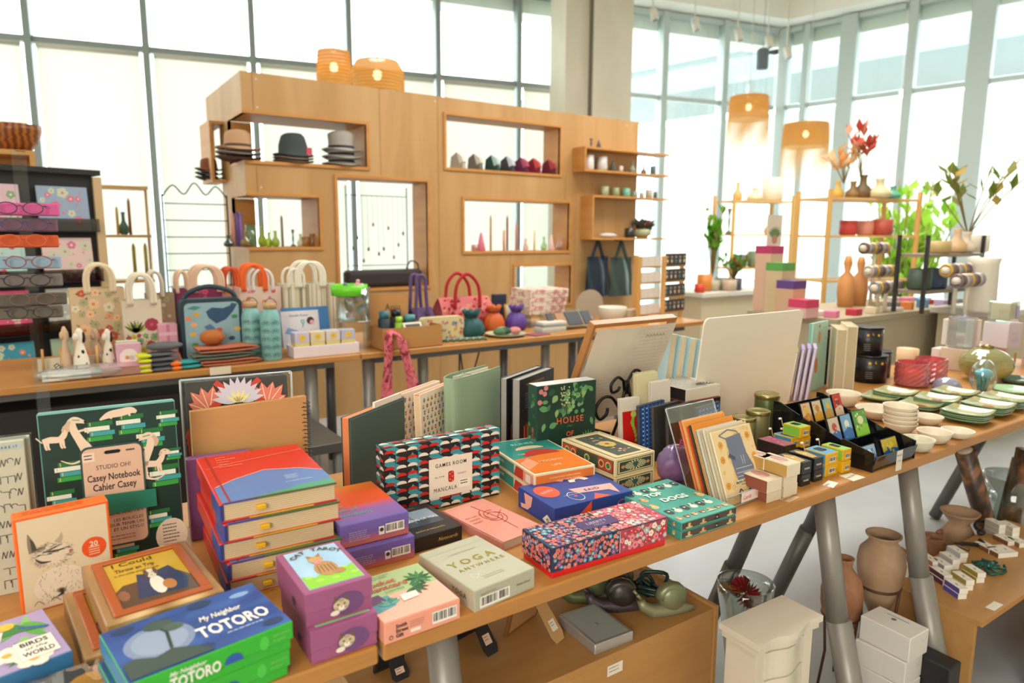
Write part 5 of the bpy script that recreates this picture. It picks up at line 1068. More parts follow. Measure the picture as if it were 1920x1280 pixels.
def magnet(k,i,x,y,z,cols,lab,ln=20,mw=.04,mh=.06):
    T = MT((fx.x+x,fx.y+y,fx.z+z+.0045)) @ MR(-rdn(ln),4,'X');m = MB();m.box(0,0,0,mw,.006,mh,AB,.001);m.on('front',mw,.006,mh);m.rect(.002,.002,mw-.002,mh-.002,mat(cols[0],.15),.0004)
    r = random.Random(k*7+i)
    m.poly([(.002,.002),(mw-.002,.002),(mw-.002,mh*.4),(mw*.6,mh*.5),(.002,mh*.35)],mat(cols[1],.15),.0006);m.disc(mw*.5,mh*.62,mw*.22,mat(cols[2],.15),.0008,12,mh*.16)
    for q in range(8): m.disc(mw*r.uniform(.15,.85),mh*r.uniform(.1,.9),mw*.06,mat(r.choice(cols),.15),.001+.00002*q,7)
    m.off();m.build('picture_magnet',None,lab,'magnet','picture magnets on the black display',M=T)
F_ = ['#d8b48a','#c8843c','#e0b04a']
magnet(0,0,.012,.03,.0,['#9ab8d8','#4a7ac0','#dfe6ee'],'blue street picture magnet, left one on the lowest display step',mw=.075,mh=.052)
magnet(0,1,.118,.03,.0,['#c8b03c','#2f6a9c','#e0c84a'],'yellow and blue bridge picture magnet, right one on the lowest step',mw=.08,mh=.055)
magnet(1,0,.006,.115,hb*.3,['#c8b8a0','#3a6ab0','#b8483c'],'blue and red figure magnet, left on the middle display step',mw=.052,mh=.072)
magnet(1,1,.066,.115,hb*.3,['#7aa8c8','#2f6aa8','#dfe0c8'],'blue robed figure magnet in the centre of the middle step',mw=.052,mh=.072)
magnet(1,2,.126,.115,hb*.3,['#5f9c4a','#8ac83c','#e0dca0'],'green meadow picture magnet, right on the middle step',mw=.07,mh=.075)
magnet(2,0,.004,.2,hb*.58,F_,'golden portrait magnet at the far left of the top step',mw=.045,mh=.06)
magnet(2,1,.056,.2,hb*.58,['#d8c09a','#d8a03c','#b8843c'],'golden portrait magnet, second from the left on the top step',mw=.045,mh=.06)
magnet(2,2,.108,.2,hb*.58,['#8ab0b0','#c8963c','#e0b84a'],'teal and gold portrait magnet, third on the top step',mw=.045,mh=.06)
magnet(2,3,.160,.2,hb*.58,['#c83a34','#e0c0a0','#8a2420'],'red portrait magnet at the right end of the top step',mw=.045,mh=.066)
# -- boxes of small goods around it: hand crank music boxes, match boxes, black boxes
def mini(F,lvl,w,d,h,side,topc,lab,name,cat,grp,art=None,a=-1.5,crank=False,code=False,z0=None):
    p = P(F[0],F[1],TZ+lvl*h if z0 is None else z0);T = TR(p.x,p.y,p.z,rdn(a))
    t = thing(name,lab,cat,T,grp) if crank else None
    m = MB();m.box(0,0,0,w,d,h-.0004,mat(side,.4),.0008);m.on('top',w,d,h-.0004);m.rect(.002,.002,w-.002,d-.002,mat(topc,.35),.0004)
    if art: art(m,w,d)
    if crank: m.prism(rr(w*.25,d*.35,w*.75,d*.8,.006),.0004,.0009,mat(BLK,.2))
    m.on('left',w,d,h);m.rect(.003,.003,d-.003,h-.003,mat(topc,.35),.0004)
    if code: m.on('front',w,d,h);barcode(m,w*.3,h*.25,w*.45,h*.36,3);m.text('C',w*.84,h*.3,h*.3,mat(BLK),.0006)
    m.off()
    if crank:
        m.build('carton',t);m = MB();m.tube([(w*.35,d+.001,h*.6),(w*.35,d+.012,h*.6),(w*.35-.004,d+.014,h*.6+.02)],.0012,mat('#b9b4a8',.3,.8),6);m.tube([(w*.35-.006,d+.014,h*.6+.02),(w*.35-.014,d+.014,h*.6+.021)],.003,mat('#ece4d4',.4),8);m.build('crank',t,'small metal crank')
    else: m.build(name,None,lab,cat,grp,M=T)
YL = '#dca818';gm = 'yellow music boxes'
LB = mini
LB(ZE(470,1070),0,.052,.062,.030,YL,'#3f8cb4','yellow music box, blue topped, bottom front left of the front group','music_box','music box',gm,crank=True,code=True)
LB(ZE(572,1048),0,.036,.062,.030,YL,YL,'yellow music box, bottom right of the front group beside the black display','music_box','music box',gm,crank=True,code=True)
LB(ZE(474,1003),0,.052,.062,.030,YL,'#3f8cb4','yellow music box with a blue top and black window, on top in the front group','music_box','music box',gm,crank=True,code=True,z0=TZ+.030)
LB(ZE(576,976),0,.036,.062,.030,YL,'#7fb83c','yellow music box with a green top, on top at the right of the front group','music_box','music box',gm,crank=True,code=True,z0=TZ+.030)
LB(ZE(268,900),0,.035,.058,.030,YL,'#3f8cb4','yellow music box with blue top and side, left in the rear group','music_box','music box',gm,crank=True,code=True,z0=TZ+.030)
LB(ZE(335,895),0,.034,.055,.028,YL,YL,'yellow music box under the green topped one in the rear group','music_box','music box',gm,crank=True,code=True,z0=TZ+.030)
q = P(*ZE(268,900),TZ+.03);m = MB();m.box(0,0,0,.075,.06,.0295,mat('#26221f',.4),.001);m.build('slim_black_box',None,'dark box directly under the rear music boxes','box',M=TR(q.x-.004,q.y,TZ))
LB(ZE(320,838),0,.044,.055,.030,YL,'#7fb83c','yellow music box with a green top and side, highest of the rear group','music_box','music box',gm,crank=True,code=True,z0=TZ+.0605)
BB = '#1b1c1f'
def goldtop(m,w,d): m.poly([(w*.05,d*.1),(w*.6,d*.1),(w*.9,d*.6),(w*.4,d*.92),(w*.08,d*.7)],mat('#b8903c',.3),.0008);m.disc(w*.4,d*.5,w*.14,mat('#e0c070',.3),.001,10)
def bt(m,w,h): pass
for F,z,lab in [((325,1130),0,'bottom left black box of the small black group at the table edge'),((402,1102),0,'bottom right black box of the small black group'),((332,1058),.031,'top left black box with gold print in the small black group'),((404,1032),.031,'top right black box with gold print, touching the music boxes')]:
    p = P(*ZE(*F),TZ+z);m = MB();w,d,h = .036,.075,.030;m.box(0,0,0,w,d,h,mat(BB,.25),.001);m.on('top',w,d,h);goldtop(m,w,d) if z else None
    m.on('front',w,d,h);m.text('fridge.com' if False else 'fridolin',w*.5,h*.4,h*.24,mat('#cfcfca'),.0005,'C',.02,wmax=w*.7);m.off();m.build('small_black_box',None,lab,'box','small black boxes',M=TR(p.x,p.y,p.z,rdn(-1.5)))
def rose(m,w,d): m.rect(.002,.002,w-.002,d-.002,mat('#cdb899',.4),.0006);m.disc(w*.55,d*.5,w*.3,mat('#a87868',.4),.0008,14,d*.28);m.disc(w*.3,d*.3,w*.14,mat('#c49a84',.4),.001,10)
for F,z,w,d,c,lab in [((120,1228),0,.052,.075,'#8a4a38','lowest match box at the table edge, brown sided'),((222,1196),0,.05,.075,'#d9c5a2','lowest cream match box on the right of its stack'),((122,1170),.03,.052,.085,'#8a4a38','reddish match box with a print, middle layer left'),((222,1128),.03,.05,.075,'#dfcdae','cream match box, middle layer right'),((242,1075),.06,.048,.085,'#b8904c','gold sided match box with a pink print on top of the stack'),((100,1030),.03+.03,.04,.06,'#b8904c','small cream match box at the rear left of the stack')]:
    p = P(*ZE(*F),TZ+z);m = MB();h = .029;m.box(0,0,0,w,d,h,mat('#dfcfb4',.6),.0008);m.on('top',w,d,h);rose(m,w,d);m.on('left',w,d,h);m.rect(.001,.001,d-.001,h-.001,mat(c,.5),.0004);m.off();m.build('match_box',None,lab,'box','match boxes',M=TR(p.x,p.y,p.z,rdn(-1)))
p = P(*ZE(195,935),TZ+.031); 
for z,c,lab in [(0,'#2a2022','black box beneath the pink topped one left of the music boxes'),(.031,'#8a2f48','black box with a deep pink patterned top left of the music boxes')]:
    m = MB();m.box(0,0,0,.05,.085,.029,mat('#221c1e',.3),.001);m.on('top',.05,.085,.029);m.rect(.002,.002,.048,.083,mat(c,.3),.0004);[m.disc(.01+.011*i,.015+.02*(i % 4),.005,mat('#c8587a',.3),.0007,8) for i in range(4)];m.off();m.build('slim_black_box',None,lab,'box','slim black and pink boxes',M=TR(p.x-.01,p.y-.02,TZ+z,rdn(-2)))
# -- price labels lying on the table edge
for k,(pts,lab,tx) in enumerate([([(455,1118),(520,1135),(550,1105),(490,1090)],'small folded white price tag on the table edge by the black boxes','$8.95'),([(555,1062),(640,1095),(712,1072),(625,1045)],'cream price tag on the table edge below the music boxes','MUSIC BOX 9.5'),([(190,1200),(255,1222),(322,1190),(262,1182)],'kraft price tag on the table edge below the match boxes','MATCH 4.5')]):
    q = [P(*ZE(*a),TZ+.0006) for a in pts];m = MB();c = sum(q,Vector())/4
    m.prism([(v.x-c.x,v.y-c.y) for v in q],0,.0012,mat(['#e6dccb','#dccdb2','#c9ab7e'][k],.6));m.text(tx,-.022,-.003,.009,mat('#3a2f2a'),.0016,wmax=.05,rot=.1);m.build('price_tag',None,lab,'tag','price tags on the table edge',M=MT((c.x,c.y,TZ+.0003)))
# ================================================================== FRONT TABLE, FAR RIGHT
def vessel(name,lab,cat,p,prof,mt,t=.003,grp=None,n=30,T=None):
    m = MB();m.shell(prof,mt,n,t=t);return m.build(name,None,lab,cat,grp,M=T or MT(p))
CER = mat('#dccfb8',.25,0,.6);CER2 = mat('#cfcab0',.25,0,.6)
# magazines
t = thing('magazine','mint green magazine with an orange figure on the cover, standing by the black tubes','magazine',TR(2.43,1.525,TZ,rdn(11)))
m = MB();m.box(0,0,0,.15,.006,.27,mat('#a9c9b8',.35),.0006);m.on('front',.15,.006,.27);m.disc(.05,.1,.016,mat('#c87a3c'),.0006,16,.032);m.disc(.066,.21,.012,mat('#d88a5a'),.0007,12,.026);m.disc(.062,.255,.006,mat('#c84a2c'),.0008,8);lines(m,.09,.245,.045,8,.008,'#d8e4da',.002);m.off();m.build('cover',t)
m = MB();m.box(.002,.006,.001,.148,.018,.268,mat('#7fae9a',.4),.0006);m.build('back_issue',t)
for k,(x,y,c,h,lab) in enumerate([(2.33,1.56,'#8a7f3c',.185,'olive thin journal left of the purple ones'),(2.35,1.54,'#8a7aa8',.195,'purple thin journal nearest the cream board'),(2.37,1.52,'#a08ab8',.20,'lilac thin journal in the middle of the purple row'),(2.39,1.50,'#b39ac4',.20,'pale lilac thin journal beside the mint magazine')]):
    m = MB();m.box(0,0,0,.012,.13,h,mat(c,.45),.0008);m.box(.003,-.0006,.002,.009,.001,h-.002,mat('#d6cfd8',.7));m.build('thin_journal',None,lab,'journal','thin purple journals',M=TR(2.235+.018*k,1.49-.012*k,TZ,rdn(-56)) @ MR(rdn(6),4,'Y'))
for k,(dx,h,lab) in enumerate([(0,.25,'cream spined book, left of the pair before the black tubes'),(.045,.262,'cream spined book, right of the pair before the black tubes')]):
    t = thing('cream_book',lab,'book',TR(2.50+dx*.7,1.47-dx*.5,TZ,rdn(-50)),'cream books by the black tubes');m = MB();c = mat('#ddcfae',.5);m.box(0,0,0,.003,.15,h,c,.0006);m.box(.034,0,0,.037,.15,h,c,.0006);m.box(0,.147,0,.037,.15,h,c,.0006);m.build('cover',t);m = MB();m.box(.003,.003,.002,.034,.147,h-.004,mat('#b9a888',.8));m.build('pages',t)
# black tube tins
def tube_tin(x,y,z,r,h,lab,seed=0):
    t = thing('black_tube_box',lab,'tube box',TR(x,y,z),'black moon printed tube boxes');K = mat('#161519',.35);m = MB();m.lathe([(r,0),(r,h)],K,36)
    for q in range(10):
        a = -2.6+.36*q; 
        T = MR(a+PI/2,4,'Z') @ MT((0,-r-.0004,h*(.78 if q % 2 else .74))) @ FRONT
        m.disc(0,0,r*.09,mat('#d8a83c',.3),.0002,12,M=T);m.disc(r*.04,r*.02,r*.08,K,.0005,12,M=T) if q % 2 else None
        T2 = MR(a+PI/2,4,'Z') @ MT((0,-r-.0004,h*.4)) @ FRONT
        if q % 3 == 0: [m.rect(-r*.2,-.008*i,r*.2,-.008*i+.002,mat('#77747a'),.0003,M=T2) for i in range(4)]
    m.build('body',t);m = MB();m.lathe([(r*1.02,h*.93),(r*1.03,h),(r*.97,h+.001),(0,h)],mat('#100f12',.3),36);m.build('lid',t)
pb = P(*ZE(725,490),TZ);rb = rp(pb,62);hb2 = hz(pb,ZE(0,325)[1]);note('tube',frame(pb,0,rb*2,0,hb2))
tube_tin(pb.x,pb.y,TZ,rb,hb2*.97,'large black tube box with gold moons, bottom of the stacked pair')
tube_tin(pb.x-.012,pb.y+.01,TZ+hb2*.975,rb*.86,hb2*.98,'black tube box with gold moons stacked on the larger one')
tube_tin(pb.x+.13,pb.y+.04,TZ,rb*.84,hb2*.95,'black tube box standing right of the stacked pair')
tube_tin(pb.x-.19,pb.y+.10,TZ,rb*.8,hb2*1.0,'lower black tube box behind the mint magazine');tube_tin(pb.x-.19,pb.y+.10,TZ+hb2*1.02,rb*.8,hb2*.9,'upper black tube box behind the mint magazine')
# bowls
def bowl(x,y,z,r,h,lab,mt=CER,grp='cream ceramic bowls',foot=.45): return vessel('ceramic_bowl',lab,'bowl',Vector((x,y,z)),[(0,0),(r*foot,0),(r*(foot+.2),h*.12),(r*.86,h*.5),(r*.96,h*.85),(r,h)],mt,.003,grp)
def bw(u0,v0,wpx,vt,lab,z=TZ,mt=CER,**k):
    p = P(*ZE(u0,v0),z);r = rp(p,wpx/3.2);h = max(.02,hz(p,ZE(0,vt)[1])*1.0);bowl(p.x,p.y,z,r,h,lab,mt,**k);return p,r
bw(575,640,195,560,'large translucent cream bowl behind the black display')
bw(790,715,262,655,'wide cream bowl at the rear of the bowl group')
for k in range(5):
    p = P(*ZE(915,800),TZ);bowl(p.x+.002*(k % 2),p.y+.001*k,TZ+.013*k,rp(p,190/3.2),.034,['lowest cream bowl of the nested stack of five','second lowest cream bowl of the nested stack of five','middle cream bowl of the nested stack of five','second highest cream bowl of the nested stack of five','topmost cream bowl of the nested stack of five'][k])
bw(1085,752,165,700,'cream bowl between the nested stack and the green plates')
bw(1122,860,195,790,'cream bowl right of the pale green bowl at the table edge')
bw(1262,832,180,785,'small cream dish with dark spots, nearest the green plates')
p,r = bw(1020,910,190,835,'pale green bowl with a price sticker next to the black display',mt=CER2)
# square green glass plates
PG = ramp_mat('green_glass_plate',[(0,'#a8a46c'),(.35,'#b4b380'),(.5,'#b0a070'),(.62,'#8f9a70'),(1,'#bcc49a')],'noise',16,(1,1,1),.08,3,.6);PGE = mat('#6f8f6c',.1)
def plate(x,y,z,s,a,lab,blot=None,k=0):
    m = MB();n = 10
    def f(u,v): 
        X,Y = (u-.5)*2,(v-.5)*2;return (X*s/2*(1-.05*Y*Y),Y*s/2*(1-.05*X*X),.004+.013*max(abs(X),abs(Y))**3+.004*abs(X*Y)**2)
    m.grid(f,n,n,PG);m.grid(lambda u,v: (lambda q: (q[0],q[1],q[2]-.004))(f(1-u,v)),n,n,PGE)
    for e in range(4):
        q = [f(i/n,0) if e == 0 else f(1,i/n) if e == 1 else f(1-i/n,1) if e == 2 else f(0,1-i/n) for i in range(n+1)];m.add([v for p_ in q for v in (p_,(p_[0],p_[1],p_[2]-.004))],[[2*i,2*i+1,2*i+3,2*i+2] for i in range(n)],PGE)
    if blot: 
        for q in range(5): m.disc(.012*cos(q*1.3),.01*sin(q*1.3),.009,mat(blot,.1),.0062+.0002*q,9)
        m.line([(0,0),(s*.2,s*.14),(s*.28,s*.1)],.0016,mat('#5f6a3c',.1),.0066)
    m.build('green_glass_plate',None,lab,'plate','square green glass plates',M=TR(x,y,z,rdn(a)))
stacks = [((1318,735),4,.13,8,None,'stack nearest the table edge'),((1440,690),4,.135,6,'#b0683c','stack in the middle right'),((1140,640),3,.13,12,'#a8303c','stack with the red flower print'),((890,590),2,.13,10,'#8a7a4a','stack beside the pink candle jars'),((800,610),1,.12,10,None,'place behind the wide cream bowl'),((1040,665),2,.12,10,'#b0503c','stack left of the front stack'),((1245,590),2,.135,6,'#8a4a3c','stack in front of the glass dome'),((1540,650),4,.14,4,'#7a8a4a','stack at the right frame edge')]
lv = ['lowest','second','third','top']
for (uv,n,s,a,blot,where) in stacks:
    p = P(*ZE(*uv),TZ)
    for k in range(n): plate(p.x+.003*(k % 2),p.y,TZ+.0065*k+.001,s,a-3*(k % 2),('single' if n == 1 else 'top' if k == n-1 else lv[k])+' square green glass plate of the '+where,blot if k == n-1 else None)
vessel('round_green_dish','round pale green dish behind the plates at the right edge','dish',P(*ZE(1590,560),TZ),[(0,0),(.05,0),(.07,.008),(.078,.016)],mat('#9fbf98',.1),.003)
vessel('dark_glass_dish','dark green glass dish before the black box at the right edge','dish',P(*ZE(1625,505),TZ),[(0,0),(.05,0),(.065,.01),(.07,.022)],mat('#4a5f4c',.08),.003)
# pink cut glass jars
PK = glass('pink_glass','#f4a8a8',.4,.05,.3,'#e0808a')
for (u,v,w_,vt,lab) in [(985,520,180,378,'pink faceted glass candle jar, nearer of the pair'),(1095,498,170,355,'pink faceted glass candle jar, rear right of the pair')]:
    p = P(*ZE(u,v),TZ);r = rp(p,w_/3.2);h = hz(p,ZE(0,vt)[1]);t = thing('glass_candle_jar',lab,'candle jar',MT(p),'pink glass candle jars')
    m = MB();n = 36;prof = [(r*.8,0),(r*.95,h*.1)]+[(r*(1.0 if i % 2 else .95),h*(.15+.07*i)) for i in range(11)]+[(r*.97,h)]
    m.shell([(r*.85,0),(r*.95,h*.08)]+[(r,h*(.1+.1*i)) for i in range(10)],PK,26,t=.004,smooth=False);m.v = [Vector((v.x*(1+.05*((i+i//26) % 2)),v.y*(1+.05*((i+i//26) % 2)),v.z)) if 26 < i < 26*11 else v for i,v in enumerate(m.v)];m.build('jar',t);m = MB();m.lathe([(r*.86,.004),(r*.86,h*.62),(0,h*.62)],mat('#d8503c',.5),24);m.build('candle_wax',t)
# round glass bottle, clear block candle, dome and jellyfish weight
p = P(*ZE(1425,490),TZ);r = rp(p,285/3.2);hh_ = hz(p,ZE(0,292)[1])
t = thing('ribbed_glass_globe','large ribbed green gold glass globe with a tag','ornament',MT(p));GG = glass('green_gold_glass','#d8d8a0',.3,.05,.4,'#a8a468')
m = MB();m.lathe([(r*.3,0)]+[(r*sin(PI*i/14),hh_/2-hh_/2*cos(PI*i/14)) for i in range(2,13)]+[(r*.2,hh_),(r*.2,hh_*1.04),(0,hh_*1.05)],GG,40,smooth=False);m.build('globe',t);m = MB();m.lathe([(r*.24,hh_*.98),(r*.24,hh_*1.06),(0,hh_*1.1)],mat('#8f7d4a',.3,.8),16);m.build('cap',t);m = MB();m.box(r*.8,-r*.7,hh_*.5,r*1.0,-r*.68,hh_*.85,mat('#a8803c',.6));m.build('hang_tag',t)
p = P(*ZE(1402,470),TZ);p = p+Vector((.12,.14,0)); 
t = thing('glass_jar','tall clear faceted glass tumbler behind the globe','glass',MT(p));m = MB();r = rp(p,150/3.2);m.shell([(r*.9,.10),(r,.11),(r*1.0,.24)],glass('crystal','#e8ecea',.5,.03,.12),10,t=.006,smooth=False);m.build('tumbler',t);m = MB();m.box(-r,-r,0,r,r,.10,mat('#cdb7a2',.6),.002);m.build('box_base',t)
p = P(*ZE(1200,545),TZ);r = rp(p,160/3.2);m = MB();m.lathe([(r*.9,0)]+[(r*cos(PI/2*i/9),r*.95*sin(PI/2*i/9)+.001) for i in range(0,9)]+[(0,r*.96)],glass('iridescent_glass','#c8cce8',.5,.03,.3,'#b8c0e0'),30);m.build('glass_dome_paperweight',None,'low iridescent clear glass dome behind the plates','paperweight',M=MT(p))
p = P(*ZE(1408,572),TZ);r = rp(p,172/3.2);h = hz(p,ZE(0,362)[1]);t = thing('jellyfish_paperweight','clear glass paperweight with a teal jellyfish inside','paperweight',MT(p))
m = MB();m.blob((0,0,h/2),(r,r*.8,h/2),glass('crystal_clear','#eef4f2',.3,.02),22,14);m.build('glass_body',t)
m = MB();JT = mat('#3f9c98',.3);m.blob((0,0,h*.6),(r*.66,r*.55,h*.13),mat('#5fb0c4',.3),18,8)
for k in range(9): a = 2*PI*k/9;m.tube([(r*.5*cos(a),r*.4*sin(a),h*.58),(r*.4*cos(a+.3),r*.3*sin(a+.3),h*.4),(r*.28*cos(a),r*.25*sin(a),h*.2),(r*.3*cos(a+.4),r*.2*sin(a+.4),h*.1)],r*.08,JT,6)
m.build('jellyfish',t,'teal glass jellyfish')
# gift boxes at the rear of the right table
def gbox(u0,v0,u1,v1,vt,d,col,lab,name='gift_box',z=TZ,a=None,art=None,grp='small gift boxes on the right table',dx=0,dy=0):
    f = fit(z,F=ZE(u0,v0),Ft=(0,ZE(0,vt)[1]),B=ZE(u1,v1),d=d,ang=a if a is None else rdn(a)) if False else None
    p = P(*ZE(u0,v0),z);q = P(*ZE(u1,v1),z);h = hz(p,ZE(0,vt)[1]);w = (q-p).length;ang = math.atan2(q.y-p.y,q.x-p.x) if a is None else rdn(a)
    m = MB();m.box(0,0,0,w,d,h,mat(col,.5),.001)
    if art: art(m,w,d,h)
    return m.off().build(name,None,lab,'box',grp,M=TR(p.x+dx,p.y+dy,z,ang))
def lilac(m,w,d,h): m.on('front',w,d,h);lines(m,w*.2,h*.6,w*.6,2,h*.06,'#b8a8c8',h*.02);m.disc(w*.5,h*.3,w*.3,mat('#cdbfd6'),.0005,16,h*.12);m.on('right',w,d,h);m.rect(.002,.002,d-.002,h-.002,mat('#cfc6cc'),.0004)
p = P(*ZE(960,400),TZ)
rows = [(4.05-.62,1.46,.085,.085,'#d8c8c0','peach box left under the pink boxes row'),(3.55,1.44,.09,.09,'#dccfc6','cream box behind the pink jars'),(3.68,1.43,.09,.09,'#d8c4b8','cream box second from the left behind the pink jars'),(3.82,1.42,.12,.09,'#cbb09c','tan box behind the glass globe')]
for k,(x,y,w,d,c,lab) in enumerate(rows): m = MB();m.box(0,0,0,w,d,.085,mat(c,.5),.001);m.on('front',w,d,.085);lines(m,w*.2,.05,w*.6,3,.009,'#a89c98',.002);m.off();m.build('gift_box',None,lab,'box','small gift boxes on the right table',M=TR(x,y,TZ))
m = MB();m.lathe([(.045,0),(.045,.10),(0,.10)],mat('#d8b48c',.6),26);m.build('peach_tub',None,'peach coloured tub right of the black tubes','tub',M=TR(3.22,1.55,TZ))
for (x,y,z,w,d,h,c,lab,art) in [(3.56,1.46,TZ+.086,.125,.11,.125,'#e0d6d0','white box with a lilac bow on top of the cream boxes','bow'),(3.70,1.34,TZ+.086,.12,.11,.115,'#d8ccd0','white and lilac square box under the glass candle','lil')]:
    t = thing('ribboned_box',lab,'box',TR(x,y,z,rdn(-6)),'white ribboned boxes');m = MB();m.box(0,0,0,w,d,h,mat(c,.5),.001);lilac(m,w,d,h);m.off();m.build('carton',t)
    if art == 'bow':
        m = MB();B2 = mat('#a89ad0',.4)
        for a in (0.3,1.4,2.6,3.7,5.0): m.tube([(w/2,d/2,h),(w/2+.03*cos(a),d/2+.02*sin(a),h+.016),(w/2+.055*cos(a+.2),d/2+.03*sin(a+.2),h+.006)],.004,B2,6,flat=.4)
        m.build('bow',t,'lilac ribbon bow')
t = thing('glass_candle','cream candle in a clear square glass on the lilac box','candle',TR(3.76,1.39,TZ+.2015));m = MB();m.box(-.047,-.047,0,.047,.047,.10,glass('crystal_clear'),.003);m.build('glass_holder',t);m = MB();m.box(-.04,-.04,.012,.04,.04,.095,mat('#dccfae',.5),.006,2);m.build('candle_wax',t);m = MB();m.rect(0,0,.03,.06,mat('#b8a8d0'),.0,MT((.012,-.0485,.02)) @ MR(PI/2,4,'X'));m.build('tag',t)
for (x,y,w,d,h,c,lab) in [(3.83,1.22,.13,.10,.20,'#d8b0a8','tall pink box behind the clear tumbler'),(3.93,1.10,.12,.10,.19,'#dcc0b8','pale pink box with a coral bow right of the tumbler')]:
    m = MB();m.box(0,0,0,w,d,h,mat(c,.4),.001);m.on('front',w,d,h);lines(m,w*.2,h*.5,w*.6,2,.01,'#c88a8a',.003);m.off();m.build('pink_box',None,lab,'box','pink boxes',M=TR(x,y,TZ))
m = MB();f = frame((3.60,.97,TZ),0,.26,.16,.075);m.box(0,0,0,f.w,f.d,f.h,mat('#242126',.4),.002);m.box(-.002,-.002,.06,f.w+.002,f.d+.002,.08,mat('#1b181c',.35),.002);m.build('black_lidded_box',None,'large flat black lidded box at the right frame edge','box',M=f.M)
for k,(x,z,c,lab) in enumerate([(3.77,.085,'#7f97a8','blue grey box on top of the black box, right edge'),(3.66,.085,'#7ab0c4','aqua box left of the blue grey one on the black box')]):
    m = MB();w = .12 if k == 0 else .09;m.box(0,0,0,w,.12,.13-.02*k,mat(c,.45),.001);m.on('front',w,.12,.12);lines(m,w*.2,.08,w*.6,3,.012,'#c8d4da',.003);m.off();m.build('blue_box',None,lab,'box','blue boxes',M=TR(x,1.0,TZ+z))
# ================================================================== UNDER THE FRONT TABLE
def crate(name,lab,x0,y0,x1,y1,h,lip=0,openside=None):
    t = thing(name,lab,'display crate',TR(x0,y0));w,d = x1-x0,y1-y0
    m = MB();m.box(0,0,h-.018,w,d,h,CRATE,.001);m.build('top_board',t)
    if openside != 'right':
        m = MB();m.box(0,0,0,w,.018,h-.018,CRATE,.001);m.build('side_board',t)
    m = MB();m.box(w-.018,.018,0,w,d-.018,h-.018,CRATE,.001);m.build('end_board',t)
    m = MB();m.box(0,.018,0,.018,d-.018,h-.018,CRATE,.001);m.build('end_board',t)
    m = MB();m.box(0,d-.018,0,w,d,h-.018,CRATE,.001);m.build('side_board',t)
    return t
CZ = .45
t = crate('display_crate','wooden crate under the middle table, holding frames and snails',.445,1.02,1.292,1.45,CZ)
m = MB();m.box(.847,-.004,0,.86,.434,CZ+.006,mat('#b98a50',.5),.001);m.build('edge_board',t)
m = MB();m.M = FRONT;q = P(*ZG(1195,830),CZ);m.rect(.50,CZ-.05,.545,CZ-.025,mat('#e8dfcf'),.001);lines(m,.505,CZ-.033,.035,2,.008,'#8a7a6a',.002,z=.0014);m.disc(.523,CZ-.015,.003,mat('#8f8a80'),.001,8);m.off();m.build('price_sticker',t)
def rear_frame(x,y,a,c,lab,w=.11,h=.16,dark=False):
    t = thing('photo_frame',lab,'photo frame',TR(x,y,CZ,rdn(a)),'photo frames seen from behind');m = MB();T = MR(rdn(14),4,'X'); 
    m.box(0,0,0,w,.008,h,mat('#2c211b' if dark else '#8a5a34',.5),.001,M=T);m.on('front',w,.008,h,T);m.rect(.008,.008,w-.008,h-.008,mat('#1b1a1b' if dark else '#b98a58',.7),.0006);m.off();m.build('frame_back',t)
    m = MB();T2 = MT((w*.5,0,h*.8)) @ MR(rdn(-38),4,'X');L_ = h*.98;m.prism([(-.012,0),(.012,0),(.02,-L_*.9),(.014,-L_),(-.014,-L_),(-.02,-L_*.9)],-.0015,.0015,mat('#1f1d1e' if dark else '#c09560',.6),M=T2 @ MR(PI/2,4,'X'));m.build('easel_strut',t)
    m = MB();m.M = T2 @ MR(PI/2,4,'X');m.rect(-.010,-L_*.86,.010,-L_*.72,mat('#e8c8b0' if dark else '#e8e0d0'),.0024);lines(m,-.008,-L_*.76,.014,2,.006,'#7a4a3a',.0015,z=.003);m.off();m.build('price_sticker',t)
def strut_frame(px_t,px_b,lab,c,dark):     # prop leg measured from the photo
    pass
rear_frame(.665,1.24,12,None,'black backed photo frame with a pink price sticker under the table',dark=True)
rear_frame(.80,1.20,18,None,'brown backed photo frame with a white price sticker under the table',w=.12,h=.18)
rear_frame(.50,1.24,5,None,'small black backed photo frame beside the table leg',w=.07,h=.09,dark=True)
# silver picture box
f = fit(CZ,Ft=ZG(1075,735),Bt=ZG(1300,645),At=ZG(858,548),h=.024);note('silver',f);w,d,h = f.w,f.d,f.h
t = thing('silver_photo_box','flat silver photo box in clear wrapping on the crate under the table','photo box',f.M);SV = mat('#b9bcbc',.25,.6);m = MB();m.box(0,0,0,w,d,h,SV,.002);m.build('frame_body',t);m = MB();m.on('top',w,d,h);m.rect(.008,.008,w-.008,d-.008,mat('#9aa5a2',.15),.0006);m.rect(w*.48,d*.42,w*.54,d*.5,mat('#6f7a78'),.0009);m.off();m.build('glazing',t)
for e in (((.002,.002),(w-.002,.006)),((.002,d-.006),(w-.002,d-.002)),((.002,.006),(.006,d-.006)),((w-.006,.006),(w-.002,d-.006))): pass
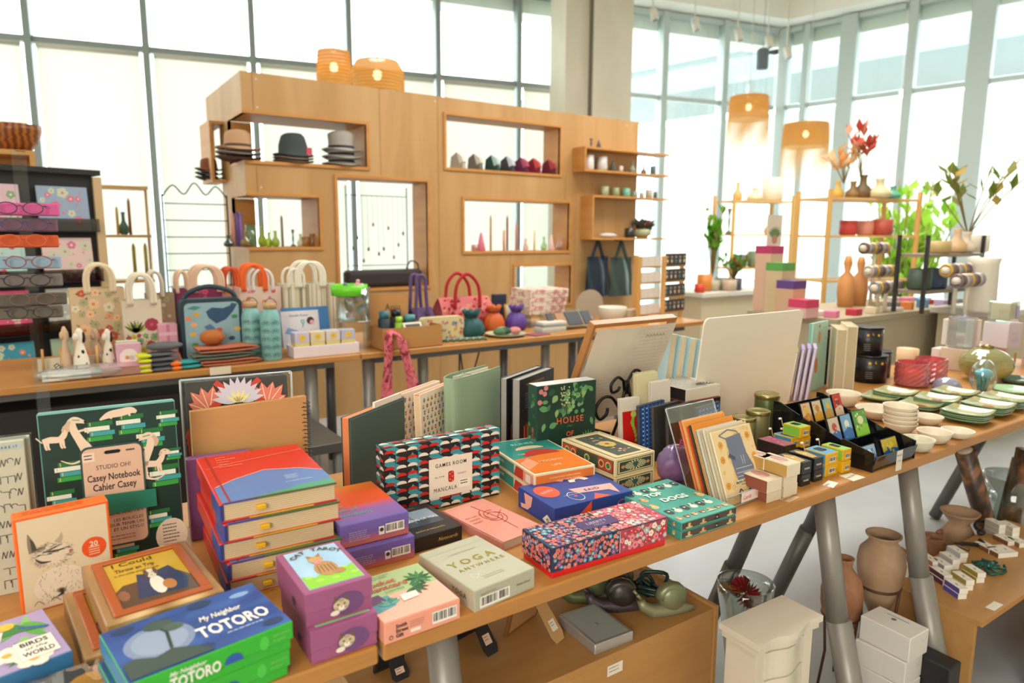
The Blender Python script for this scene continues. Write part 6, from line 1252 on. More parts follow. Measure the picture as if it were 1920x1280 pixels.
# snails
def snail(u,v,s,a,c1,c2,lab):
    p = P(*ZG(u,v),CZ);t = thing('snail_figurine',lab,'figurine',TR(p.x,p.y,CZ,rdn(a)),'bronze snail figurines');A_ = mat(c1,.4,.3);B_ = mat(c2,.35,.3)
    m = MB();m.tube([(-.06*s,0,.008),(-.03*s,0,.013),(.01*s,0,.014),(.05*s,0,.014),(.075*s,0,.03),(.08*s,0,.045)],[.006*s,.014*s,.018*s,.016*s,.012*s,.010*s],A_,12);m.build('body',t)
    m = MB();m.tube([(.08*s,.005,.05*s),(.095*s,.012,.066*s)],[.003,.004],A_,8);m.tube([(.08*s,-.005,.05*s),(.095*s,-.012,.066*s)],[.003,.004],A_,8);m.build('horns',t)
    m = MB();pts = [(.0+(.03*s)*(1-i/34)*cos(i*.5),.004*sin(i*.2),.045*s+(.03*s)*(1-i/34)*sin(i*.5)) for i in range(32)];m.tube(pts,[.015*s*(1-i/40) for i in range(32)],B_,10);m.blob((0,0,.045*s),(.036*s,.024*s,.036*s),B_,18,12);m.build('shell',t)
snail(1230,525,1.0,150,'#4a4048','#3a332f','dark brown snail figurine, middle one on the crate under the table')
snail(1530,545,1.0,160,'#8a8a6a','#7a7e5c','green grey snail figurine, right one on the crate under the table')
snail(1060,470,1.05,150,'#6a704c','#5f6a48','green snail figurine partly hidden by the table edge');snail(1225,400,.95,120,'#5a5648','#4f5040','brown ribbed snail figurine at the rear of the crate')
m = MB();GM = mat('#27423c',.35,.4);r = random.Random(4)
for k in range(7): a = r.uniform(0,6);m.tube(smooth([(.02*cos(a),.02*sin(a),.008),(.05*cos(a+.8),.04*sin(a+.8),.014+.004*k),(.03*cos(a+2),.05*sin(a+2),.01+.004*k),(-.02*cos(a),.03,.012)],5),.005,GM,8)
p = P(*ZG(1420,425),CZ);m.build('octopus_hook',None,'dark green octopus shaped metal hook between the snails','hook',M=TR(p.x,p.y,CZ))
m = MB();m.tube(smooth([(0,0,.006),(-.06,.04,.008),(-.12,.08,.01),(-.14,.12,.03),(-.11,.13,.045),(-.1,.11,.03)],6),.005,GM,8);p = P(*ZG(1390,370),CZ);m.build('metal_hook',None,'long dark green curved metal hook at the rear of the crate','hook',M=TR(p.x,p.y,CZ))
# jewellery chest on its low crate
t = crate('display_crate','low wooden crate under the white jewellery chest at the bottom edge',.86,.52,1.42,.90,.17)
f = fit(.5,F=ZF(348,1090),B=ZF(672,925),A=ZF(140,962),h=.1);note('jewel',f)
jz = .172;f = frame((f.p.x,f.p.y,jz),f.a,f.w,f.d,.5-jz);w,d,h = f.w,f.d,f.h;IV = mat('#d6ccb8',.4)
t = thing('jewellery_chest','ivory painted wooden jewellery chest with drawers and a curved front','jewellery box',f.M)
def curve(x): return -.012*sin(PI*x)**2*1.0-.004*cos(4*PI*x)
m = MB();o = .012;pf = [(o+(w-2*o)*i/20,.02+curve(i/20)) for i in range(21)];m.prism(pf+[(w-o,d-o),(o,d-o)],.02,h-.03,IV);m.build('cabinet_body',t)
m = MB();pl = [((w)*i/20,.004+curve(i/20)) for i in range(21)];m.prism(pl+[(w,d),(0,d)],h-.014,h,IV);pl2 = [(.005+(w-.01)*i/20,.010+curve(i/20)) for i in range(21)];m.prism(pl2+[(w-.005,d-.005),(.005,d-.005)],h-.03,h-.014,IV);m.build('lid',t)
m = MB();m.prism([(.004+(w-.008)*i/20,.008+curve(i/20)) for i in range(21)]+[(w-.004,d-.004),(.004,d-.004)],0,.022,IV);m.build('base_moulding',t)
zz = h-.038
for k in range(4):
    hh_ = .062 if k else .07;z1 = zz-k*.068-.002;z0 = z1-.062
    dr = MB();pts = [(w*.2+(w*.6)*i/12,.016+curve(.2+.6*i/12)) for i in range(13)];dr.prism(pts+[(w*.8,.03),(w*.2,.03)],z0,z1,IV);dob = dr.build('drawer',t)
    if k: kn = MB();y = .016+curve(.5);kn.M = MT((w*.5,y,(z0+z1)/2)) @ MR(PI/2,4,'X');kn.lathe([(.003,0),(.003,.005),(.007,.008),(.007,.012),(0,.014)],mat('#6f6450',.3,.9),12);kn.off();kn.build('knob',dob)
# glass bowl of red paper flowers
p = P(1392,1180,0.02);p = Vector((1.62,1.12,.0)); 
def at_floor(u,v,z=0.0): return P(u,v,z)
pb_ = P(1398,1100,.385);m = MB(); 
t = thing('glass_vase','tall clear glass bowl filled with red paper flowers behind the jewellery chest','vase',TR(pb_.x,pb_.y,0));rr_ = rp(pb_,104);m.shell([(rr_*.5,0),(rr_*.55,.15),(rr_*.7,.24),(rr_*.95,.36),(rr_,.40)],glass('crystal_clear','#eef4f2',.3,.02),30,t=.003);m.build('vessel',t)
m = MB(); 
for k in range(26): a = 2*PI*k/26;m.leaf(0,0,.05,.012,0,mat('#b8283c',.6)) if False else m.add([(0,0,0),(.045*cos(a),.008,.045*sin(a)),(.045*cos(a+.12),-.012,.045*sin(a+.12))],[[0,1,2],[2,1,0]],mat('#b02a3a' if k % 2 else '#c84a4a',.6))
m.build('red_paper_flower',None,'red folded paper rosette in the glass bowl','paper flower','paper flowers in the glass bowl',M=MT((pb_.x-.025,pb_.y-.02,.385)) @ MR(rdn(-50),4,'X'))
for k,(dx,dy,dz,c,lab) in enumerate([(.03,.0,.35,'#c88a5a','tan folded paper flower in the glass bowl, right of the red one'),(-.03,.01,.26,'#e0a03c','orange folded paper flower low in the glass bowl'),(.015,.03,.37,'#8a4a38','brown folded paper flower at the back of the glass bowl'),(.0,-.01,.2,'#d8b48a','cream folded paper flower at the bottom of the glass bowl'),(-.04,.02,.385,'#e0b04a','yellow folded paper flower behind the red one in the glass bowl')]):
    m = MB(); 
    for q in range(16): a = 2*PI*q/16;m.add([(0,0,0),(.032*cos(a),.01,.032*sin(a)),(.032*cos(a+.2),-.01,.032*sin(a+.2))],[[0,1,2],[2,1,0]],mat(c,.6))
    m.build('paper_flower',None,lab,'paper flower','paper flowers in the glass bowl',M=MT((pb_.x+dx,pb_.y+dy,dz)) @ MR(rdn(-40+30*k),4,'X'))
# amphorae on wire stands
TC = ramp_mat('terracotta',[(0,'#7a5038'),(.5,'#9a6a4a'),(1,'#b8886a')],'noise',14,(1,1,1),.75,5,.5,bump=.3);TC2 = ramp_mat('pale_terracotta',[(0,'#8a6a50'),(.5,'#a8886a'),(1,'#c4a688')],'noise',12,(1,1,1),.75,5,.5,bump=.3)
def amphora(u,v,zc,wpx,prof,lab,mt,stand=True,hn=False):
    p = P(u,v,zc);r = rp(p,wpx);t = thing('clay_amphora',lab,'amphora',TR(p.x,p.y,0),'clay amphorae on the floor')
    m = MB();m.shell([(a*r,zc+b*r) for a,b in prof],mt,32,t=.005);m.build('jar',t)
    if hn:
        for s_ in (-1,1): m = MB();m.tube(smooth([(s_*r*.5,0,zc+r*1.0),(s_*r*.95,0,zc+r*1.0),(s_*r*1.02,0,zc+r*.55)],4),.008,mt,8);m.build('handle',t)
    if stand:
        zr = zc-r*.9;m = MB();W3 = mat('#5a3a2c',.5,.4);m.tube([(r*.86*cos(i*PI/12),r*.86*sin(i*PI/12),zr) for i in range(24)],.004,W3,6,True)
        for k in range(3): a = .6+2*PI*k/3;m.tube([(r*.86*cos(a),r*.86*sin(a),zr),(r*.7*cos(a),r*.7*sin(a),zr*.5),(r*.95*cos(a),r*.95*sin(a),.004)],.004,W3,6)
        m.build('wire_stand',t)
    return p
big = [(.05,-3.0),(.25,-2.5),(.55,-1.8),(.78,-1.1),(.95,-.35),(1.0,.2),(.92,.72),(.62,1.1),(.56,1.25),(.72,1.42),(.74,1.5)]
amphora(1652,1060,.36,84,big,'large pale clay amphora with a round shoulder, centre of the floor jars',TC2)
tall = [(.2,-2.0),(.5,-1.8),(.8,-1.2),(.97,-.3),(1.0,.4),(.85,1.1),(.5,1.5),(.38,1.7),(.4,2.0),(.46,2.15)]
amphora(1578,1120,.28,74,tall,'narrow reddish clay amphora just behind the table leg',TC)
amphora(1795,1010,.22,66,[(.3,-2.2),(.8,-1.5),(1,-.5),(.95,.2),(.6,.8),(.5,1.0),(.9,1.5),(1.0,1.65)],'flared clay pot at the rear right behind the low crate',TC2,stand=False)
amphora(1748,1030,.2,60,[(.3,-2.2),(.8,-1.5),(1,-.5),(.95,.1),(.6,.6),(.7,.9)],'dark clay jug between the flared pot and the table leg',TC,stand=False,hn=True)
# right hand low crate with soaps
RZ = .28
t = crate('display_crate','low wooden crate at the lower right carrying soap boxes and iron hooks',2.11,.745,2.98,1.02,RZ,openside='right')
t.matrix_world = TR(2.11,.745,0)
def onR(u,v): return P(*ZF(u,v),RZ)
soap = [('#3f2030','#a8a080'),('#4a2838','#b8a890'),('#8a4a38','#d8b8a8'),('#5a4a98','#dfe0d0'),('#8a7a2c','#dcd8c8')]
def soapbox(u,v,lvl,c,topc,lab,w=.028,d=.062,h=.017,a=-28):
    p = onR(u,v);m = MB();m.box(0,0,0,w,d,h-.0004,mat('#e6dfd2',.5),.0006);m.on('top',w,d,h-.0004);m.rect(.0012,d*.15,w-.0012,d*.85,mat('#eee8dc'),.0003);m.leaf(w*.3,d*.3,.02,.003,1.2,mat('#9ab08a'),.0006);m.on('left',w,d,h-.0004);m.rect(.0006,.0006,d-.0006,h-.001,mat(c,.5),.0004);m.on('front',w,d,h-.0004);m.rect(.001,.001,w-.001,h-.001,mat('#efe9de'),.0004);m.off()
    m.build('soap_box',None,lab,'soap box','small boxed soaps on the low crate',M=TR(p.x,p.y,RZ+lvl*h,rdn(a)))
base = [((1100,730),'#4a2436','plum sided','at the left end of the crate'),((1300,775),'#5a2c44','plum sided','in the middle group'),((1380,845),'#5a4c9c','violet sided','nearest the crate edge'),((1415,800),'#a8963c','olive sided','in the right group'),((1240,700),'#b0604c','brick sided','behind the table leg'),((1300,720),'#8a8a90','white','in the middle rear group'),((1345,690),'#b8b0b0','white','behind the middle rear group'),((1475,760),'#9a8a2c','mustard sided','at the right end of the middle rows'),((1385,655),'#b8b8b8','white','furthest back in the middle group'),((1140,660),'#a8584a','brick sided','at the rear left corner')]
for (uv,c,nm,where) in base:
    for l in range(2): soapbox(uv[0]+4*l,uv[1],l,c,None,'%s soap box %s, %s of two' % (nm,where,'upper' if l else 'lower'))
for k,(u,v) in enumerate([(1590,520),(1660,535),(1540,600),(1590,625),(1640,560),(1700,570),(1640,620)]):
    for l in range(3 if k < 2 else 1): soapbox(u,v+6,l,'#7a4a30' if k > 1 else '#a8a090',None,['white soap box in the tall rear stack at the right','white soap box in the second rear stack by the frame edge','white brown sided soap box left in the rear row','brown sided soap box second in the rear row','white soap box behind the brown sided row','white soap box at the frame edge, behind the row','white soap box right end of the brown sided row'][k]+(['',', middle one',', top one'][l] if k < 2 else ''),w=.04 if k > 1 else .03,a=-24)
def hookthing(uv,pts,r_,c,lab,name='iron_hook'):
    p = onR(*uv);m = MB();m.tube(smooth(pts,6),r_,mat(c,.35,.5),8);m.blob((pts[0][0],pts[0][1],.012),(.02,.014,.011),mat(c,.35,.5),10,7);m.build(name,None,lab,'hook','cast iron hooks and openers',M=TR(p.x,p.y,RZ))
hookthing((1370,580),[(0,0,.012),(.03,-.01,.015),(.06,-.03,.012),(.09,-.05,.01),(.10,-.03,.02)],.007,'#2a2828','black cast iron animal shaped opener on the low crate')
hookthing((1500,510),[(0,0,.01),(.02,.03,.02),(.06,.03,.03),(.09,0,.02),(.10,-.02,.006)],.006,'#2f2d2d','black curved iron hook at the back of the low crate')
hookthing((1340,610),[(0,0,.01),(.02,.02,.014),(.05,.01,.018),(.07,-.03,.01)],.005,'#5a4a38','brown metal opener lying left of the black hook')
r = random.Random(14);p = onR(1540,690);m = MB();GT = mat('#23584e',.3,.4)
for k in range(8): a = k*.8;m.tube(smooth([(0,0,.012),(.03*cos(a),.02*sin(a),.015),(.055*cos(a+.5),.04*sin(a+.5),.008),(.06*cos(a+.9),.045*sin(a+.9),.012)],5),.0045,GT,8)
m.blob((0,0,.016),(.018,.014,.013),GT,10,8);m.build('octopus_hook',None,'green metal octopus hook on the low crate by the soaps','hook',M=TR(p.x,p.y,RZ))
p = onR(1570,880);m = MB();m.box(-.03,-.012,.0004,.03,.012,.0014,mat('#e4dccb',.6));m.build('price_tag',None,'white price tag on the low crate edge','tag',M=TR(p.x,p.y,RZ))
# white cartons, black box, cardboard boxes, clear bin
for k in range(4):
    m = MB();w,d,h = .095,.14,.072;m.box(0,0,0,w,d,h-.001,mat('#d9d3ca',.6),.002);m.on('top',w,d,h-.001);m.disc(w*.6,d*.55,.007,mat('#6a6a66'),.0004,12);m.rect(w*.75,d*.3,w*.78,d*.75,mat('#6a6a66'),.0004);m.on('front',w,d,h);m.line([(w*.6,h*.75),(w*.75,h*.55),(w-.002,h*.9)],.0008,mat('#8f8a80'),.0004);m.off()
    m.build('white_carton',None,['lowest white carton of the stack on the floor','second white carton of the stack on the floor','third white carton of the stack on the floor','top white carton of the stack on the floor with a small round logo'][k],'carton','white cartons',M=TR(1.83+.004*k,.82-.003*k,.0+.072*k-.0,rdn(1-3*(k % 2))))
m = MB();m.box(0,0,0,.068,.12,.20,mat('#1f1e20',.5),.003);m.build('black_storage_box',None,'black box on the floor between white cartons and the low crate','box',M=TR(1.932,.745,0,rdn(0)))
CB = mat('#c08a50',.75)
for (x,y,z,w,d,h,lab) in [(2.34,.50,0,.28,.2,.19,'large cardboard carton in front of the low crate at the right edge'),(2.62,.52,0,.26,.2,.21,'cardboard carton behind the larger one at the right edge')]:
    m = MB();m.box(0,0,0,w,d,h,CB,.002);m.on('top',w,d,h);m.rect(0.002,d*.42,w-.002,d*.58,mat('#cda06a',.3),.0005);m.line([(0.001,d*.5),(w-.001,d*.5)],.001,mat('#8a5f34'),.0008);m.off();m.build('cardboard_carton',None,lab,'carton','cardboard cartons',M=TR(x,y,z))
p = P(1690,1268,.12);m = MB();m.shell([(.10,0),(.11,.02),(.125,.17),(.13,.175)],glass('crystal_clear','#eef4f2',.3,.02),4,t=.004,smooth=False);m.build('clear_bin',None,'clear plastic bin at the bottom edge below the white cartons','bin',M=TR(1.56,.60,0,rdn(10)))
# glass vase with rolled art at the right
p = Vector((3.35,1.12,0));p = P(1898,900,.40); 
t = thing('glass_vase','tall glass vase holding rolled dark prints at the right frame edge','vase',TR(p.x,p.y,0));m = MB();rv = rp(p,96);m.shell([(rv*.8,0),(rv*.85,.05),(rv*.95,.3),(rv,.42)],glass('crystal_clear','#eef4f2',.3,.02),30,t=.004);m.build('vessel',t)
RL = ramp_mat('rolled_print',[(0,'#2a241f'),(.45,'#3f352c'),(.6,'#8a5a38'),(1,'#b98a5a')],'noise',26,(1,1,.5),.4,3)
for (a,b,r_,lab) in [((-.02,0,.02),(-.30,.06,.56),.035,'long rolled dark print leaning out of the vase to the left'),((.03,0,.02),(.06,-.02,.52),.04,'dark patterned roll standing upright in the vase'),((.0,.03,.02),(.12,.02,.46),.03,'brown rolled print at the right side of the vase')]:
    m = MB();A_,B_ = Vector(a),Vector(b);m.tube([A_,B_],r_,RL,20);dr = (B_-A_).normalized();m.tube([B_+dr*.0005,B_+dr*.001],r_*.75,mat('#cfc6b8'),20);m.build('rolled_print',None,lab,'rolled print','rolled prints in the vase',M=TR(p.x,p.y,0))
# ================================================================== REAR TABLE
def bb(uL,uR,vT,y,vB=None):           # placed box face on the plane y: x from the photo, height above the table
    a,b = PY(uL,vT,y),PY(uR,vT,y);return a.x,b.x-a.x,(a.z+b.z)/2-TZ
def floral(cols,n,s0,s1,seed): return lambda m,w,h: ditsy(m,w,h,cols,n,s0,s1,seed,.0006,['#8a9a6a','#a8a878'])
def bag(ZZ,xl,xr,vt,y,d,col,lab,hs,art=None,hcol='#e4d4bc',grp='printed gift bags on the rear table'):
    (uL,v),(uR,_) = ZZ(xl,vt),ZZ(xr,vt);x,w,h = bb(uL,uR,v,y)
    t = thing('gift_bag',lab,'gift bag',TR(x,y,TZ),grp)
    m = MB();n = 8;C = mat(col,.6); 
    m.box(0,0,0,w,.002,h,C);m.box(0,d-.002,0,w,d,h,C);m.box(0,.002,0,.002,d-.002,h,C);m.box(w-.002,.002,0,w,d-.002,h,C);m.box(0,0,0,w,d,.002,C)
    m.on('front',w,d,h)
    if art: art(m,w,h)
    m.off();m.build('bag_body',t)
    for (hx0,hx1,hv,hc,nn) in hs:
        a = (ZZ(hx0,vt)[0]-uL)/(uR-uL)*w;b = (ZZ(hx1,vt)[0]-uL)/(uR-uL)*w;hh = PY(uL,ZZ(0,hv)[1],y).z-TZ-h
        for k in range(nn):
            m = MB();o = .006*k;yy = (0 if k % 2 == 0 else d);m.tube(smooth([(a+o,yy,h-.02),(a+o,yy,h+hh*.5),(a+(b-a)*.2+o,yy,h+hh*.9),((a+b)/2+o,yy+.004,h+hh),(b-(b-a)*.2+o,yy,h+hh*.9),(b+o,yy,h+hh*.5),(b+o,yy,h-.02)],5),.008,mat(hc,.7),8);m.build('handle',t)
    return t
peach = [('#d89468','#c8683c'),('#e0b48a','#c8783c'),('#b8503c','#d88a5a'),('#a8a078','#8a8a5a'),('#d8c8a8','#a89a70')]
bag(ZJ,92,425,195,3.62,.12,'#c9ac88','large beige gift bag with orange blossoms, leftmost of the bags',[(190,345,55,'#d8c4a4',3)],lambda m,w,h: ditsy(m,w,h,peach,26,.012,.03,5,.0006,['#8a8a5a','#b0a878']))
bag(ZJ,560,725,225,3.80,.10,'#a88a70','dull brown gift bag with green leaves behind the succulent bag',[(570,655,95,'#d2c8b8',2)],floral(peach,20,.008,.016,6))
succ = [('#a83a50','#c8607a'),('#8aa878','#5f8a5a'),('#7f9c6c','#a8c08a'),('#c8b03c','#8a9a3c')]
def sart(m,w,h):
    ditsy(m,w,h*.5,succ,34,.008,.02,8,.0006,['#5f7a4a','#b8b03c','#3f4a3c']);flower(m,w*.72,h*.62,.03,'#a8344c','#c8586c',9,.0012)
    for k in range(9): clipleaf(m,w*.3,h*.5,.06,.006,.5+.28*k,['#a8b03c','#5f7a3c','#3a3430'][k % 3],.001,w,h)
bag(ZJ,408,645,265,3.55,.10,'#dccdb6','white gift bag printed with succulents and a red flower',[(450,590,115,'#e4d6c0',4)],sart)
bag(ZJ,735,1010,195,3.80,.12,'#7a2450','deep magenta patterned gift bag behind the whale lunch bag',[(745,810,95,'#dcb89c',2),(825,990,65,'#dcb89c',5)],floral([('#a8346a','#d8607a'),('#c8486a','#5a1a3c')],40,.008,.018,7))
pinkb = [('#d8405c','#f0a878'),('#e07838','#f0d0a8'),('#e88aa0','#c83050')]
bag(ZJ,1012,1130,185,3.86,.1,'#d8a8a0','pink flowered gift bag with dark orange handles',[(1020,1105,75,'#c84a1c',3)],floral(pinkb,24,.01,.02,8))
bag(ZJ,1115,1365,185,3.74,.12,'#dcc0b0','pink and white gift bag with bright orange handles beside the stick patterned bag',[(1135,1262,55,'#e0601c',4),(1200,1315,85,'#d8d0cc',2)],lambda m,w,h: [ditsy(m,w,h,pinkb,30,.006,.014,9,.0006),m.rect(.002,.002,w-.002,h*.6,mat('#a89ac0',.5),.0016)])
def sticks(m,w,h):
    r = random.Random(3);x = .002
    while x < w-.006: d_ = r.uniform(.003,.008);m.rect(x,.002,min(x+d_,w-.002),h-.004,mat(r.choice(['#c9bca2','#ddd2bc','#a89a80','#8a7d68','#d4c8b0'])),.0005);x += d_
bag(ZJ,1385,1690,165,3.70,.13,'#cfc4ae','grey white gift bag with a birch stick pattern',[(1410,1500,80,'#ded4c2',2),(1455,1600,40,'#e2dac8',5)],sticks)
# whale lunch bag
x,w,h = bb(ZJ(755,0)[0],ZJ(1130,0)[0],ZJ(0,255)[1],3.48);d = .08
t = thing('lunch_bag','navy edged lunch bag with whales and sea animals','lunch bag',TR(x,3.48,TZ));m = MB();NB = mat('#1f3440',.6);m.M = Matrix(((1,0,0,0),(0,0,-1,d),(0,1,0,0),(0,0,0,1)));m.prism(rr(0,0,w,h,.03),0,d,NB);m.poly(rr(w*.06,h*.05,w*.94,h*.94,.022),mat('#8aa8b0',.5),d+.0006)
z0 = d+.001
m.M = m.M @ MT((0,0,z0));DKB = mat('#2a4a68',.5)
m.poly([(w*.4,h*.8),(w*.5,h*.86),(w*.68,h*.84),(w*.8,h*.88),(w*.84,h*.95) if False else (w*.82,h*.92),(w*.92,h*.9),(w*.84,h*.78),(w*.72,h*.66),(w*.56,h*.6),(w*.44,h*.7)],DKB,.0002)
m.poly([(w*.36,h*.56),(w*.46,h*.6),(w*.56,h*.5),(w*.44,h*.46)],mat('#4a6f94',.5),.0003);m.poly([(w*.1,h*.86),(w*.22,h*.9),(w*.34,h*.87),(w*.22,h*.83)],mat('#4a8078',.5),.0003)
for a,b,c in [(.25,.76,'#c89a3c'),(.12,.7,'#d8844a'),(.18,.45,'#d8a83c'),(.2,.28,'#4a8a3c'),(.6,.5,'#c8503c'),(.9,.5,'#d8b04a'),(.86,.7,'#3f8a4a'),(.2,.6,'#e0a06a'),(.8,.35,'#2a4a68'),(.35,.4,'#e0a06a'),(.45,.22,'#e0a06a')]: m.disc(w*a,h*b,w*.055,mat(c,.5),.0004,10,h*.035)
for a,b in [(.5,.4),(.44,.33),(.56,.32)]: m.disc(w*a,h*.2,w*.15,mat('#a85a20',.6),.0006+.0001*a,12,h*.09)
m.off();m.build('bag_body',t);m = MB();m.tube(smooth([(w*.08,d/2,h-.006),(w*.18,d/2,h+.03),(w*.5,d/2,h+.055),(w*.84,d/2,h+.03),(w*.93,d/2,h-.006)],5),.007,NB,8,flat=1.6);m.build('handle',t)
# simple boxes on the rear table
def rbox(ZZ,xl,xr,vt,y,d,col,lab,name='gift_box',z=TZ,cat='box',art=None,grp=None,vb=None,rot=0,h=None):
    (uL,v),(uR,_) = ZZ(xl,vt),ZZ(xr,vt);a,b = PY(uL,v,y),PY(uR,v,y);h = (a.z+b.z)/2-z if h is None else h;w = b.x-a.x
    m = MB();m.box(0,0,0,w,d,h,mat(col,.55),.0015)
    if art: m.on('front',w,d,h);art(m,w,h);m.off()
    return m.build(name,None,lab,cat,grp,M=TR(a.x,y,z,rdn(rot)))
rbox(ZJ,628,742,408,3.50,.07,'#dc9cae','tall pink ribboned box between the succulent bag and the lunch bag',art=lambda m,w,h: [m.rect(w*.42,.002,w*.58,h,mat('#c87a94'),.0006),m.rect(.002,h*.72,w-.002,h*.8,mat('#e6b4c2'),.0008)])
rbox(ZJ,375,505,508,3.46,.03,'#cdd2ac','pale green topped card behind the pink oval print box','gift_card',cat='card')
rbox(ZJ,372,524,525,3.42,.035,'#d8a8b8','small pink box with a white oval print',art=lambda m,w,h: [m.disc(w*.5,h*.5,w*.38,mat('#ecdcd4'),.0006,20,h*.32),m.disc(w*.42,h*.5,w*.09,mat('#d8943c'),.0009,10),m.disc(w*.6,h*.48,w*.12,mat('#c8c0b8'),.0009,10)])
t = thing('paperback_book','pink covered paperback lying flat left of the yellow fingered gloves','book',TR(PY(*ZJ(290,700),3.33).x,3.31,TZ,rdn(2)));m = MB();m.box(0,0,0,.19,.13,.004,mat('#3a2a30'));m.box(0,0,.038,.19,.13,.042,mat('#c88a98',.4));m.box(.186,0,0,.19,.13,.042,mat('#3a2a30'));m.build('cover',t);m = MB();m.box(.002,.002,.004,.186,.128,.038,mat('#a87a68',.8));m.build('pages',t)
m = MB();m.box(0,0,0,.16,.1,.03,mat('#c0606a',.5),.002);m.build('notepad',None,'rose notepad lying behind the pink paperback','notepad',M=TR(PY(*ZJ(215,620),3.5).x,3.5,TZ))
# dog figures
def dogfig(xl,xr,vt,vb,y,lab,base,spot):
    (uL,v),(uR,_) = ZJ(xl,vt),ZJ(xr,vt);x,w,h = bb(uL,uR,v,y);t = thing('plush_dog',lab,'soft toy',TR(x+w/2,y,TZ),'small plush dogs');r = w/2;B_ = mat(base,.9)
    m = MB();m.lathe([(r*.95,0),(r,h*.06),(r*.85,h*.35),(r*.5,h*.6),(r*.35,h*.7),(r*.48,h*.8),(r*.45,h*.92),(r*.2,h*.99),(0,h)],B_,18);m.blob((-r*.45,-r*.3,h*.82),(r*.35,r*.3,h*.08),B_,10,7);m.build('body',t)
    for sx in (1,): m = MB();m.blob((sx*r*.45,-r*.2,h*.8),(r*.22,r*.18,h*.12),mat(spot,.9),10,7);m.build('ear',t)
    if base == '#e2d6c4':
        for k,(a,z) in enumerate([(-1.2,.5),(-1.9,.4),(-1.0,.25),(-2.2,.2),(-1.6,.3)]): q = r*(.95-.75*z);m = MB();m.blob((q*cos(a),q*sin(a),h*z),(r*.22,r*.14,h*.05),mat(spot,.9),8,6);m.build('spot',t)
        m = MB();m.lathe([(r*1.02,.003),(r*1.06,.02),(r*1.0,.035)],mat('#3a3030',.9),18);m.build('striped_scarf',t)
dogfig(20,100,420,620,3.44,'plain beige plush dog, leftmost of the four','#c9a888','#b8947a')
dogfig(95,205,430,610,3.42,'white plush dog with black spots and a striped scarf, left one','#e2d6c4','#24201f')
dogfig(205,290,435,590,3.50,'tan plush dog between the two spotted ones','#b8967c','#a07c62')
dogfig(275,365,435,590,3.46,'white plush dog with black spots, right one','#e2d6c4','#24201f')
# pens in cellophane, dowel rack
t = thing('pen_set_packet','clear packets of printed pens lying at the left end of the rear table','pens',TR(PY(*ZJ(-90,700),3.33).x,3.31,TZ));r = random.Random(3)
for k in range(12):
    m = MB();y0 = .012+.016*(k % 6);z = .009+.016*(k//6);c = r.choice(['#e2ddd0','#cfd4c8','#dccabc']);m.tube([(.01,y0,z),(.18+.01*(k % 3),y0,z)],.0075,mat(c,.3),10);m.tube([(.18+.01*(k % 3),y0,z),(.30+.01*(k % 3),y0+.004,z)],.0072,mat(r.choice(['#4a6a4a','#c8845a','#d8d2c4','#9aa8a8']),.3),10);m.build('pen',t)
m = MB();m.blob((.165,.05,.024),(.19,.07,.03),glass('cellophane_wrap','#f0f3f4',.2,.15,.12),22,8,f=lambda a,t_: 1+.05*sin(9*a)+.04*sin(5*t_+3*a));m.build('cellophane',t)
t = thing('dowel_rack','wooden rack with upright dowels behind the pen packets','rack',TR(PY(*ZJ(-100,600),3.46).x,3.44,TZ));m = MB();m.box(0,0,0,.26,.06,.02,OAK,.002);m.build('base',t)
for k in range(4): m = MB();m.tube([(.02+.065*k,.01,.02),(.02+.065*k,.01,.12)],.005,OAK,8);m.build('dowel',t)
m = MB();m.box(.0,.04,.02,.24,.046,.075,mat('#d2c4ac',.6));m.build('back_slat',t)
m = MB();m.box(0,0,0,.06,.004,.018,mat('#1c1a1a',.5));m.on('front',.06,.004,.018);[m.rect(.004+.009*i,.003,.008+.009*i,.015,mat('#e6dccb'),.0005) for i in range(6)];m.off();m.build('checked_label',None,'black and white checked label leaning between the rack and the plush dogs','label',M=MT((PY(*ZJ(-5,600),3.4).x,3.40,TZ+.055)) @ MR(rdn(58),4,'Y'))
# gloves
def glove(x,y,z,a,c1,c2,lab,s=1.0,grp='folded gloves'):
    t = thing('folded_glove',lab,'glove',TR(x,y,z,a),grp);m = MB();m.blob((.07*s,.04*s,.011),(.07*s,.042*s,.0105),mat(c1,.95),14,8);m.build('knit_palm',t);m = MB()
    for k in range(4): m.blob((.005*s,(.012+.018*k)*s,.010),(.03*s,.0095*s,.009),mat(c2,.95),10,6)
    m.build('fingertips',t)
gx = PY(*ZJ(530,690),3.33).x
for k in range(4): glove(gx+.012,3.31,TZ+.0215*k,.06*(k % 2),'#55585a','#c8cc2c',['lowest','second','third','top'][k]+' grey glove with yellow green fingertips in the stack')
m = MB();m.blob((.09,.045,.02),(.075,.045,.02),mat('#5a5c5c',.95),16,8);[m.disc(.05+.02*i,.03,.003,mat('#c88a3c'),.0405,6) for i in range(4)];m.build('folded_glove_cuff',None,'grey knitted cuff bundle on top of the yellow fingertip gloves','glove',M=TR(gx+.01,3.315,TZ+.088))
gx = PY(*ZJ(715,670),3.33).x
for k in range(2): glove(gx+.012,3.31,TZ+.02*k,.05*k,'#2f8a8c','#e0701c',['lower','upper'][k]+' teal glove with orange fingertips, beside the knitted headbands',.85)
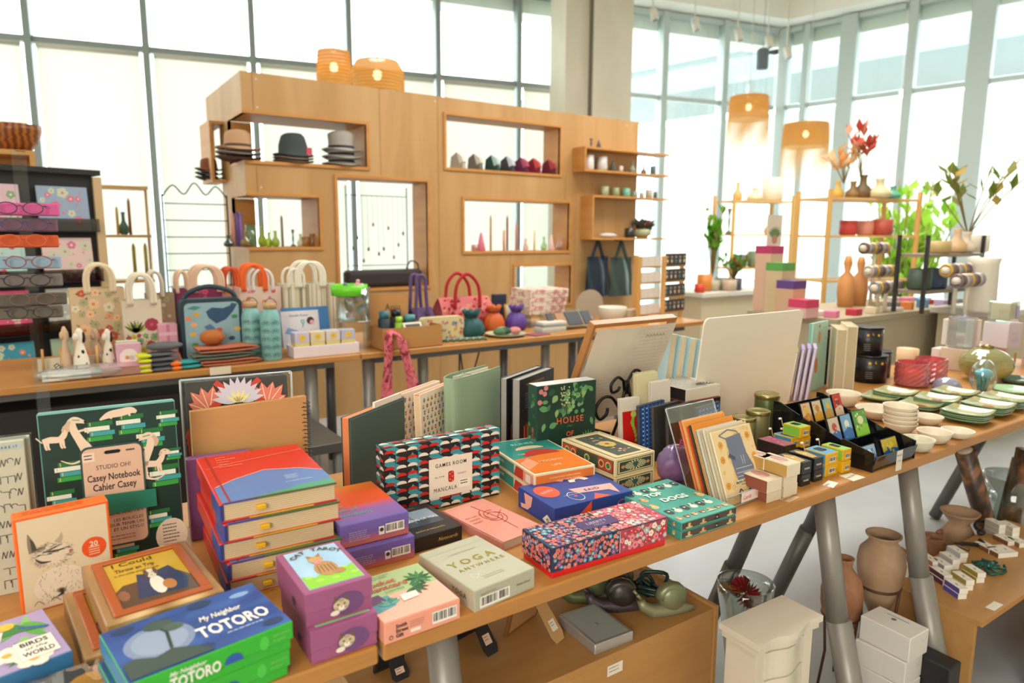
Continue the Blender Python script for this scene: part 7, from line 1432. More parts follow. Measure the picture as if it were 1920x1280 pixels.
# knitted headbands
KO = ramp_mat('orange_knit',[(0,'#8a3418'),(.5,'#b8502a'),(.8,'#c8683c'),(1,'#d8a88a')],'wave',60,(1,1,1),.95,2,2,bump=.4);KG = ramp_mat('grey_knit',[(0,'#4a5046'),(1,'#7a8070')],'wave',60,(1,1,1),.95,2,2,bump=.4)
hx = PY(*ZJ(885,660),3.34).x
for k,(mt,dz,dx,lab) in enumerate([(KO,0,.01,'lowest orange speckled knitted headband'),(KG,.030,-.02,'grey green knitted headband in the middle of the pile'),(KO,.060,0,'top orange speckled knitted headband')]):
    m = MB();pr_ = smooth([(0,0,.006),(.1,0,.003),(.2,.0,.004),(.262,0,.014),(.2,0,.026),(.1,0,.022),(0,0,.026),(-.006,0,.015),(0,0,.006)],5)
    for q in range(2):
        m.add([v for p_ in pr_ for v in ((p_[0],0,p_[2]),(p_[0],.12,p_[2]))]+[v for p_ in pr_ for v in ((p_[0]*.985+.002,0,.015+(p_[2]-.015)*.45),(p_[0]*.985+.002,.12,.015+(p_[2]-.015)*.45))],[[2*i,2*i+2,2*i+3,2*i+1] for i in range(len(pr_)-1)]+[[2*len(pr_)+2*i,2*len(pr_)+2*i+1,2*len(pr_)+2*i+3,2*len(pr_)+2*i+2] for i in range(len(pr_)-1)]+[[2*i,2*len(pr_)+2*i,2*len(pr_)+2*i+2,2*i+2] for i in range(len(pr_)-1)],mt,True) if q == 0 else None
    m.build('knitted_headband',None,lab,'headband','knitted headbands',M=TR(hx+dx,3.32,TZ+dz,.03))
m = MB();m.blob((0,0,.035),(.055,.045,.035),mat('#a8602a',.95),18,10,f=lambda a,t_: 1+.05*sin(12*a)*sin(7*t_));m.build('fur_pompom',None,'rust brown fluffy pompom on the pile of headbands','pompom',M=TR(hx+.07,3.42,TZ+.088))
# water bottles
def bottle(xl,xr,vt,y,lab):
    (uL,v),(uR,_) = ZJ(xl,vt),ZJ(xr,vt);x,w,h = bb(uL,uR,v,y);r = w/2;t = thing('water_bottle',lab,'bottle',TR(x+r,y+r,TZ),'teal water bottles');TB = mat('#76a8a4',.4)
    m = MB();m.lathe([(r*.94,0),(r,.008),(r,h*.74),(r*.85,h*.84),(r*.62,h*.89),(r*.6,h*.91)],TB,30)
    for i in range(5):
        for j,a in enumerate((-2.3,-1.35)):
            T = MR(a+PI/2,4,'Z') @ MT((0,-r-.0005,h*(.1+.14*i))) @ FRONT;K = mat('#1f3a3c');m.M = T
            for cx in (-.011,.011): m.line([(cx+.008*cos(q*PI/5),.008*sin(q*PI/5)) for q in range(11)],.0014,K,.0001)
            m.line([(-.011,0),(-.003,.011),(.008,.011),(.011,0),(.002,.002),(-.011,0)],.0013,K,.0003);m.off()
    m.build('body',t);m = MB();m.lathe([(r*.66,h*.9),(r*.66,h*.985),(r*.6,h),(0,h)],mat('#b89468',.5),26);m.build('bamboo_lid',t);m = MB();m.tube([(r*.62*cos(a)+.004,0,h*.95+r*.75*sin(a)) for a in [i*PI/10 for i in range(11)]],.002,mat('#3a4a4c',.4),6);m.build('carry_loop',t)
bottle(1137,1255,278,3.40,'teal water bottle with a bicycle print, left rear one');bottle(1252,1372,285,3.32,'teal water bottle with bicycle print and bamboo lid, front right one')
# counter display with small lidded boxes
x,w,h = bb(ZJ(1372,0)[0],ZJ(1660,0)[0],ZJ(0,300)[1],3.46);t = thing('counter_display','blue and white printed counter display holding four small bow boxes','display',TR(x,3.33,TZ))
m = MB();m.box(.01,0,0,w+.10,.12,.055,mat('#dccdd0',.6),.002);m.build('tray',t);m = MB();T = MT((0,.13,.03)) @ MR(rdn(-10),4,'X');hh_ = h-.035;m.box(0,0,0,w,.004,hh_,mat('#d4ccd2',.5),M=T);m.on('front',w,.004,hh_,T);BL = mat('#3f78b0',.5);m.rect(0,hh_*.92,w,hh_,BL,.0005);m.rect(w*.78,0,w,hh_*.94,BL,.0005);m.rect(w*.58,0,w*.98,hh_*.42,BL,.0007)
for a in (.61,.82): m.rect(w*a,hh_*.1,w*(a+.13),hh_*.36,mat('#dcb8c0'),.001)
m.disc(w*.6,hh_*.66,w*.08,mat('#2f2024'),.0009,12);m.disc(w*.63,hh_*.62,w*.05,mat('#d89a9c'),.0012,10);m.line([(w*.44,hh_*.55),(w*.4,hh_*.68),(w*.47,hh_*.68),(w*.42,hh_*.5)],.006,mat('#6ab0a0'),.0009);m.poly([(w*.05,hh_*.38),(w*.3,hh_*.3),(w*.34,hh_*.42),(w*.12,hh_*.52)],mat('#7a9ac8'),.0009);m.text('Doodle Flower',w*.16,hh_*.78,.016,mat('#4a4458'),.001,shear=.3);m.off();m.build('header_card',t)
for k in range(4):
    t2 = thing('bow_box',['leftmost small lidded box with a gold bow in the counter display','second small lidded box with a gold bow, cream','third small lidded box with a gold bow, pale grey','rightmost small lidded box with a gold bow, lilac grey'][k],'box',TR(x+.02+.078*k,3.335,TZ+.0555),'small gold bow boxes')
    m = MB();c = ['#c4b8c8','#d8c8a8','#cfc4c0','#bab4c4'][k];m.box(0,0,0,.07,.07,.04,mat('#d8c87a',.4),.001);m.build('base',t2);m = MB();m.box(-.001,-.001,.018,.071,.071,.068,mat(c,.5),.001);m.build('lid',t2);m = MB();m.M = MT((.035,-.0015,.043)) @ MR(PI/2,4,'X');flower(m,0,0,.016,'#e0b83c','#c8982c',6,.001);m.off();m.build('gold_bow',t2)
m = MB();m.box(0,0,0,.09,.002,.035,mat('#d8c8ae',.6));m.build('hanging_tag',None,'cream price tag clipped to the front edge of the rear table','tag',M=TR(PY(*ZJ(940,700),BY-.004).x,BY-.005,TZ-.03))
# toy jar on an acrylic riser
c = PY(*ZK(205,480),3.42);jr = .088;t = thing('acrylic_riser','round clear acrylic riser under the toy jar','riser',TR(c.x,3.45,TZ));m = MB();m.lathe([(.095,.150),(.095,.156),(0,.156)],AC,28);m.build('top_plate',t)
for sx in (-.07,.07): m = MB();m.box(sx-.002,-.05,0,sx+.002,.05,.15,AC);m.build('side_panel',t)
t = thing('toy_jar','clear round jar filled with small soft toys on the riser','jar',TR(c.x,3.45,TZ+.157));m = MB();m.shell([(jr,0),(jr,.17)],PANE,30,t=.003);m.build('vessel',t)
m = MB();G3 = mat('#66c81c',.4);m.shell([(jr*1.04,.13),(jr*1.08,.185)],G3,26,c=(-.02,0,0));m.build('green_collar',t,'bright green plastic collar')
r = random.Random(5)
for k in range(16):
    a = r.uniform(0,6.28);q = r.uniform(.02,.062);z = .02+.15*(k/16);cc = ['#c89a7a','#d8b8b0','#8aa8a8','#a86a44','#7fa85a','#d8d0c4','#6a7a8a','#dc9a9c'][k % 8]
    m = MB();m.blob((0,0,0),(.016,.016,.024),mat(cc,.8),10,7);m.blob((0,0,.026),(.011,.011,.011),mat(cc,.8),9,6);m.build('mini_soft_toy',None,'tiny %s soft toy in the clear jar, %s' % (['tan','pale pink','teal grey','brown','green','white','slate','rose'][k % 8],'lower half' if k < 8 else 'upper half'),'soft toy','tiny soft toys in the jar',M=MT((c.x+q*cos(a),3.45+q*sin(a),TZ+.17+z)) @ MR(r.uniform(-1,1),4,'Y'))
# kraft tray box
x,w,h = bb(ZK(330,0)[0],ZK(662,0)[0],ZK(0,385)[1],3.36);t = thing('kraft_tray_box','open kraft cardboard box with a printed flap lid on the rear table','box',TR(x,3.31,TZ));K_ = mat('#b07c44',.75);h = .115
for b_ in [(0,0,0,w,.003,h),(0,.22,0,w,.223,h),(0,.003,0,.003,.22,h),(w-.003,.003,0,w,.22,h),(0,0,0,w,.223,.003)]: m = MB();m.box(*b_,K_);m.build('panel',t)
m = MB();T = MT((.0,.225,h)) @ MR(rdn(-8),4,'X');m.box(0,0,0,w*.72,.003,.16,K_,M=T);m.on('front',w*.7,.003,.16,T);m.text('Anju',w*.34,.07,.05,mat('#2a2018'),.0006);m.off();m.build('flap',t,'kraft flap with black lettering')
m = MB();T = MR(rdn(-35),4,'X');m.box(0,0,0,.11,.006,.07,mat('#d2c6b2',.5),.001,M=T);m.on('front',.11,.006,.07,T);m.rect(.012,.012,.098,.058,mat('#2f2624'),.0006);ditsy(m,.08,.03,[('#a86a5a','#d8b8a0'),('#6a7a6a','#cfc8b0')],12,.003,.006,3,.001,x0=.015);m.off();m.build('photo_frame',None,'small cream framed photo resting in the kraft box','frame',M=TR(x+.14,3.33,TZ+.075) )
def lump(xl,xr,vt,y,lab,name,cat,col,prof,grp=None,extra=None,n=20,z=TZ,ZZ=ZK,rough=.6):
    (uL,v),(uR,_) = ZZ(xl,vt),ZZ(xr,vt);a,b = PY(uL,v,y),PY(uR,v,y);h = (a.z+b.z)/2-z;r = (b.x-a.x)/2;t = thing(name,lab,cat,TR(a.x+r,y+r*.6,z),grp)
    m = MB();m.lathe([(r*p_,h*q) for p_,q in prof],mat(col,rough),40 if grp == 'drawstring pouches' else n)
    if grp == 'drawstring pouches': m.v = [Vector((v.x*(1+.11*sin(10*math.atan2(v.y,v.x)+1.5*sin(30*v.z))*(v.z/h)),v.y*.85*(1+.11*sin(10*math.atan2(v.y,v.x)+1.5*sin(30*v.z))*(v.z/h)),v.z)) for v in m.v]
    m.build('body',t)
    if extra: extra(t,r,h)
    return t
def lidx(c): return lambda t,r,h: MB().lathe([(r*.8,h*.8),(r*.82,h),(0,h)],mat(c,.4),20).build('cap',t)
cup = [(.9,0),(1,.03),(1,.78),(.8,.8),(0,.8)]
for a,b,v,y,c,c2,lab in [(335,400,312,3.40,'#1f2c34','#2f6a74','dark blue travel cup with a teal lid in the kraft box'),(402,468,302,3.45,'#1c1f24','#16181c','black travel cup with black lid in the kraft box'),(428,470,342,3.38,'#8ab82c','#a0cc3c','small lime green cup before the black travel cup'),(475,550,332,3.42,'#20262c','#4a8a90','wide dark cup with a teal lid in the kraft box')]: lump(a,b,v,y,lab,'travel_cup','cup',c,cup,'small travel cups',lidx(c2))
# pouches and handbags
def gather(t,r,h):
    m = MB();m.lathe([(r*.42,h*.78),(r*.62,h*1.0),(r*.55,h*1.02),(r*.3,h*.84)],mat(gcol[0],.7),40);m.v = [Vector((v.x*(1+.16*sin(9*math.atan2(v.y,v.x))),v.y*(1+.16*sin(9*math.atan2(v.y,v.x))),v.z+.008*sin(7*math.atan2(v.y,v.x))*(v.z > h*.95))) for v in m.v];m.build('ruffle',t);m = MB();m.tube([(r*.4*cos(i*PI/6),r*.4*sin(i*PI/6),h*.77) for i in range(12)],.003,mat('#2a2024'),6,True);m.build('drawstring',t)
pouch = [(.5,0),(.85,.03),(1,.2),(.98,.4),(.75,.62),(.4,.76),(.36,.79)]
for a,b,v,y,c,lab in [(805,942,312,3.42,'#12494a','dark teal satin drawstring pouch'),(945,1052,285,3.56,'#c0561c','orange floral drawstring pouch behind the teal one'),(1072,1178,282,3.56,'#5a3a8a','purple satin drawstring pouch beside the yellow frame')]: gcol = [c];lump(a,b,v,y,lab,'drawstring_pouch','pouch',c,pouch,'drawstring pouches',gather)
def handbag(xl,xr,vt,vh,y,d,c,lab,art,hx=(.25,.7)):
    (uL,v),(uR,_) = ZK(xl,vt),ZK(xr,vt);x,w,h = bb(uL,uR,v,y);t = thing('fabric_handbag',lab,'handbag',TR(x,y,TZ));hh_ = PY(uL,ZK(0,vh)[1],y).z-TZ-h;C = mat(c,.85)
    m = MB();n = 12;m.grid(lambda u,v: (w*(u-.5)*(1.0-.16*(v-.5)**2*1.2+.0)+w/2,d*.5-d*.5*sin(PI*min(1,max(0,v)))*1.0-d*.0*u,h*v),n,8,C);m.grid(lambda u,v: (w*(.5-u)*(1.0-.16*(v-.5)**2*1.2)+w/2,d*.5+d*.5*sin(PI*v),h*v),n,8,C);m.build('bag_body',t)
    m = MB();m.M = Matrix(((1,0,0,0),(0,0,-1,-.001),(0,1,0,0),(0,0,0,1)))
    if art:
        r = random.Random(2)
        for k in range(90):
            u,v_ = r.uniform(.04,.96),r.uniform(.06,.96);yy = d*.5-d*.5*sin(PI*v_)-.0015;m.disc(w*u,h*v_,r.uniform(.008,.016),mat(r.choice(art),.85),-yy-.0+.0002*(k % 7),8)
    m.off();m.build('print',t) if art else None
    for yy in (.01,d-.01):
        m = MB();m.tube(smooth([(w*hx[0],yy,h*.7),(w*hx[0]+.01,yy,h+hh_*.5),(w*(hx[0]+hx[1])/2-.02,yy,h+hh_),(w*(hx[0]+hx[1])/2+.03,yy,h+hh_*.96),(w*hx[1]-.0,yy,h+hh_*.45),(w*hx[1]+.01,yy,h*.7)],5),.011,mat(art[0] if art else c,.85),8);m.build('handle',t)
handbag(688,982,232,112,3.62,.14,'#c8686a','red and pink blossom fabric handbag with looped handles',['#a81e24','#e08a80','#e0b090','#b82a30','#d8706a'])
handbag(528,650,292,118,3.66,.1,'#5c4670','muted purple fabric bag with a tall loop handle',None,(.1,.6))
x,w,h = bb(ZK(565,0)[0],ZK(800,0)[0],ZK(0,340)[1],3.46);m = MB();m.M = Matrix(((1,0,0,0),(0,0,-1,.05),(0,1,0,0),(0,0,0,1)));m.prism(rr(0,0,w,h,.025),0,.05,mat('#cfc092',.7));m.M = m.M @ MT((0,0,.05));ditsy(m,w-.01,h-.008,[('#c8283c','#e0b83c'),('#2f6a9c','#e6dcc8'),('#d8a02c','#c8502c'),('#c85a7a','#e0b83c')],30,.006,.012,6,.0006,['#2f6a44','#4a8a54'],x0=.004);m.off();m.build('zip_pouch',None,'cream zip pouch with bright flowers and beaded pulls','pouch',M=TR(x,3.44,TZ))
# rolls of green floral fabric, plate of ribbons
r = random.Random(8)
for k in range(8):
    (u,v) = ZK(690+36*k,488-2*k);p = P(u,v,TZ);m = MB();m.tube([(0,0,.008),(-.035,.13,.008)],.0085,ramp_mat('green_floral_wrap',[(0,'#1f3a34'),(.5,'#2f5a4c'),(.6,'#c8c8a8'),(.72,'#3a6a5a'),(.85,'#c86a6a'),(1,'#d8d8c0')],'noise',60,rough=.6,detail=3),10);m.build('fabric_pencil_roll',None,'green floral wrapped roll, number %s from the left in the row' % ['one','two','three','four','five','six','seven','eight'][k] if False else ['leftmost green floral wrapped roll','green floral wrapped roll second from left','green floral wrapped roll third from left','green floral wrapped roll left of centre','green floral wrapped roll right of centre','green floral wrapped roll third from right','green floral wrapped roll second from right','rightmost green floral wrapped roll by the ribbon plate'][k]+' on the rear table','roll','green floral wrapped rolls',M=TR(p.x,p.y+.01,TZ))
p = P(*ZK(1075,455),TZ);vessel('shallow_plate','pale green plate holding folded floral fabric','plate',Vector((p.x,p.y+.06,TZ)),[(0,0),(.07,0),(.11,.01),(.125,.018)],mat('#b8bc9a',.3),.003)
for k,(dx,dy,c,lab) in enumerate([(-.05,.05,'#4a6a4a','green print folded fabric at the left of the plate'),(0,.06,'#2f4a3c','dark green folded fabric in the middle of the plate'),(.06,.05,'#c87a7a','red and white floral folded fabric at the right of the plate'),(.0,.1,'#8a9a7a','sage folded fabric at the back of the plate')]):
    m = MB();m.blob((0,0,.022),(.045,.03,.02),mat(c,.8),12,8,f=lambda a,t_: 1+.1*sin(4*a));m.build('folded_fabric',None,lab,'fabric','folded fabrics on the plate',M=TR(p.x+dx,p.y+dy,TZ+.008))
# frames, toile boxes, wallets, cards
rbox(ZK,985,1050,215,3.78,.05,'#202c44','navy folder standing behind the yellow frame','folder',cat='folder')
f = LF(PY(*ZK(1045,205),3.66).x,3.64,TZ,0,12,.135,.165,.012);m = MB();m.box(0,0,0,f.w,f.d,f.h,mat('#c89a2c',.4),.001);m.on('front',f.w,f.d,f.h);m.rect(.009,.009,f.w-.009,f.h-.009,mat('#c8c4be',.2),.0006);m.off();m.build('photo_frame',None,'yellow framed blank picture leaning beside the toile boxes','frame',M=f.L)
TOI = ramp_mat('toile_print',[(0,'#b0606a'),(.42,'#c88a88'),(.5,'#e0ccb8'),(1,'#e6d6c4')],'noise',28,(1,1,1),.6,4,.6)
a_ = PY(*ZK(1290,300),3.62);b_ = PY(*ZK(1475,300),3.62)
for k in range(3): m = MB();w_ = .30;m.box(0,0,0,w_,.24,.052,TOI,.001);m.box(-.002,-.002,.03,w_+.002,.242,.054,TOI,.001);m.build('toile_box',None,['lowest','middle','top'][k]+' pink toile printed lidded box of the stack','box','pink toile boxes',M=TR(a_.x-.16+.006*k,3.62+.004*k,TZ+.085+.0545*k,rdn(-3*(k-1))))
t = thing('acrylic_riser','clear acrylic riser under the toile box stack','riser',TR(a_.x-.15,3.62,TZ));m = MB();m.box(0,0,.08,.28,.22,.084,AC);m.build('top_plate',t)
for x_ in (0,.276): m = MB();m.box(x_,0,0,x_+.004,.22,.08,AC);m.build('side_panel',t)
t = thing('wallet_display','acrylic wedge display showing four leather wallets','display',TR(PY(*ZK(1340,370),3.42).x,3.42,TZ));m = MB();m.prism([(0,0),(.2,0),(.2,.1)],0,.34,AC,M=Matrix(((0,0,1,0),(1,0,0,0),(0,1,0,0),(0,0,0,1))));m.build('wedge',t)
for k,(c,lab) in enumerate([('#1f1a18','black wallet at the left of the wedge display'),('#9a6a3c','tan leather wallet on the wedge display'),('#23272a','large black wallet in the middle of the wedge display'),('#2c3338','dark grey wallet at the right of the wedge display')]):
    w_ = [.05,.07,.12,.07][k];m = MB();m.box(0,0,0,w_,.008,.1,mat(c,.5),.002);m.on('front',w_,.008,.1);m.line([(.004,.004),(.004,.096),(w_-.004,.096),(w_-.004,.004),(.004,.004)],.0008,mat('#5a5048'),.0006);m.off();m.build('leather_wallet',None,lab,'wallet','leather wallets',M=TR(t.location.x+[-.05,.02,.10,.235][k],3.43,TZ+.03) @ MR(rdn(-38),4,'X'))
lump(1480,1636,196,3.72,'round grey mirror disc behind the wallet display','round_mirror','mirror','#a89c8c',[(.2,0),(.25,.02),(.1,.1)],None,lambda t,r,h: [MB().add([(r*cos(q*PI/14),0,h*.5+r*.85*sin(q*PI/14)) for q in range(28)],[list(range(28))],mat('#a79a88',.4)).build('mirror_disc',t)])
lump(1618,1740,288,3.50,'white round pot right of the wallet display','white_pot','pot','#cfc6b4',[(.85,0),(1,.95),(.96,1),(.9,.95),(0,.9)])
rbox(ZK,1735,1850,300,3.46,.09,'#b8a488','patterned brown and cream box right of the white pot')
for k in range(4): rbox(ZK,1250+3*k,1385,440,3.40,.09,['#a8b4b0','#d8d0c4','#8a9a9c','#ddd4c8'][k],['lowest','second','third','top'][k]+' card box in the low pile left of the wallet display','card_box',z=TZ+.016*k,grp='low pile of card boxes',h=.0155)
m = MB();m.box(0,0,0,.13,.09,.006,mat('#8a4a5c',.5));m.build('notebook',None,'thin plum notebook at the table edge left of the card boxes','notebook',M=TR(PY(*ZK(1205,440),3.32).x,3.30,TZ,.2))
# red patterned scarf hanging from the table edge
SC = ramp_mat('red_scarf_print',[(0,'#4a0c14'),(.38,'#7a1620'),(.46,'#c04a54'),(.6,'#d0707a'),(.72,'#7a1620'),(1,'#5a0f18')],'noise',26,(1,1,.8),.7,2,1.2)
c = PY(*ZK(400,430),3.26);m = MB()
def strip(top,bot,w0,w1,y0):
    m.grid(lambda u,v: (top+(bot-top)*v+(u-.5)*(w0+(w1-w0)*v*v),y0-.012*sin(PI*u)-.01*sin(9*v+2*u),TZ+.06-.62*v),8,26,SC)
xa = PY(*ZK(385,430),3.26).x;xb = PY(*ZK(455,430),3.26).x
strip(xa,xa-.03,.05,.13,3.262);strip(xb,xb+.17,.05,.2,3.262);m.tube(smooth([(xa,3.26,TZ+.05),(xa+.01,3.28,TZ+.085),((xa+xb)/2,3.31,TZ+.10),(xb-.01,3.28,TZ+.085),(xb,3.26,TZ+.05)],4),.02,SC,8,flat=.4)
m.build('patterned_scarf',None,'dark red floral scarf hanging over the rear table edge','scarf')
# grey low bench under the rear table and dark box
t = thing('metal_side_table','dark grey metal side table under the rear table','side table',TR(.55,2.62,0));m = MB();m.box(0,0,.48,.42,.75,.52,mat('#4a4642',.35),.003);m.build('table_top',t)
for x_,y_ in ((.03,.03),(.39,.03),(.03,.72),(.39,.72)): m = MB();m.tube([(x_,y_,.48),(x_,y_,0.004)],.022,STEELD,12);m.build('leg',t)
m = MB();m.box(0,0,0,1.45,.42,.62,mat('#1c1310',.6),.004);m.build('dark_box',None,'dark brown box under the left rear table','chest',M=TR(-.52,3.46,0))  # plain dark box filling the space under the tabletop
m = MB();m.box(0,0,0,.9,.3,.02,OAK,.002);m.box(0,0,.02,.02,.3,.42,OAK);m.box(.88,0,.02,.9,.3,.42,OAK);m.box(0,0,.42,.9,.3,.44,OAK);m.build('low_oak_shelf',None,'low oak shelf standing between the front and rear tables at left','shelf',M=TR(-.95,2.35,0))
# cables on the floor
m = MB();m.tube(smooth([(1.75,3.5,.7),(1.72,3.45,.3),(1.8,3.4,.1),(1.95,3.45,.35),(2.0,3.5,.7)],6),.006,mat('#2f2a28',.5),6);m.tube(smooth([(2.0,3.5,.7),(2.05,3.5,.45),(2.15,3.5,.7)],6),.005,mat('#2f2a28',.5),6);m.build('looped_cable',None,'dark looped cable hanging under the rear table','cable')
# ================================================================== PLYWOOD PARTITION
def holed(x0,x1,z0,z1,holes,y0,y1,mt,T=I4):
    xs_ = sorted({x0,x1,*[h[0] for h in holes],*[h[1] for h in holes]});zs_ = sorted({z0,z1,*[h[2] for h in holes],*[h[3] for h in holes]})
    solid = lambda i,j: 0 <= i < len(xs_)-1 and 0 <= j < len(zs_)-1 and not any(h[0] <= (xs_[i]+xs_[i+1])/2 <= h[1] and h[2] <= (zs_[j]+zs_[j+1])/2 <= h[3] for h in holes)
    V = {};vs = [];fs = []
    def v(i,j,k):
        if (i,j,k) not in V: V[(i,j,k)] = len(vs);vs.append((xs_[i],(y0,y1)[k],zs_[j]))
        return V[(i,j,k)]
    for i in range(len(xs_)-1):
        for j in range(len(zs_)-1):
            if not solid(i,j): continue
            fs.append([v(i,j,0),v(i+1,j,0),v(i+1,j+1,0),v(i,j+1,0)]);fs.append([v(i,j,1),v(i,j+1,1),v(i+1,j+1,1),v(i+1,j,1)])
            if not solid(i-1,j): fs.append([v(i,j,0),v(i,j+1,0),v(i,j+1,1),v(i,j,1)])
            if not solid(i+1,j): fs.append([v(i+1,j,0),v(i+1,j,1),v(i+1,j+1,1),v(i+1,j+1,0)])
            if not solid(i,j-1): fs.append([v(i,j,0),v(i,j,1),v(i+1,j,1),v(i+1,j,0)])
            if not solid(i,j+1): fs.append([v(i,j+1,0),v(i+1,j+1,0),v(i+1,j+1,1),v(i,j+1,1)])
    m = MB();m.add(vs,fs,mt,False,T);return m
X0,X1,PYY = 1.17,4.75,4.9
pt = thing('plywood_partition','tall birch plywood partition with box openings behind the rear tables','partition',TR(0,0))
HL = [(X0,2.03,1.835,2.135),(X0,1.66,1.26,1.603),(1.80,2.52,.95,1.75),(2.69,3.815,1.872,2.268),(2.85,3.93,1.215,1.63),(3.35,3.96,.74,1.08)]
fp = holed(X0,X1,.0,2.40,HL,PYY,PYY+.02,PLY);fp.M = MT((0,PYY,0)) @ FRONT
for (xa_,za,zb) in [(1.245,2.14,2.4),(1.245,1.62,1.81),(2.14,1.78,2.4),(2.62,.0,2.4),(3.3,0,1.19),(3.88,1.65,1.85),(4.0,0,1.6)]: fp.line([(xa_,za),(xa_,zb)],.004,mat('#8f6238',.7),.0012)
for (a_,b_) in [(1.27,2.36),(1.27,2.18),(1.27,1.66),(2.6,2.36),(4.6,2.36),(4.6,.9)]: fp.disc(a_,b_,.006,mat('#d8c8a8'),.0014,8)
fp.off().build('front_panel',pt)
ROT = MT((X0,0,0)) @ Matrix(((0,-1,0,0),(1,0,0,0),(0,0,1,0),(0,0,0,1)))
holed(PYY+.021,6.03,0,2.40,[(PYY+.021,5.32,1.835,2.135),(PYY+.021,5.32,1.26,1.603),(5.6,6.03,0,2.135)],-.02,0,PLY,ROT).build('end_panel',pt)
holed(X1-.02,X1,0,2.40,[],PYY+.021,5.3,PLY).build('end_panel',pt)
for (a,b,c,d_) in HL:
    L_ = a == X0;dp = .40 if L_ else .26 if a < 2 else .24;f = .022;y0 = PYY-.012
    a = a-.004 if L_ else a
    for q in [(a,y0,c-f,b+f,PYY+dp,c),(a,y0,d_,b+f,PYY+dp,d_+f),(b,y0,c,b+f,PYY+dp,d_)]+([] if L_ else [(a-f,y0,c-f,a,PYY+dp,d_+f)]): m = MB();m.box(*q,PLYE,.001);m.build('shelf_board',pt)
m = MB();m.box(X0,5.32,1.26,X0+.16,5.34,1.6,PLYE);m.build('divider',pt);m = MB();m.box(X0,5.32,1.835,X0+.16,5.34,2.135,PLYE);m.build('divider',pt)
for q in [(1.07,5.45,1.72,1.168,5.8,1.74),(1.07,5.45,1.74,1.09,5.8,2.13),(1.07,5.45,2.13,1.168,5.8,2.15),(1.09,5.78,1.74,1.168,5.8,2.13)]: m = MB();m.box(*q,PLYE);m.build('side_box_board',pt)
def wallbox(lab,x0,x1,z0,z1,xb):
    t = thing('wall_shelf',lab,'shelf',TR(x0,0));w = x1-x0;dp = .17
    for q in [(0,PYY-dp,z0,w,PYY-.001,z0+.018),(0,PYY-dp,z1-.018,w,PYY-.001,z1),(0,PYY-dp,z0+.018,.018,PYY-.001,z1-.018)]: m = MB();m.box(*q,PLYE,.001);m.build('shelf_board',t)
    return t
wallbox('upper right wall shelf box holding white cups on the partition',3.96,5.0,1.90,2.11,4.75);wallbox('lower right wall shelf box with plant and green cups on top',4.06,5.0,1.31,1.70,4.75)
def hat(u,v,zt,y,c,band,lab,rb=.15,hc=.12,r1=.085,grp='felt hats',top=.9):
    p = PY(u,v,y);t = thing('felt_hat',lab,'hat',TR(p.x,y,zt),grp);m = MB();C = mat(c,.95);n = 28
    prof = [(rb*.98,0),(rb,.004),(r1*1.15,.012),(r1,.03),(r1*.98,hc*.5),(r1*top,hc*.85),(r1*top*.8,hc),(0,hc*.98)];vs = MB().lathe(prof,C,n)
    for v_ in vs.v: rr0 = math.hypot(v_.x,v_.y);v_.z += .03*(abs(v_.x)/rb)**2*(rr0/rb)**2-(.014*(1-min(1,abs(v_.y)/(r1)))) if v_.z > hc*.9 or rr0 > r1*1.2 else 0
    vs.build('crown_and_brim',t); 
    if band: m = MB();m.lathe([(r1*1.03,.016),(r1*1.02,.045)],mat(band,.7),n);m.build('hat_band',t)
hz1 = 1.837
for k,(c,lab) in enumerate([('#5a3a2c','dark brown felt brim at the bottom of the left hat stack'),('#9a8f86','grey felt hat under the tan one in the left stack'),('#b8906e','tan felt hat with a braided band on top of the left stack')]): hat(447,292,hz1+.03*k,5.0,c,'#4a3628' if k == 2 else None,lab,.15,.14 if k == 2 else .05,.088)
for k,(c,lab) in enumerate([('#6a5648','brown felt brim at the bottom of the middle hat stack'),('#8a7a68','beige felt brim in the middle of the middle stack'),('#3f4446','charcoal bucket shaped felt hat with a pink tag, middle stack')]): hat(550,295,hz1+.02*k,5.0,c,None,lab,.14,.17 if k == 2 else .04,.1,top=.8)
for k,(c,lab) in enumerate([('#9a948e','grey felt hat with a black band at the bottom of the right stack'),('#a8a49c','mid grey felt hat with a black band in the right stack'),('#a09a92','tall grey felt hat with a black band on top of the right stack')]): hat(640,298,hz1+.05*k,5.0,c,'#1c1a1a',lab,.14,.07 if k < 2 else .15,.092,top=1.02)
m = MB();m.box(0,0,0,.04,.004,.05,mat('#c8485a',.5));m.build('red_tag',None,'red price tag on the charcoal felt hat','tag',M=TR(PY(574,275,4.93).x,4.925,hz1+.06))
for k,(c,lab) in enumerate([('#2a2826','black flat brimmed hat low in the side box of the partition'),('#3a3836','black hat with wide brim in the side box of the partition'),('#7a4a34','brown felt hat high in the side box of the partition')]): hat(392,325,1.742+.03*k,5.6,c,None,lab,.1,.03 if k < 2 else .1,.06)
def item(u,z,y,prof,c,lab,name='glass_vase',cat='vase',grp='small things on the partition shelves',r=.03,h=.1,rough=.3,gl=False,n=16):
    x = PY(u,437,y).x;m = MB();mt = glass('tint_'+c[1:],c,.2,.05,.35,c) if gl else mat(c,rough);m.lathe([(a*r,b*h) for a,b in prof],mt,n);return m.build(name,None,lab,cat,grp,M=TR(x,y,z))
VA = [(.6,0),(1,.1),(1,.35),(.4,.6),(.35,.85),(.5,1)];CA = [(1,0),(1,.9),(.2,1)];CUP = [(.8,0),(1,.1),(1,1),(.9,1),(.85,.15),(0,.12)];CO = [(1,0),(1.1,.02),(.3,.9),(0,1)];ST = [(1,0),(.9,.06),(.2,.15),(.35,.5),(.2,.7),(.6,1)]
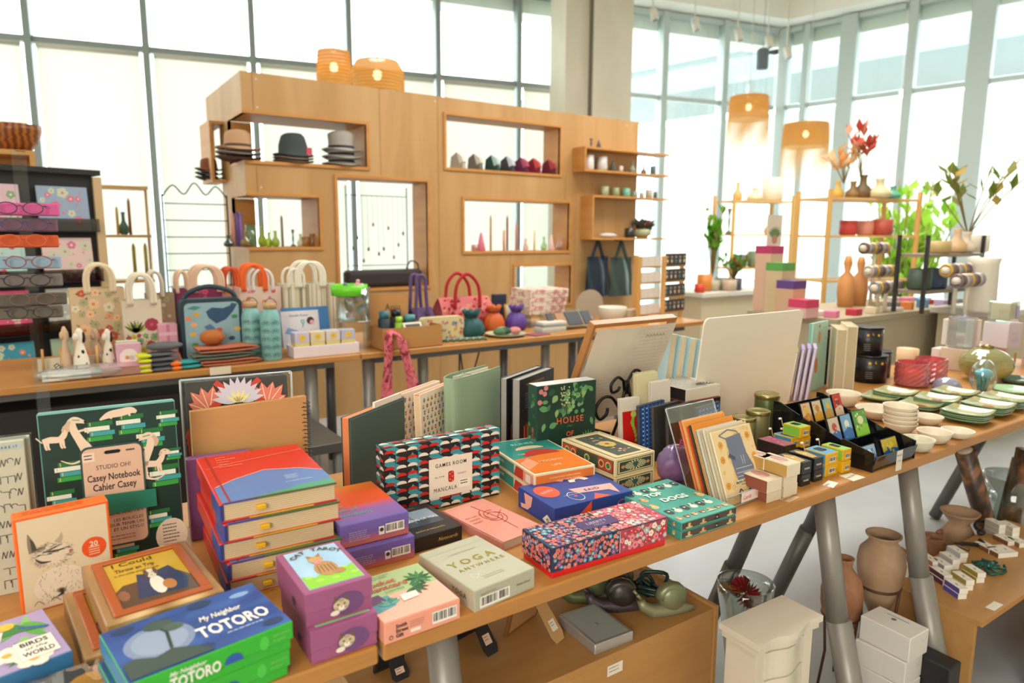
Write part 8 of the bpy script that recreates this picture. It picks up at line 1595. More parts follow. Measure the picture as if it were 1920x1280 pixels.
for (u,pr_,c,r,h,g,lab,nm,ct) in [(428,VA,'#4a5a4a',.035,.08,1,'round smoky glass vase at the left end of the vase shelf',0,0),(437,CA,'#c89080',.014,.24,0,'tall pink taper candle beside the smoky vase',1,1),(446,CA,'#6a4a8a',.014,.24,0,'purple taper candle, left one',1,1),(452,CA,'#8a6aa8',.014,.24,0,'lilac purple taper candle, right one',1,1),(459,VA,'#b8a050',.04,.11,1,'amber gold glass vase behind the purple candles',0,0),(470,CUP,'#8aa87a',.035,.15,1,'pale green glass goblet',0,0),(491,VA,'#b8c83c',.032,.15,1,'tall lime green glass bottle',0,0),(503,VA,'#a8bc3c',.026,.10,1,'short lime glass bottle right of the tall lime one',0,0),(516,VA,'#b4c44a',.028,.11,1,'lime glass bottle, rightmost of the lime ones',0,0),(529,CA,'#8a7a68',.009,.22,0,'tall thin grey brown taper',1,1),(549,ST,'#4a4440',.02,.12,0,'dark metal candlestick on the vase shelf',2,2),(563,VA,'#e0d8c0',.025,.09,1,'clear small glass vase right of the dark candlestick',0,0),(573,CUP,'#d8a050',.03,.07,1,'amber glass cup on the vase shelf',0,0),(586,CUP,'#d0a878',.03,.09,1,'peach glass cup at the right end of the vase shelf',0,0)]: item(u,1.261,5.05,pr_,c,lab,['glass_vase','taper_candle','candlestick'][nm],['vase','candle','candlestick'][ct],r=r,h=h,gl=g)
for (u,pr_,c,r,h,g,lab) in [(902,CO,'#d87a94',.035,.16,0,'pink cone candle in the lower opening'),(920,CA,'#c8903c',.009,.30,0,'tall ochre taper in the lower opening'),(951,CA,'#8a2420',.009,.30,0,'dark red and orange taper in the lower opening'),(945,CA,'#e0b090',.012,.18,0,'peach taper in the lower opening'),(968,CA,'#d8907a',.01,.24,0,'salmon taper beside the window bar'),(890,CUP,'#e8c0b8',.03,.05,1,'pale pink glass cup at the left of the lower opening'),(985,VA,'#f0d8d0',.03,.1,1,'blush glass vase in the lower opening'),(1002,CA,'#e8d8a0',.009,.18,0,'pale yellow taper in the lower opening'),(1020,VA,'#c8e0b8',.028,.12,1,'pale green glass vase in the lower opening'),(1034,CO,'#e8c8c0',.03,.14,0,'pale pink cone candle in the lower opening'),(1052,VA,'#e0b8a8',.045,.12,1,'round peach glass vase at the right of the lower opening')]: item(u,1.217,5.02,pr_,c,lab,'glass_vase' if g else 'taper_candle','vase' if g else 'candle',r=r,h=h,gl=g)
for k,(u,c,c2,lab) in enumerate([(857,'#a8a294','#d8d4c8','silver flap purse, leftmost of seven'),(889,'#6a625a','#c8c0b2','taupe and silver flap purse, second from the left'),(921,'#1f3a34','#a8c0c0','dark teal flap purse, third from the left'),(949,'#3a3438','#c0c4cc','black and pearl flap purse, middle of seven'),(975,'#5a1a3a','#a84a6a','plum flap purse, fifth from the left'),(998,'#7a1a2c','#c04a50','red flap purse, sixth from the left'),(1026,'#5a1220','#a03040','dark red flap purse, rightmost of seven')]):
    x = PY(u,300,5.0).x;t = thing('flap_purse',lab,'purse',TR(x,4.96,1.8735,.5),'row of small flap purses');m = MB();m.prism([(-.06,0),(.06,0),(.05,.09),(0,.125),(-.05,.09)],0,.05,mat(c,.35),M=Matrix(((0,0,1,-.05),(1,0,0,.0),(0,1,0,0),(0,0,0,1))));m.build('body',t);m = MB();m.prism([(-.064,.05),(-.03,.035),(-.001,.128),(-.05,.093)],-.052,.002,mat(c2,.3),M=Matrix(((0,0,1,.0),(1,0,0,0),(0,1,0,0),(0,0,0,1))));m.build('flap',t)
for (u,z,pr_,c,r,h,lab) in [(1102,1.919,CUP,'#d4d0ca',.042,.13,'white faceted cup at the left of the upper wall shelf'),(1126,1.919,CUP,'#c8c4be',.046,.125,'wide pale grey cup on the upper wall shelf'),(1146,1.919,CO,'#4a5244',.032,.10,'dark green cone shaped vase on the upper wall shelf'),(1161,1.919,CA,'#d8caba',.02,.06,'small white cup with an orange top'),(1182,1.919,VA,'#8a8f7c',.03,.11,'grey green vase holding dried stems'),(1203,1.919,VA,'#6a5a54',.028,.08,'brown vase near the shelf end'),(1220,1.919,CUP,'#4a5a5c',.026,.08,'slate cup at the end of the upper wall shelf'),(1132,1.701,CUP,'#9aa07a',.036,.085,'olive green cup, left of the row'),(1152,1.701,CUP,'#8a9468',.036,.08,'moss green cup, second of the row'),(1172,1.701,CUP,'#6fae94',.036,.08,'mint green cup, third of the row'),(1188,1.701,CUP,'#8a9a8a',.028,.055,'small grey green cup, fourth of the row'),(1201,1.701,CUP,'#a8a898',.024,.05,'small pale cup, fifth of the row'),(1214,1.701,CUP,'#b0a898',.034,.08,'beige cup, sixth of the row'),(1226,1.701,CUP,'#4a504c',.02,.06,'dark cup at the end of the row'),(1105,2.111,ST,'#5a3a34',.03,.08,'dark brown figurine on top of the upper wall shelf'),(1119,2.111,CO,'#5a5048',.024,.08,'grey brown cone figurine on top of the upper wall shelf'),(1207,2.111,ST,'#8a7a6a',.02,.05,'tiny figurine at the right on top of the wall shelf')]: item(u,z+.0005,4.82,pr_,c,lab,'ceramic_cup' if pr_ is CUP else 'small_vase','cup' if pr_ is CUP else 'vase',r=r,h=h)
x = PY(1205,437,4.80).x;t = thing('potted_plant','dark leaved plant in a sage bowl at the right end of the lower wall shelf','plant',TR(x,4.81,1.3285),None);m = MB();m.shell([(.05,0),(.085,.03),(.09,.08)],mat('#a8ac80',.5),22,t=.005);m.build('pot',t);m = MB();r = random.Random(6)
for k in range(130): a = r.uniform(0,6.3);q = r.uniform(.01,.11);z = .07+r.uniform(0,.08);T = MT((q*cos(a),q*sin(a)*.7,z)) @ MR(a,4,'Z') @ MR(r.uniform(-1.5,.3),4,'Y') @ MR(r.uniform(-1.4,1.4),4,'X');m.add([(0,-.018,0),(.045,0,.01),(0,.018,0),(-.02,0,0)],[[0,1,2,3],[3,2,1,0]],mat(r.choice(['#3a2f3a','#6a3a44','#4a5a3a','#a86a4a','#2f3a2c']),.7),M=T)
m.build('foliage',t,None);item(1180,1.3285,4.8,CUP,'#2a2a2e','dark pot beside the sage bowl in the lower wall shelf','small_pot','pot',r=.045,h=.09);m = MB();m.blob((0,0,.02),(.1,.05,.022),mat('#c4c0ba',.6),16,8);m.build('folded_cloth',None,'folded white cloth in the lower wall shelf box','cloth',M=TR(PY(1140,440,4.81).x,4.81,1.3295))
# hooks with leather totes
for (u,c,lab,w_,dz) in [(1123,'#1c2838','navy leather tote hanging on the partition',.26,0),(1167,'#33423c','dark green leather tote hanging beside the navy one',.27,-.01)]:
    x = PY(u,500,4.78).x;t = thing('leather_tote',lab,'tote bag',TR(x,4.80,.80+dz),'leather totes');C = mat(c,.35)
    m = MB();m.grid(lambda a,b: ((a-.5)*w_*(1.1-.15*b)+.01*sin(7*b+5*a),-.03*sin(PI*a)*(1-.6*b)-.012*sin(11*a+3*b),.36*b),12,10,C);m.grid(lambda a,b: ((.5-a)*w_*(1.1-.15*b),.02*sin(PI*a),.36*b),8,6,C);m.build('bag_body',t)
    for s_ in (-.012,.012): m = MB();m.tube(smooth([(-.07,s_,.34),(-.02,s_,.46),(0,s_,.50),(.02,s_,.46),(.07,s_,.34)],4),.008,C,6);m.build('handle',t)
    m = MB();m.tube([(x,4.90,1.305),(x,4.80,1.30),(x,4.79,1.315)],.005,DARKST,6);m.build('wall_hook',None,'black hook carrying the %s tote' % ('navy' if w_ < .265 else 'green'),'hook')
# hanging jewellery grid in the big opening, dark clutch on its sill
t = thing('jewellery_rack','thin black wire rack with hanging necklaces in the large opening','rack',TR(1.93,5.08,.952));W5 = mat('#2a2724',.4,.4)
for q in [[(0,0,0),(0,0,.76)],[(.50,0,0),(.50,0,.76)]]: m = MB();m.tube(q,.004,W5,6);m.build('upright',t)
for z in (.16,.69): m = MB();m.tube([(0,0,z),(.5,0,z)],.003,W5,6);m.build('crossbar',t)
r = random.Random(5)
for k in range(11): x_ = .04+.042*k;l = r.uniform(.2,.5);m = MB();m.tube([(x_,-.004,.69),(x_+.004,-.004,.69-l)],.0012,mat('#8a8070',.4,.5),5);m.blob((x_+.004,-.004,.69-l-.01),(.009,.005,.016),mat(r.choice(['#4a3a24','#8a6a2c','#5a5a50']),.4,.5),8,6);m.build('necklace',None,'thin necklace with a small pendant on the wire rack','necklace','necklaces on the wire rack',M=TR(1.93,5.08,.952))
m = MB();m.box(0,0,0,.62,.12,.13,mat('#2c2320',.6),.03,3);m.tube(smooth([(.5,.06,.12),(.54,.06,.19),(.6,.06,.17),(.61,.06,.11)],4),.006,mat('#1c1a1a'),6);m.build('leather_clutch',None,'long dark brown leather bag lying on the sill of the large opening','bag',M=TR(1.87,4.93,.9525))
# woven pendant lamps
def shade(u,v,y,wpx,hpx,lab,fringe=0,dome=False):
    p = PY(u,v,y);r = rp(p,wpx);h = hpx*(p-CAMPOS).dot(CF)/FPX;t = thing('woven_pendant_lamp',lab,'pendant lamp',MT(p),'woven pendant lamps');RT = translucent('woven_rattan','#dca85c',.55,.12)
    m = MB();m.lathe(([(r,-h),(r*1.0,-h*.35),(r*.8,-.02),(r*.3,0)] if dome else [(r,-h),(r*.97,-h*.5),(r*.93,0)])+([] if dome else [(r*.15,.003)]),RT,30);f_ = m.f;m.f = [g for g in m.f if len(g) < 20];m.mi = m.mi[:len(m.f)];m.sm = m.sm[:len(m.f)]
    for k in range(10): m.tube([(r*1.003*cos(i*PI/12),r*1.003*sin(i*PI/12),-h+.002+h*.9*k/9) for i in range(24)],.004,mat('#c8883c',.6),5,True) if not dome or k < 6 else None
    m.build('lamp_shade',t);m = MB();m.tube([(0,0,0),(0,0,4.9-p.z)],.006,mat('#cfc8b8',.6),6);m.build('cord',t)
    m = MB();bm_ = bpy.data.materials.get('bulb_glow') or bpy.data.materials.new('bulb_glow');bm_.use_nodes = True;e_ = bm_.node_tree.nodes['Principled BSDF'];e_.inputs['Emission Color'].default_value = (1,.72,.4,1);e_.inputs['Emission Strength'].default_value = 12;m.blob((0,0,-h*.45),(.04,.04,.05),bm_,12,8);m.build('bulb',t)
    if fringe:
        m = MB();FR = translucent('fringe','#e8c48a',.5)
        for k in range(90): a = 2*PI*k/90;x_,y_ = r*cos(a),r*sin(a);l = fringe*r_.uniform(.7,1);m.add([(x_,y_,-h),(x_*.99+.012*sin(a),y_*.99-.012*cos(a),-h),(x_*1.02,y_*1.02,-h-l)],[[0,1,2],[2,1,0]],FR)
        m.build('raffia_fringe',t);o_ = t.children[-1];o_['kind'] = 'stuff'
r_ = random.Random(2)
shade(625,97,7.0,64,62,'small openwork woven pendant lamp left of the domed one, above the partition');shade(707,112,6.3,99,60,'wide domed woven pendant lamp above the partition',dome=True)
shade(1405,181,6.6,74,42,'fringed woven pendant lamp nearer the glass corner, left one',.7);shade(1512,232,6.0,84,42,'fringed woven pendant lamp, right and lower one',.75)
# ================================================================== LEFT BACKGROUND
t = thing('card_spinner_rack','black and wood card rack with floral notebooks, left background','card rack',TR(-.55,4.55,0,rdn(14)));rw,rh = .86,1.68
for q,mt in [((-.9,.0,0,-.02,.02,rh),mat('#a8845c',.5)),((rw,0,0,rw+.045,.3,rh-.01),mat('#c0a27a',.5)),((.0,.02,0,rw,.03,rh),mat('#151312',.6)),((-.9,-.01,rh,rw+.04,.3,rh+.03),mat('#1c1a19',.5)),((-.02,-.012,0,.16,.02,rh),mat('#8a6a48',.5))]: m = MB();m.box(*q,mt,.001);m.build('panel',t)
nbc = [('#c8a8b0','#7a9a6a'),('#8a9ab0','#c86a80'),('#a8c4bc','#b8485a'),('#d0b4ac','#c86a8a'),('#c84a6a','#e0a0a8'),('#a8a49c','#d8d8a8'),('#3a8a9c','#d87a4a'),('#9aa88a','#c8785a'),('#c8485c','#c8cc3c'),('#b8a0b0','#8a6a8a')]
for k in range(10):
    i,j = k % 2,k//2;z = rh-.30-.285*j;x_ = .24+.33*i
    if i == 0: m = MB();m.box(.18,-.05,z-.02,rw,-.045,z+.05,glass('smoked','#b8b0b0',.2));m.build('clear_ledge',t);m = MB();m.box(.18,-.05,z-.024,rw,.02,z-.018,mat('#151312',.5));m.build('shelf_board',t)
    m = MB();m.box(0,0,0,.25,.015,.245,mat(nbc[k][0],.5),.001);m.on('front',.25,.015,.245);ditsy(m,.25,.245,[nbc[k],(nbc[k][1],'#e0d0b8'),('#b8c0a0',nbc[k][1])],16,.014,.03,k,.0006);m.off()
    m.build('floral_notebook',None,['left','right'][i]+' floral notebook on the '+['top','second','third','fourth','fifth'][j]+' ledge of the card rack','notebook','floral notebooks on the rack',M=t.matrix_world @ MT((x_,-.035,z-.016)) @ MR(-.1,4,'X'))
t = thing('wall_shelf_box','light wood shelf unit at the left edge under the wooden bowl','shelf',TR(-.96,5.5,0)); 
for q in [(0,0,1.84,.98,.35,1.87),(.95,0,0,.98,.35,1.84),(0,.33,0,.95,.35,1.84),(0,0,1.6,.95,.33,1.62)]: m = MB();m.box(*q,OAK,.001);m.build('board',t)
p = PY(30,288,5.62);WB = ramp_mat('turned_wood',[(0,'#6a3414'),(.5,'#8f4f22'),(1,'#b06c34')],'wave',8,(1,1,4),.35,3,4);vessel('wooden_bowl','turned brown wooden bowl on the shelf at the left edge','bowl',Vector((p.x,5.68,1.871)),[(0,0),(.08,0),(.13,.06),(.15,.13),(.155,.17)],WB,.008,n=32)
# eyeglass tower
c = PY(62,560,2.9);t = thing('eyeglass_display_stand','clear tiered stand holding reading glasses and cases, left edge','display stand',TR(c.x,2.9,0));m = MB();m.box(-.02,-.02,0,.02,.02,1.62,AC);m.build('pole',t);m = MB();m.lathe([(.2,0),(.2,.02),(0,.02)],STEELD,24);m.build('base',t)
for k,(v,c1,fc,w_,lab) in enumerate([(402,'#c8508c','#3a3a44',.26,'pink and white case with grey glasses, top of the tower'),(432,'#6a4a5c','#4a3a5a',.24,'plum case with purple glasses, second from the top'),(462,'#c85020','#c85a2c',.24,'orange patterned case with orange glasses, third from the top'),(502,'#8aa4b8','#8a4a3a',.24,'blue grey case with brown red glasses, fourth from the top'),(536,'#6f6460','#1c1a1c',.24,'grey case with black glasses, fifth from the top'),(572,'#5a5048','#6a5040',.26,'dark floral case with tortoise glasses, sixth from the top'),(596,'#5f5648','#2a2622',.22,'olive case at the bottom of the tower')]):
    z = PY(62,v,2.84).z;m = MB();m.box(-w_*.42,0,-.004,w_*.42,.02,.038,mat(c1,.6),.004);m.off();m.build('eyeglass_case',None,lab.replace('with','behind') if False else 'case: '+lab,'case','eyeglass cases on the tower',M=TR(c.x-.01,2.86,z,.1*(k % 3-1)))
    m = MB()
    for s_ in (-1,1): m.tube([(s_*.036+.028*cos(a),0,.019*sin(a)) for a in [i*PI/8 for i in range(16)]],.0022,mat(fc,.3),6,True);m.tube([(s_*.064,0,.006),(s_*.07,.0,.008),(s_*.07,.028,.006)],.002,mat(fc,.3),6)
    m.tube([(-.01,0,.005),(0,0,.009),(.01,0,.005)],.002,mat(fc,.3),6);m.build('reading_glasses',None,'glasses: '+lab,'glasses','reading glasses on the tower',M=TR(c.x-.01+.01*(k % 2),2.835,z+.02,.1*(k % 3-1)))
# pale shelf and wire rack before the blinds
t = thing('wood_shelf','narrow wood shelf with small vases before the blinds','shelf',TR(.12,5.6,0))
for z in (1.0,1.32,1.66): m = MB();m.box(0,0,z,.55,.25,z+.018,OAK);m.build('board',t)
for x_ in (0,.535): m = MB();m.box(x_,.1,0,x_+.015,.12,1.66,OAK);m.build('upright',t)
for (u,z,c,r0,h,pr_,lab) in [(233,1.339,'#4a6a5a',.03,.16,VA,'dark green glass vase on the wood shelf'),(245,1.339,'#a8602c',.01,.26,CA,'tall rust taper on the wood shelf'),(222,1.339,'#d8c06a',.01,.2,CA,'tall yellow taper on the wood shelf'),(248,1.019,'#b8a02c',.012,.26,CA,'ochre taper on the lowest board'),(270,1.019,'#c8b04a',.012,.26,CA,'pale ochre taper on the lowest board')]: item(u,z,5.7,pr_,c,lab,'glass_vase' if pr_ is VA else 'taper_candle','vase' if pr_ is VA else 'candle','things on the narrow wood shelf',r=r0,h=h)
t = thing('wire_rack','freestanding black wire rack left of the partition','rack',TR(.72,5.35,0))
for x_ in (0,.42): m = MB();m.tube([(x_,0,.003),(x_,0,1.62)],.006,W5,6);m.build('upright',t)
for k in range(8): m = MB();m.tube([(0,0,.75+.115*k),(.42,0,.75+.115*k)],.004,W5,6);m.build('crossbar',t)
m = MB();m.tube(smooth([(0,0,1.6),(.07,0,1.68),(.14,0,1.62),(.21,0,1.7),(.28,0,1.62),(.35,0,1.68),(.42,0,1.6)],5),.005,W5,6);m.build('scroll_top',t)
# ================================================================== RIGHT BACKGROUND
def counter(lab,x,y,w,d,h,c='#cfc8bc',a=0): t = thing('display_table',lab,'table',TR(x,y,0,rdn(a)));m = MB();m.box(0,0,h-.04,w,d,h,mat(c,.5),.003);m.build('tabletop',t);m = MB();m.box(.04,.04,0,w-.04,d-.04,h-.04,mat('#b8a88a' if c != '#cfc8bc' else '#c8b898',.6));m.build('base_panel',t);return t
counter('long wood fronted display counter behind the cream board, crowded with small goods',3.9,2.3,1.9,.64,.86,'#a8987c');counter('white display table near the glass corner carrying potted plants',5.05,4.3,1.0,.5,.82)
counter('display counter at the right carrying bracelet stands and a white jug',5.0,1.86,1.5,.43,.88)
def bamboo(lab,x,y,w,d,h,zs_): 
    t = thing('bamboo_shelf',lab,'shelf',TR(x,y,0,-.25),'bamboo shelf units')
    for a,b in ((0,0),(w,0),(0,d),(w,d)): m = MB();m.box(a-.015,b-.015,0,a+.015,b+.015,h,mat('#d8a860',.5),.002);m.build('post',t)
    for z in zs_: m = MB();m.box(.015,.0,z-.02,w-.015,d,z,mat('#dcb070',.5));m.build('shelf_board',t)
bamboo('tall bamboo shelf near the glass corner under the left fringed lamp',PY(1360,437,5.1).x,5.0,.8,.35,1.8,(.5,1.0,1.37,1.74));bamboo('tall bamboo shelf with vases and dried flowers at the right windows',PY(1552,437,3.2).x,3.2,.95,.35,1.72,(.5,1.0,1.36,1.66))
t = thing('metal_rack','black metal framed rack holding jars at the right','rack',TR(PY(1737,437,2.1).x,2.08,0))
for a,b in ((0,0),(.75,0),(0,.17),(.75,.17)): m = MB();m.box(a,b,.8815,a+.02,b+.02,1.36,DARKST);m.build('post',t)
for z in (1.0,1.225): m = MB();m.box(0.02,0,z,.75,.19,z+.02,mat('#8a7a66',.5));m.build('shelf_board',t)
def put(u,v,y,pr_,c,r0,h,lab,nm='small_pot',cat='pot',grp='small goods in the right background',n=14):
    p = PY(u,v,y);m = MB();m.lathe([(a*r0,b*h) for a,b in pr_],mat(c,.5),n);return m.build(nm,None,lab,cat,grp,M=MT(p))
def onz(u,z,y,*a,**k): p = PY(u,437,y);q = px((p.x,y,z));p = PY(q[0],437,y);m = MB();pr_,c,r0,h,lab = a;m.lathe([(i*r0,j*h) for i,j in pr_],mat(c,.5),14);return m.build(k.get('nm','small_pot'),None,lab,k.get('cat','pot'),'small goods in the right background',M=TR(p.x,y,z+.0005))
for (u,z,y,pr_,c,r0,h,lab) in [(1560,1.66,3.3,VA,'#c8a04a',.05,.14,'small ochre vase at the left of the right bamboo shelf top'),(1588,1.66,3.25,VA,'#8a6a3c',.06,.14,'brown round vase on the right bamboo shelf'),(1606,1.66,3.2,VA,'#6a5434',.075,.19,'dark bronze vase holding pink dried flowers'),(1637,1.66,3.1,VA,'#d8c8a0',.09,.16,'cream bird shaped vessel on the right bamboo shelf'),(1662,1.66,3.05,VA,'#5aa088',.06,.1,'small teal vase on the right bamboo shelf'),(1590,1.36,3.25,CUP,'#c0403c',.07,.12,'red bowl on the second board of the right bamboo shelf'),(1622,1.36,3.2,CUP,'#d8907a',.07,.12,'salmon cup on the second board of the right bamboo shelf'),(1654,1.36,3.1,CUP,'#b0483a',.08,.13,'brick red bowl on the second board of the right bamboo shelf'),(1376,1.74,5.1,VA,'#d8b070',.05,.2,'pale gold vase on top of the left bamboo shelf'),(1408,1.74,5.05,VA,'#e0d4b0',.09,.15,'cream vase on top of the left bamboo shelf'),(1440,1.74,5.0,CUP,'#e6dcc4',.12,.26,'pale round basket on top of the left bamboo shelf'),(1366,1.37,5.1,ST,'#6a6a4c',.04,.28,'dark green figurine on the left bamboo shelf'),(1440,1.37,5.0,VA,'#d8a870',.05,.16,'peach vase on the left bamboo shelf'),(1393,1.0,5.1,CUP,'#6a6a6c',.08,.14,'grey cup on the lower board of the left bamboo shelf'),(1425,1.0,5.0,CUP,'#7a8a6a',.1,.18,'sage bowl on the lower board of the left bamboo shelf'),
   (1330,.82,4.5,CUP,'#c87a2c',.07,.16,'amber pot at the left of the plant table'),(1322,.82,4.4,CUP,'#c83a1c',.05,.08,'small bright red pot on the plant table'),(1346,.82,4.5,CUP,'#a8a088',.07,.1,'grey pot on the plant table'),(1365,.82,4.5,CUP,'#7a7a68',.08,.12,'dark grey green pot on the plant table'),(1378,.82,4.4,CUP,'#b8a088',.07,.11,'tan pot on the plant table'),(1392,.82,4.4,CUP,'#4a4a4c',.05,.12,'black pot at the right of the plant table'),
   (1742,1.02,2.17,CUP,'#4a5a4c',.07,.13,'dark green cup on the lower board of the metal rack'),(1772,1.02,2.17,CUP,'#4a5874',.07,.13,'slate blue cup on the lower board of the metal rack'),(1765,1.245,2.17,CUP,'#b8a06a',.075,.08,'ochre bowl on the upper board of the metal rack'),(1800,1.245,2.17,VA,'#d8b48a',.06,.16,'beige jar on the upper board of the metal rack'),(1818,1.245,2.17,VA,'#e0d0b8',.06,.14,'cream jar on the upper board of the metal rack'),(1836,1.245,2.17,CUP,'#e6dccb',.08,.12,'white cup on the upper board of the metal rack')]: onz(u,z,y,pr_,c,r0,h,lab)
def stems(u,z,y,cols,n,L,sp,lab,nm='dried_flowers',cat='flowers',lf=.05):
    x = PY(u,437,y).x;m = MB();r = random.Random(n)
    for k in range(n):
        a,tl = r.uniform(0,6.28),r.uniform(.2,1)*sp;e = Vector((tl*cos(a),tl*sin(a),L*r.uniform(.6,1)));m.tube([(0,0,0),e*.5+Vector((0,0,.03)),e],.004,mat('#8a7a4a',.8),5)
        for q in range(5): o = e*r.uniform(.5,1);T = MT(o) @ MR(r.uniform(0,6),4,'Z') @ MR(r.uniform(-1.2,1.2),4,'X');m.add([(0,0,0),(lf*.25,0,lf*.5),(0,0,lf),(-lf*.25,0,lf*.5)],[[0,1,2,3],[3,2,1,0]],translucent('petal_'+cols[q % len(cols)][1:],cols[q % len(cols)],.7),M=T)
    m.build(nm,None,lab,cat,M=TR(x,y,z))
stems(1606,1.83,3.2,['#c85a4a','#d87a6a','#e8b8a0'],7,.38,.2,'pink and red dried flowers in the dark bronze vase',lf=.12);stems(1575,1.78,3.28,['#f0dcb8','#f0c890'],8,.28,.16,'cream dried seed heads at the left of the right bamboo shelf',lf=.12)
stems(1700,0,3.5,['#c8ec6a','#d4f07a','#a4d84c'],70,1.9,.42,'bright green bamboo plant growing by the right windows','bamboo_plant','plant',.17);stems(1340,.95,4.55,['#7ab83c','#98cc4a'],20,.7,.1,'slender green plant on the plant table near the glass corner','green_plant','plant',.1)
stems(1380,.92,4.45,['#5a9a3c','#8ac05a','#c85a3c'],24,.22,.16,'bushy little plants in the pots on the plant table','potted_plants','plant',.07);stems(1815,1.36,2.17,['#8a9a4a','#a8a86a','#c8b06a'],9,.5,.35,'branching dried leaves above the metal rack',lf=.12)
# earring rack
t = thing('earring_rack','small wooden post rack with dark and white earring cards','rack',TR(3.36,3.42,TZ,.15) @ Matrix.Diagonal((1.3,1,1,1)))
for x_,y_ in ((0,0),(.20,-.02),(.43,.03),(.18,.2)): m = MB();m.box(x_,y_,0,x_+.024,y_+.024,.46,OAK,.002);m.build('post',t)
for k in range(4):
    z = .06+.11*k;m = MB();m.box(.022,.004,z-.012,.20,.012,z,OAK);m.build('rail',t);m = MB();m.box(.224,.0,z-.012,.43,.008,z,OAK);m.build('rail',t)
    m = MB();m.box(0,0,0,.17,.003,.07,mat('#d8ccc0',.6));m.on('front',.17,.003,.07);m.line([(.057,0),(.057,.07)],.002,mat('#b0a498'));m.line([(.113,0),(.113,.07)],.002,mat('#b0a498'));m.off();m.build('earring_card',None,['lowest','second','third','top'][k]+' white earring card strip of the wooden rack','card','white earring cards',M=t.matrix_world @ MT((.026,.001,z)))
    m = MB();m.box(0,0,0,.2,.003,.085,mat('#3a2c28',.6));m.on('front',.2,.003,.085);[m.disc(.02+.04*i,.06,.008,mat('#a89c94'),.0006,8) for i in range(5)];[m.leaf(.02+.04*i,.045,.03,.007,-PI/2,mat(['#d8c0a0','#2f8a84','#c8c4c0','#e0d0b0'][(i+k) % 4]),.0008) for i in range(5)];m.off();m.build('earring_card',None,['lowest','second','third','top'][k]+' dark earring card strip of the wooden rack','card','dark earring cards',M=t.matrix_world @ MT((.226,-.006,z)))
# box tower and figures on the counter
for k,(u,v,c,c2,lab) in enumerate([(1522,600,'#c83a5c','#d8a8a0','bottom pink topped kraft box of the stepped tower'),(1533,562,'#5a3a7a','#c8a080','purple topped kraft box of the stepped tower'),(1545,532,'#5a9a4a','#c8b088','green topped kraft box of the stepped tower'),(1556,505,'#b03060','#d0a890','magenta topped kraft box, highest of the stepped tower')]):
    x = PY(u,v,2.42).x;z = .862;h = .11+.105*k;m = MB();m.box(0,0,0,.13,.12,h-.05,mat(c2,.6));m.box(-.001,-.001,h-.05,.131,.121,h,mat(c,.5));m.build('soap_gift_box',None,lab,'box','stepped kraft boxes',M=TR(x-.065,2.42+.125*k*0+.0,z) if k == 0 else TR(x-.065+.0,2.42+.124*k,z))
p = PY(1560,490,2.9);m = MB();m.box(0,0,0,.15,.01,.2,mat('#cfc4b0',.6));m.on('front',.15,.01,.2);[clipleaf(m,.075,.05,.08,.012,.5+.3*k,'#5f7a4a',.0006+.00001*k,.15,.2) for k in range(8)];m.disc(.075,.04,.03,mat('#a8806a'),.0008,12);m.off();m.build('plant_print',None,'framed potted plant print above the stepped boxes','print',M=TR(PY(1556,505,2.42).x-.02,2.86,.862+.11+.315+.001))
for u,v,vt,lab in [(1584,575,478,'wooden bust shaped jewellery stand, left one'),(1609,565,480,'wooden bust shaped jewellery stand, right one')]:
    p = PY(u,v,2.7);h = p.z*0+abs(PY(u,vt,2.7).z-.862);m = MB();m.lathe([(.05,0),(.06,h*.3),(.055,h*.55),(.018,h*.68),(.03,h*.85),(.02,h*.98),(0,h)],mat('#c88a50',.5),18);m.build('wooden_bust',None,lab,'bust','wooden jewellery busts',M=TR(p.x,2.7,.8605))
for k,(u,v,lab) in enumerate([(1640,465,'highest bracelet stand with pale bangles'),(1650,508,'middle bracelet stand with grey bangles'),(1662,538,'low bracelet stand with mixed gold bangles'),(1795,506,'bracelet stand with brown bangles before the metal rack'),(1815,525,'bracelet stand with grey bangles before the metal rack')]):
    y = 2.36+.13*(2-k) if k < 3 else 1.90+.08*(4-k);p = PY(u,v,y);zb = .862 if k < 3 else .882;t = thing('bracelet_stand',lab,'display stand',TR(p.x,y,zb),'bracelet T bar stands');H_ = p.z-zb;m = MB();m.tube([(0,0,0),(0,0,H_)],.012,mat('#d8ccb8',.6),10);m.build('post',t);m = MB();m.tube([(-.16,0,H_),(.16,0,H_)],.022,mat('#d8ccb8',.6),12);m.build('bar',t)
    for q in range(9): m = MB();m.tube([(-.14+.035*q,.034*cos(a),H_+.034*sin(a)) for a in [i*PI/6 for i in range(12)]],.009,mat(['#6a5a4c','#b8a8a0','#8a8a90','#c8a04a','#7a6a6c'][(q+k) % 5],.35,.5),6,True);m.build('bangle',t)
r = random.Random(11);cn = ['pink','white','lilac','red','orange','grey','cream','blue'];cc = ['#d87a9c','#dcd6cc','#b8a8cc','#b8303c','#d8803c','#8a8a90','#d8c8a8','#5a8ab0']
pos = ['far left','left','left of centre','centre','right of centre','right','far right','rightmost']
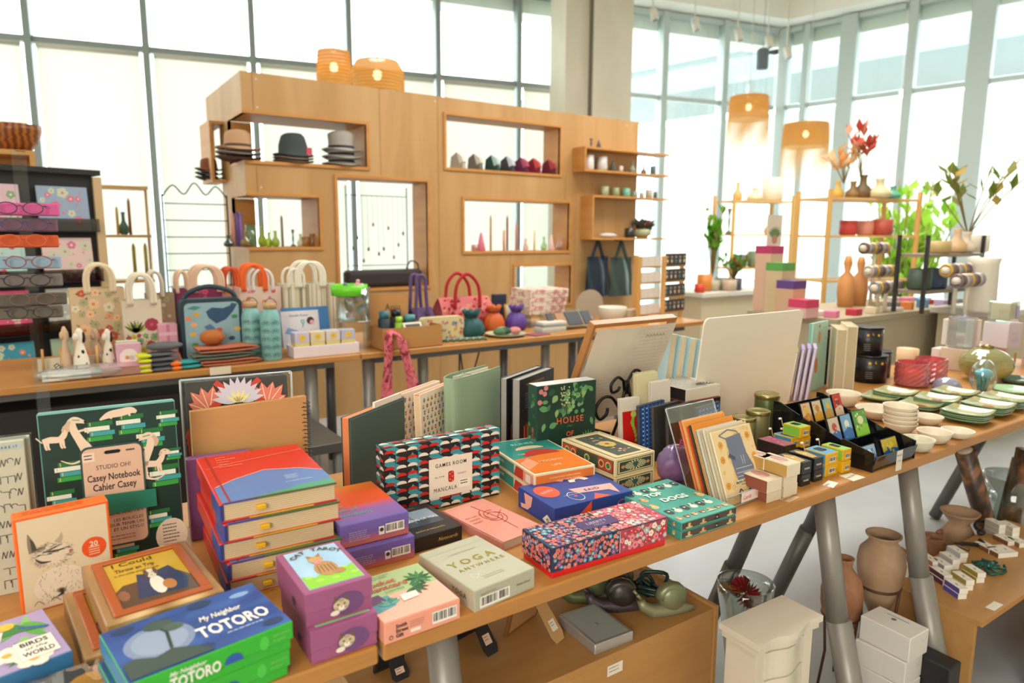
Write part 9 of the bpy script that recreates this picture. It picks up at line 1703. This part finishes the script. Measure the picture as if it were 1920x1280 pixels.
for j in range(3):
    for k in range(8): m = MB();w_ = r.uniform(.05,.12);m.box(0,0,0,w_,.07,r.uniform(.02,.06),mat(cc[(k*3+j) % 8],.5),.003);m.build('small_packet',None,cn[(k*3+j) % 8]+' packet at the '+pos[k]+' of the '+['front','middle','rear'][j]+' row on the counter','packet','small packets on the wood counter',M=TR(3.95+.225*k+.02*j,2.34+.13*j if not (j == 1 and 3 < k < 0) else 2.5,.8605,r.uniform(-.3,.3))) if j == 0 or k > 3 or k < 1 else None
c = PY(1838,560,1.96);m = MB();m.shell([(.08,0),(.09,.02),(.085,.3),(.095,.34)],mat('#e2d8c4',.4),24,t=.005);m.tube(smooth([(.085,0,.28),(.15,0,.27),(.16,0,.15),(.09,0,.08)],5),.012,mat('#e2d8c4',.4),8);m.build('white_jug',None,'tall cream jug with a large handle on the right counter','jug',M=TR(c.x,1.96,.8815))
# ceiling track lights and hanging speaker
for k,(u,v) in enumerate([(1224,8),(1303,28),(1384,48),(1440,62),(1476,82)]):
    p = PN(u,v,WP(0,-1.0),WA);t = thing('track_spotlight',['white track spotlight nearest the column','second white track spotlight from the column','third white track spotlight with a black lens','fourth white track spotlight near the glass corner','white track spotlight at the glass corner'][k],'spotlight',MT(p),'white track spotlights');m = MB();m.tube([(0,0,-.05),(.03,-.03,-.22)],.055,mat('#dcd6c8',.5),14);m.build('head',t);m = MB();m.tube([(0,0,-.05),(0,0,CEIL+.49-p.z)],.012,mat('#dcd6c8',.5),8);m.build('stem',t);m = MB();m.tube([(.03,-.03,-.221),(.031,-.031,-.225)],.045,mat('#1c1c1c',.3),14);m.build('lens',t)
p = PN(1430,108,WP(0,-1.6),WA);t = thing('pendant_speaker','dark grey hanging speaker before the corner windows','speaker',MT(p));m = MB();m.lathe([(.08,-.16),(.085,-.14),(.085,.1),(.05,.13),(0,.13)],mat('#5f686c',.6),20);m.build('housing',t);m = MB();m.tube([(0,0,.12),(0,0,CEIL+.49-p.z)],.005,mat('#8a8a86',.5),6);m.build('cable',t)
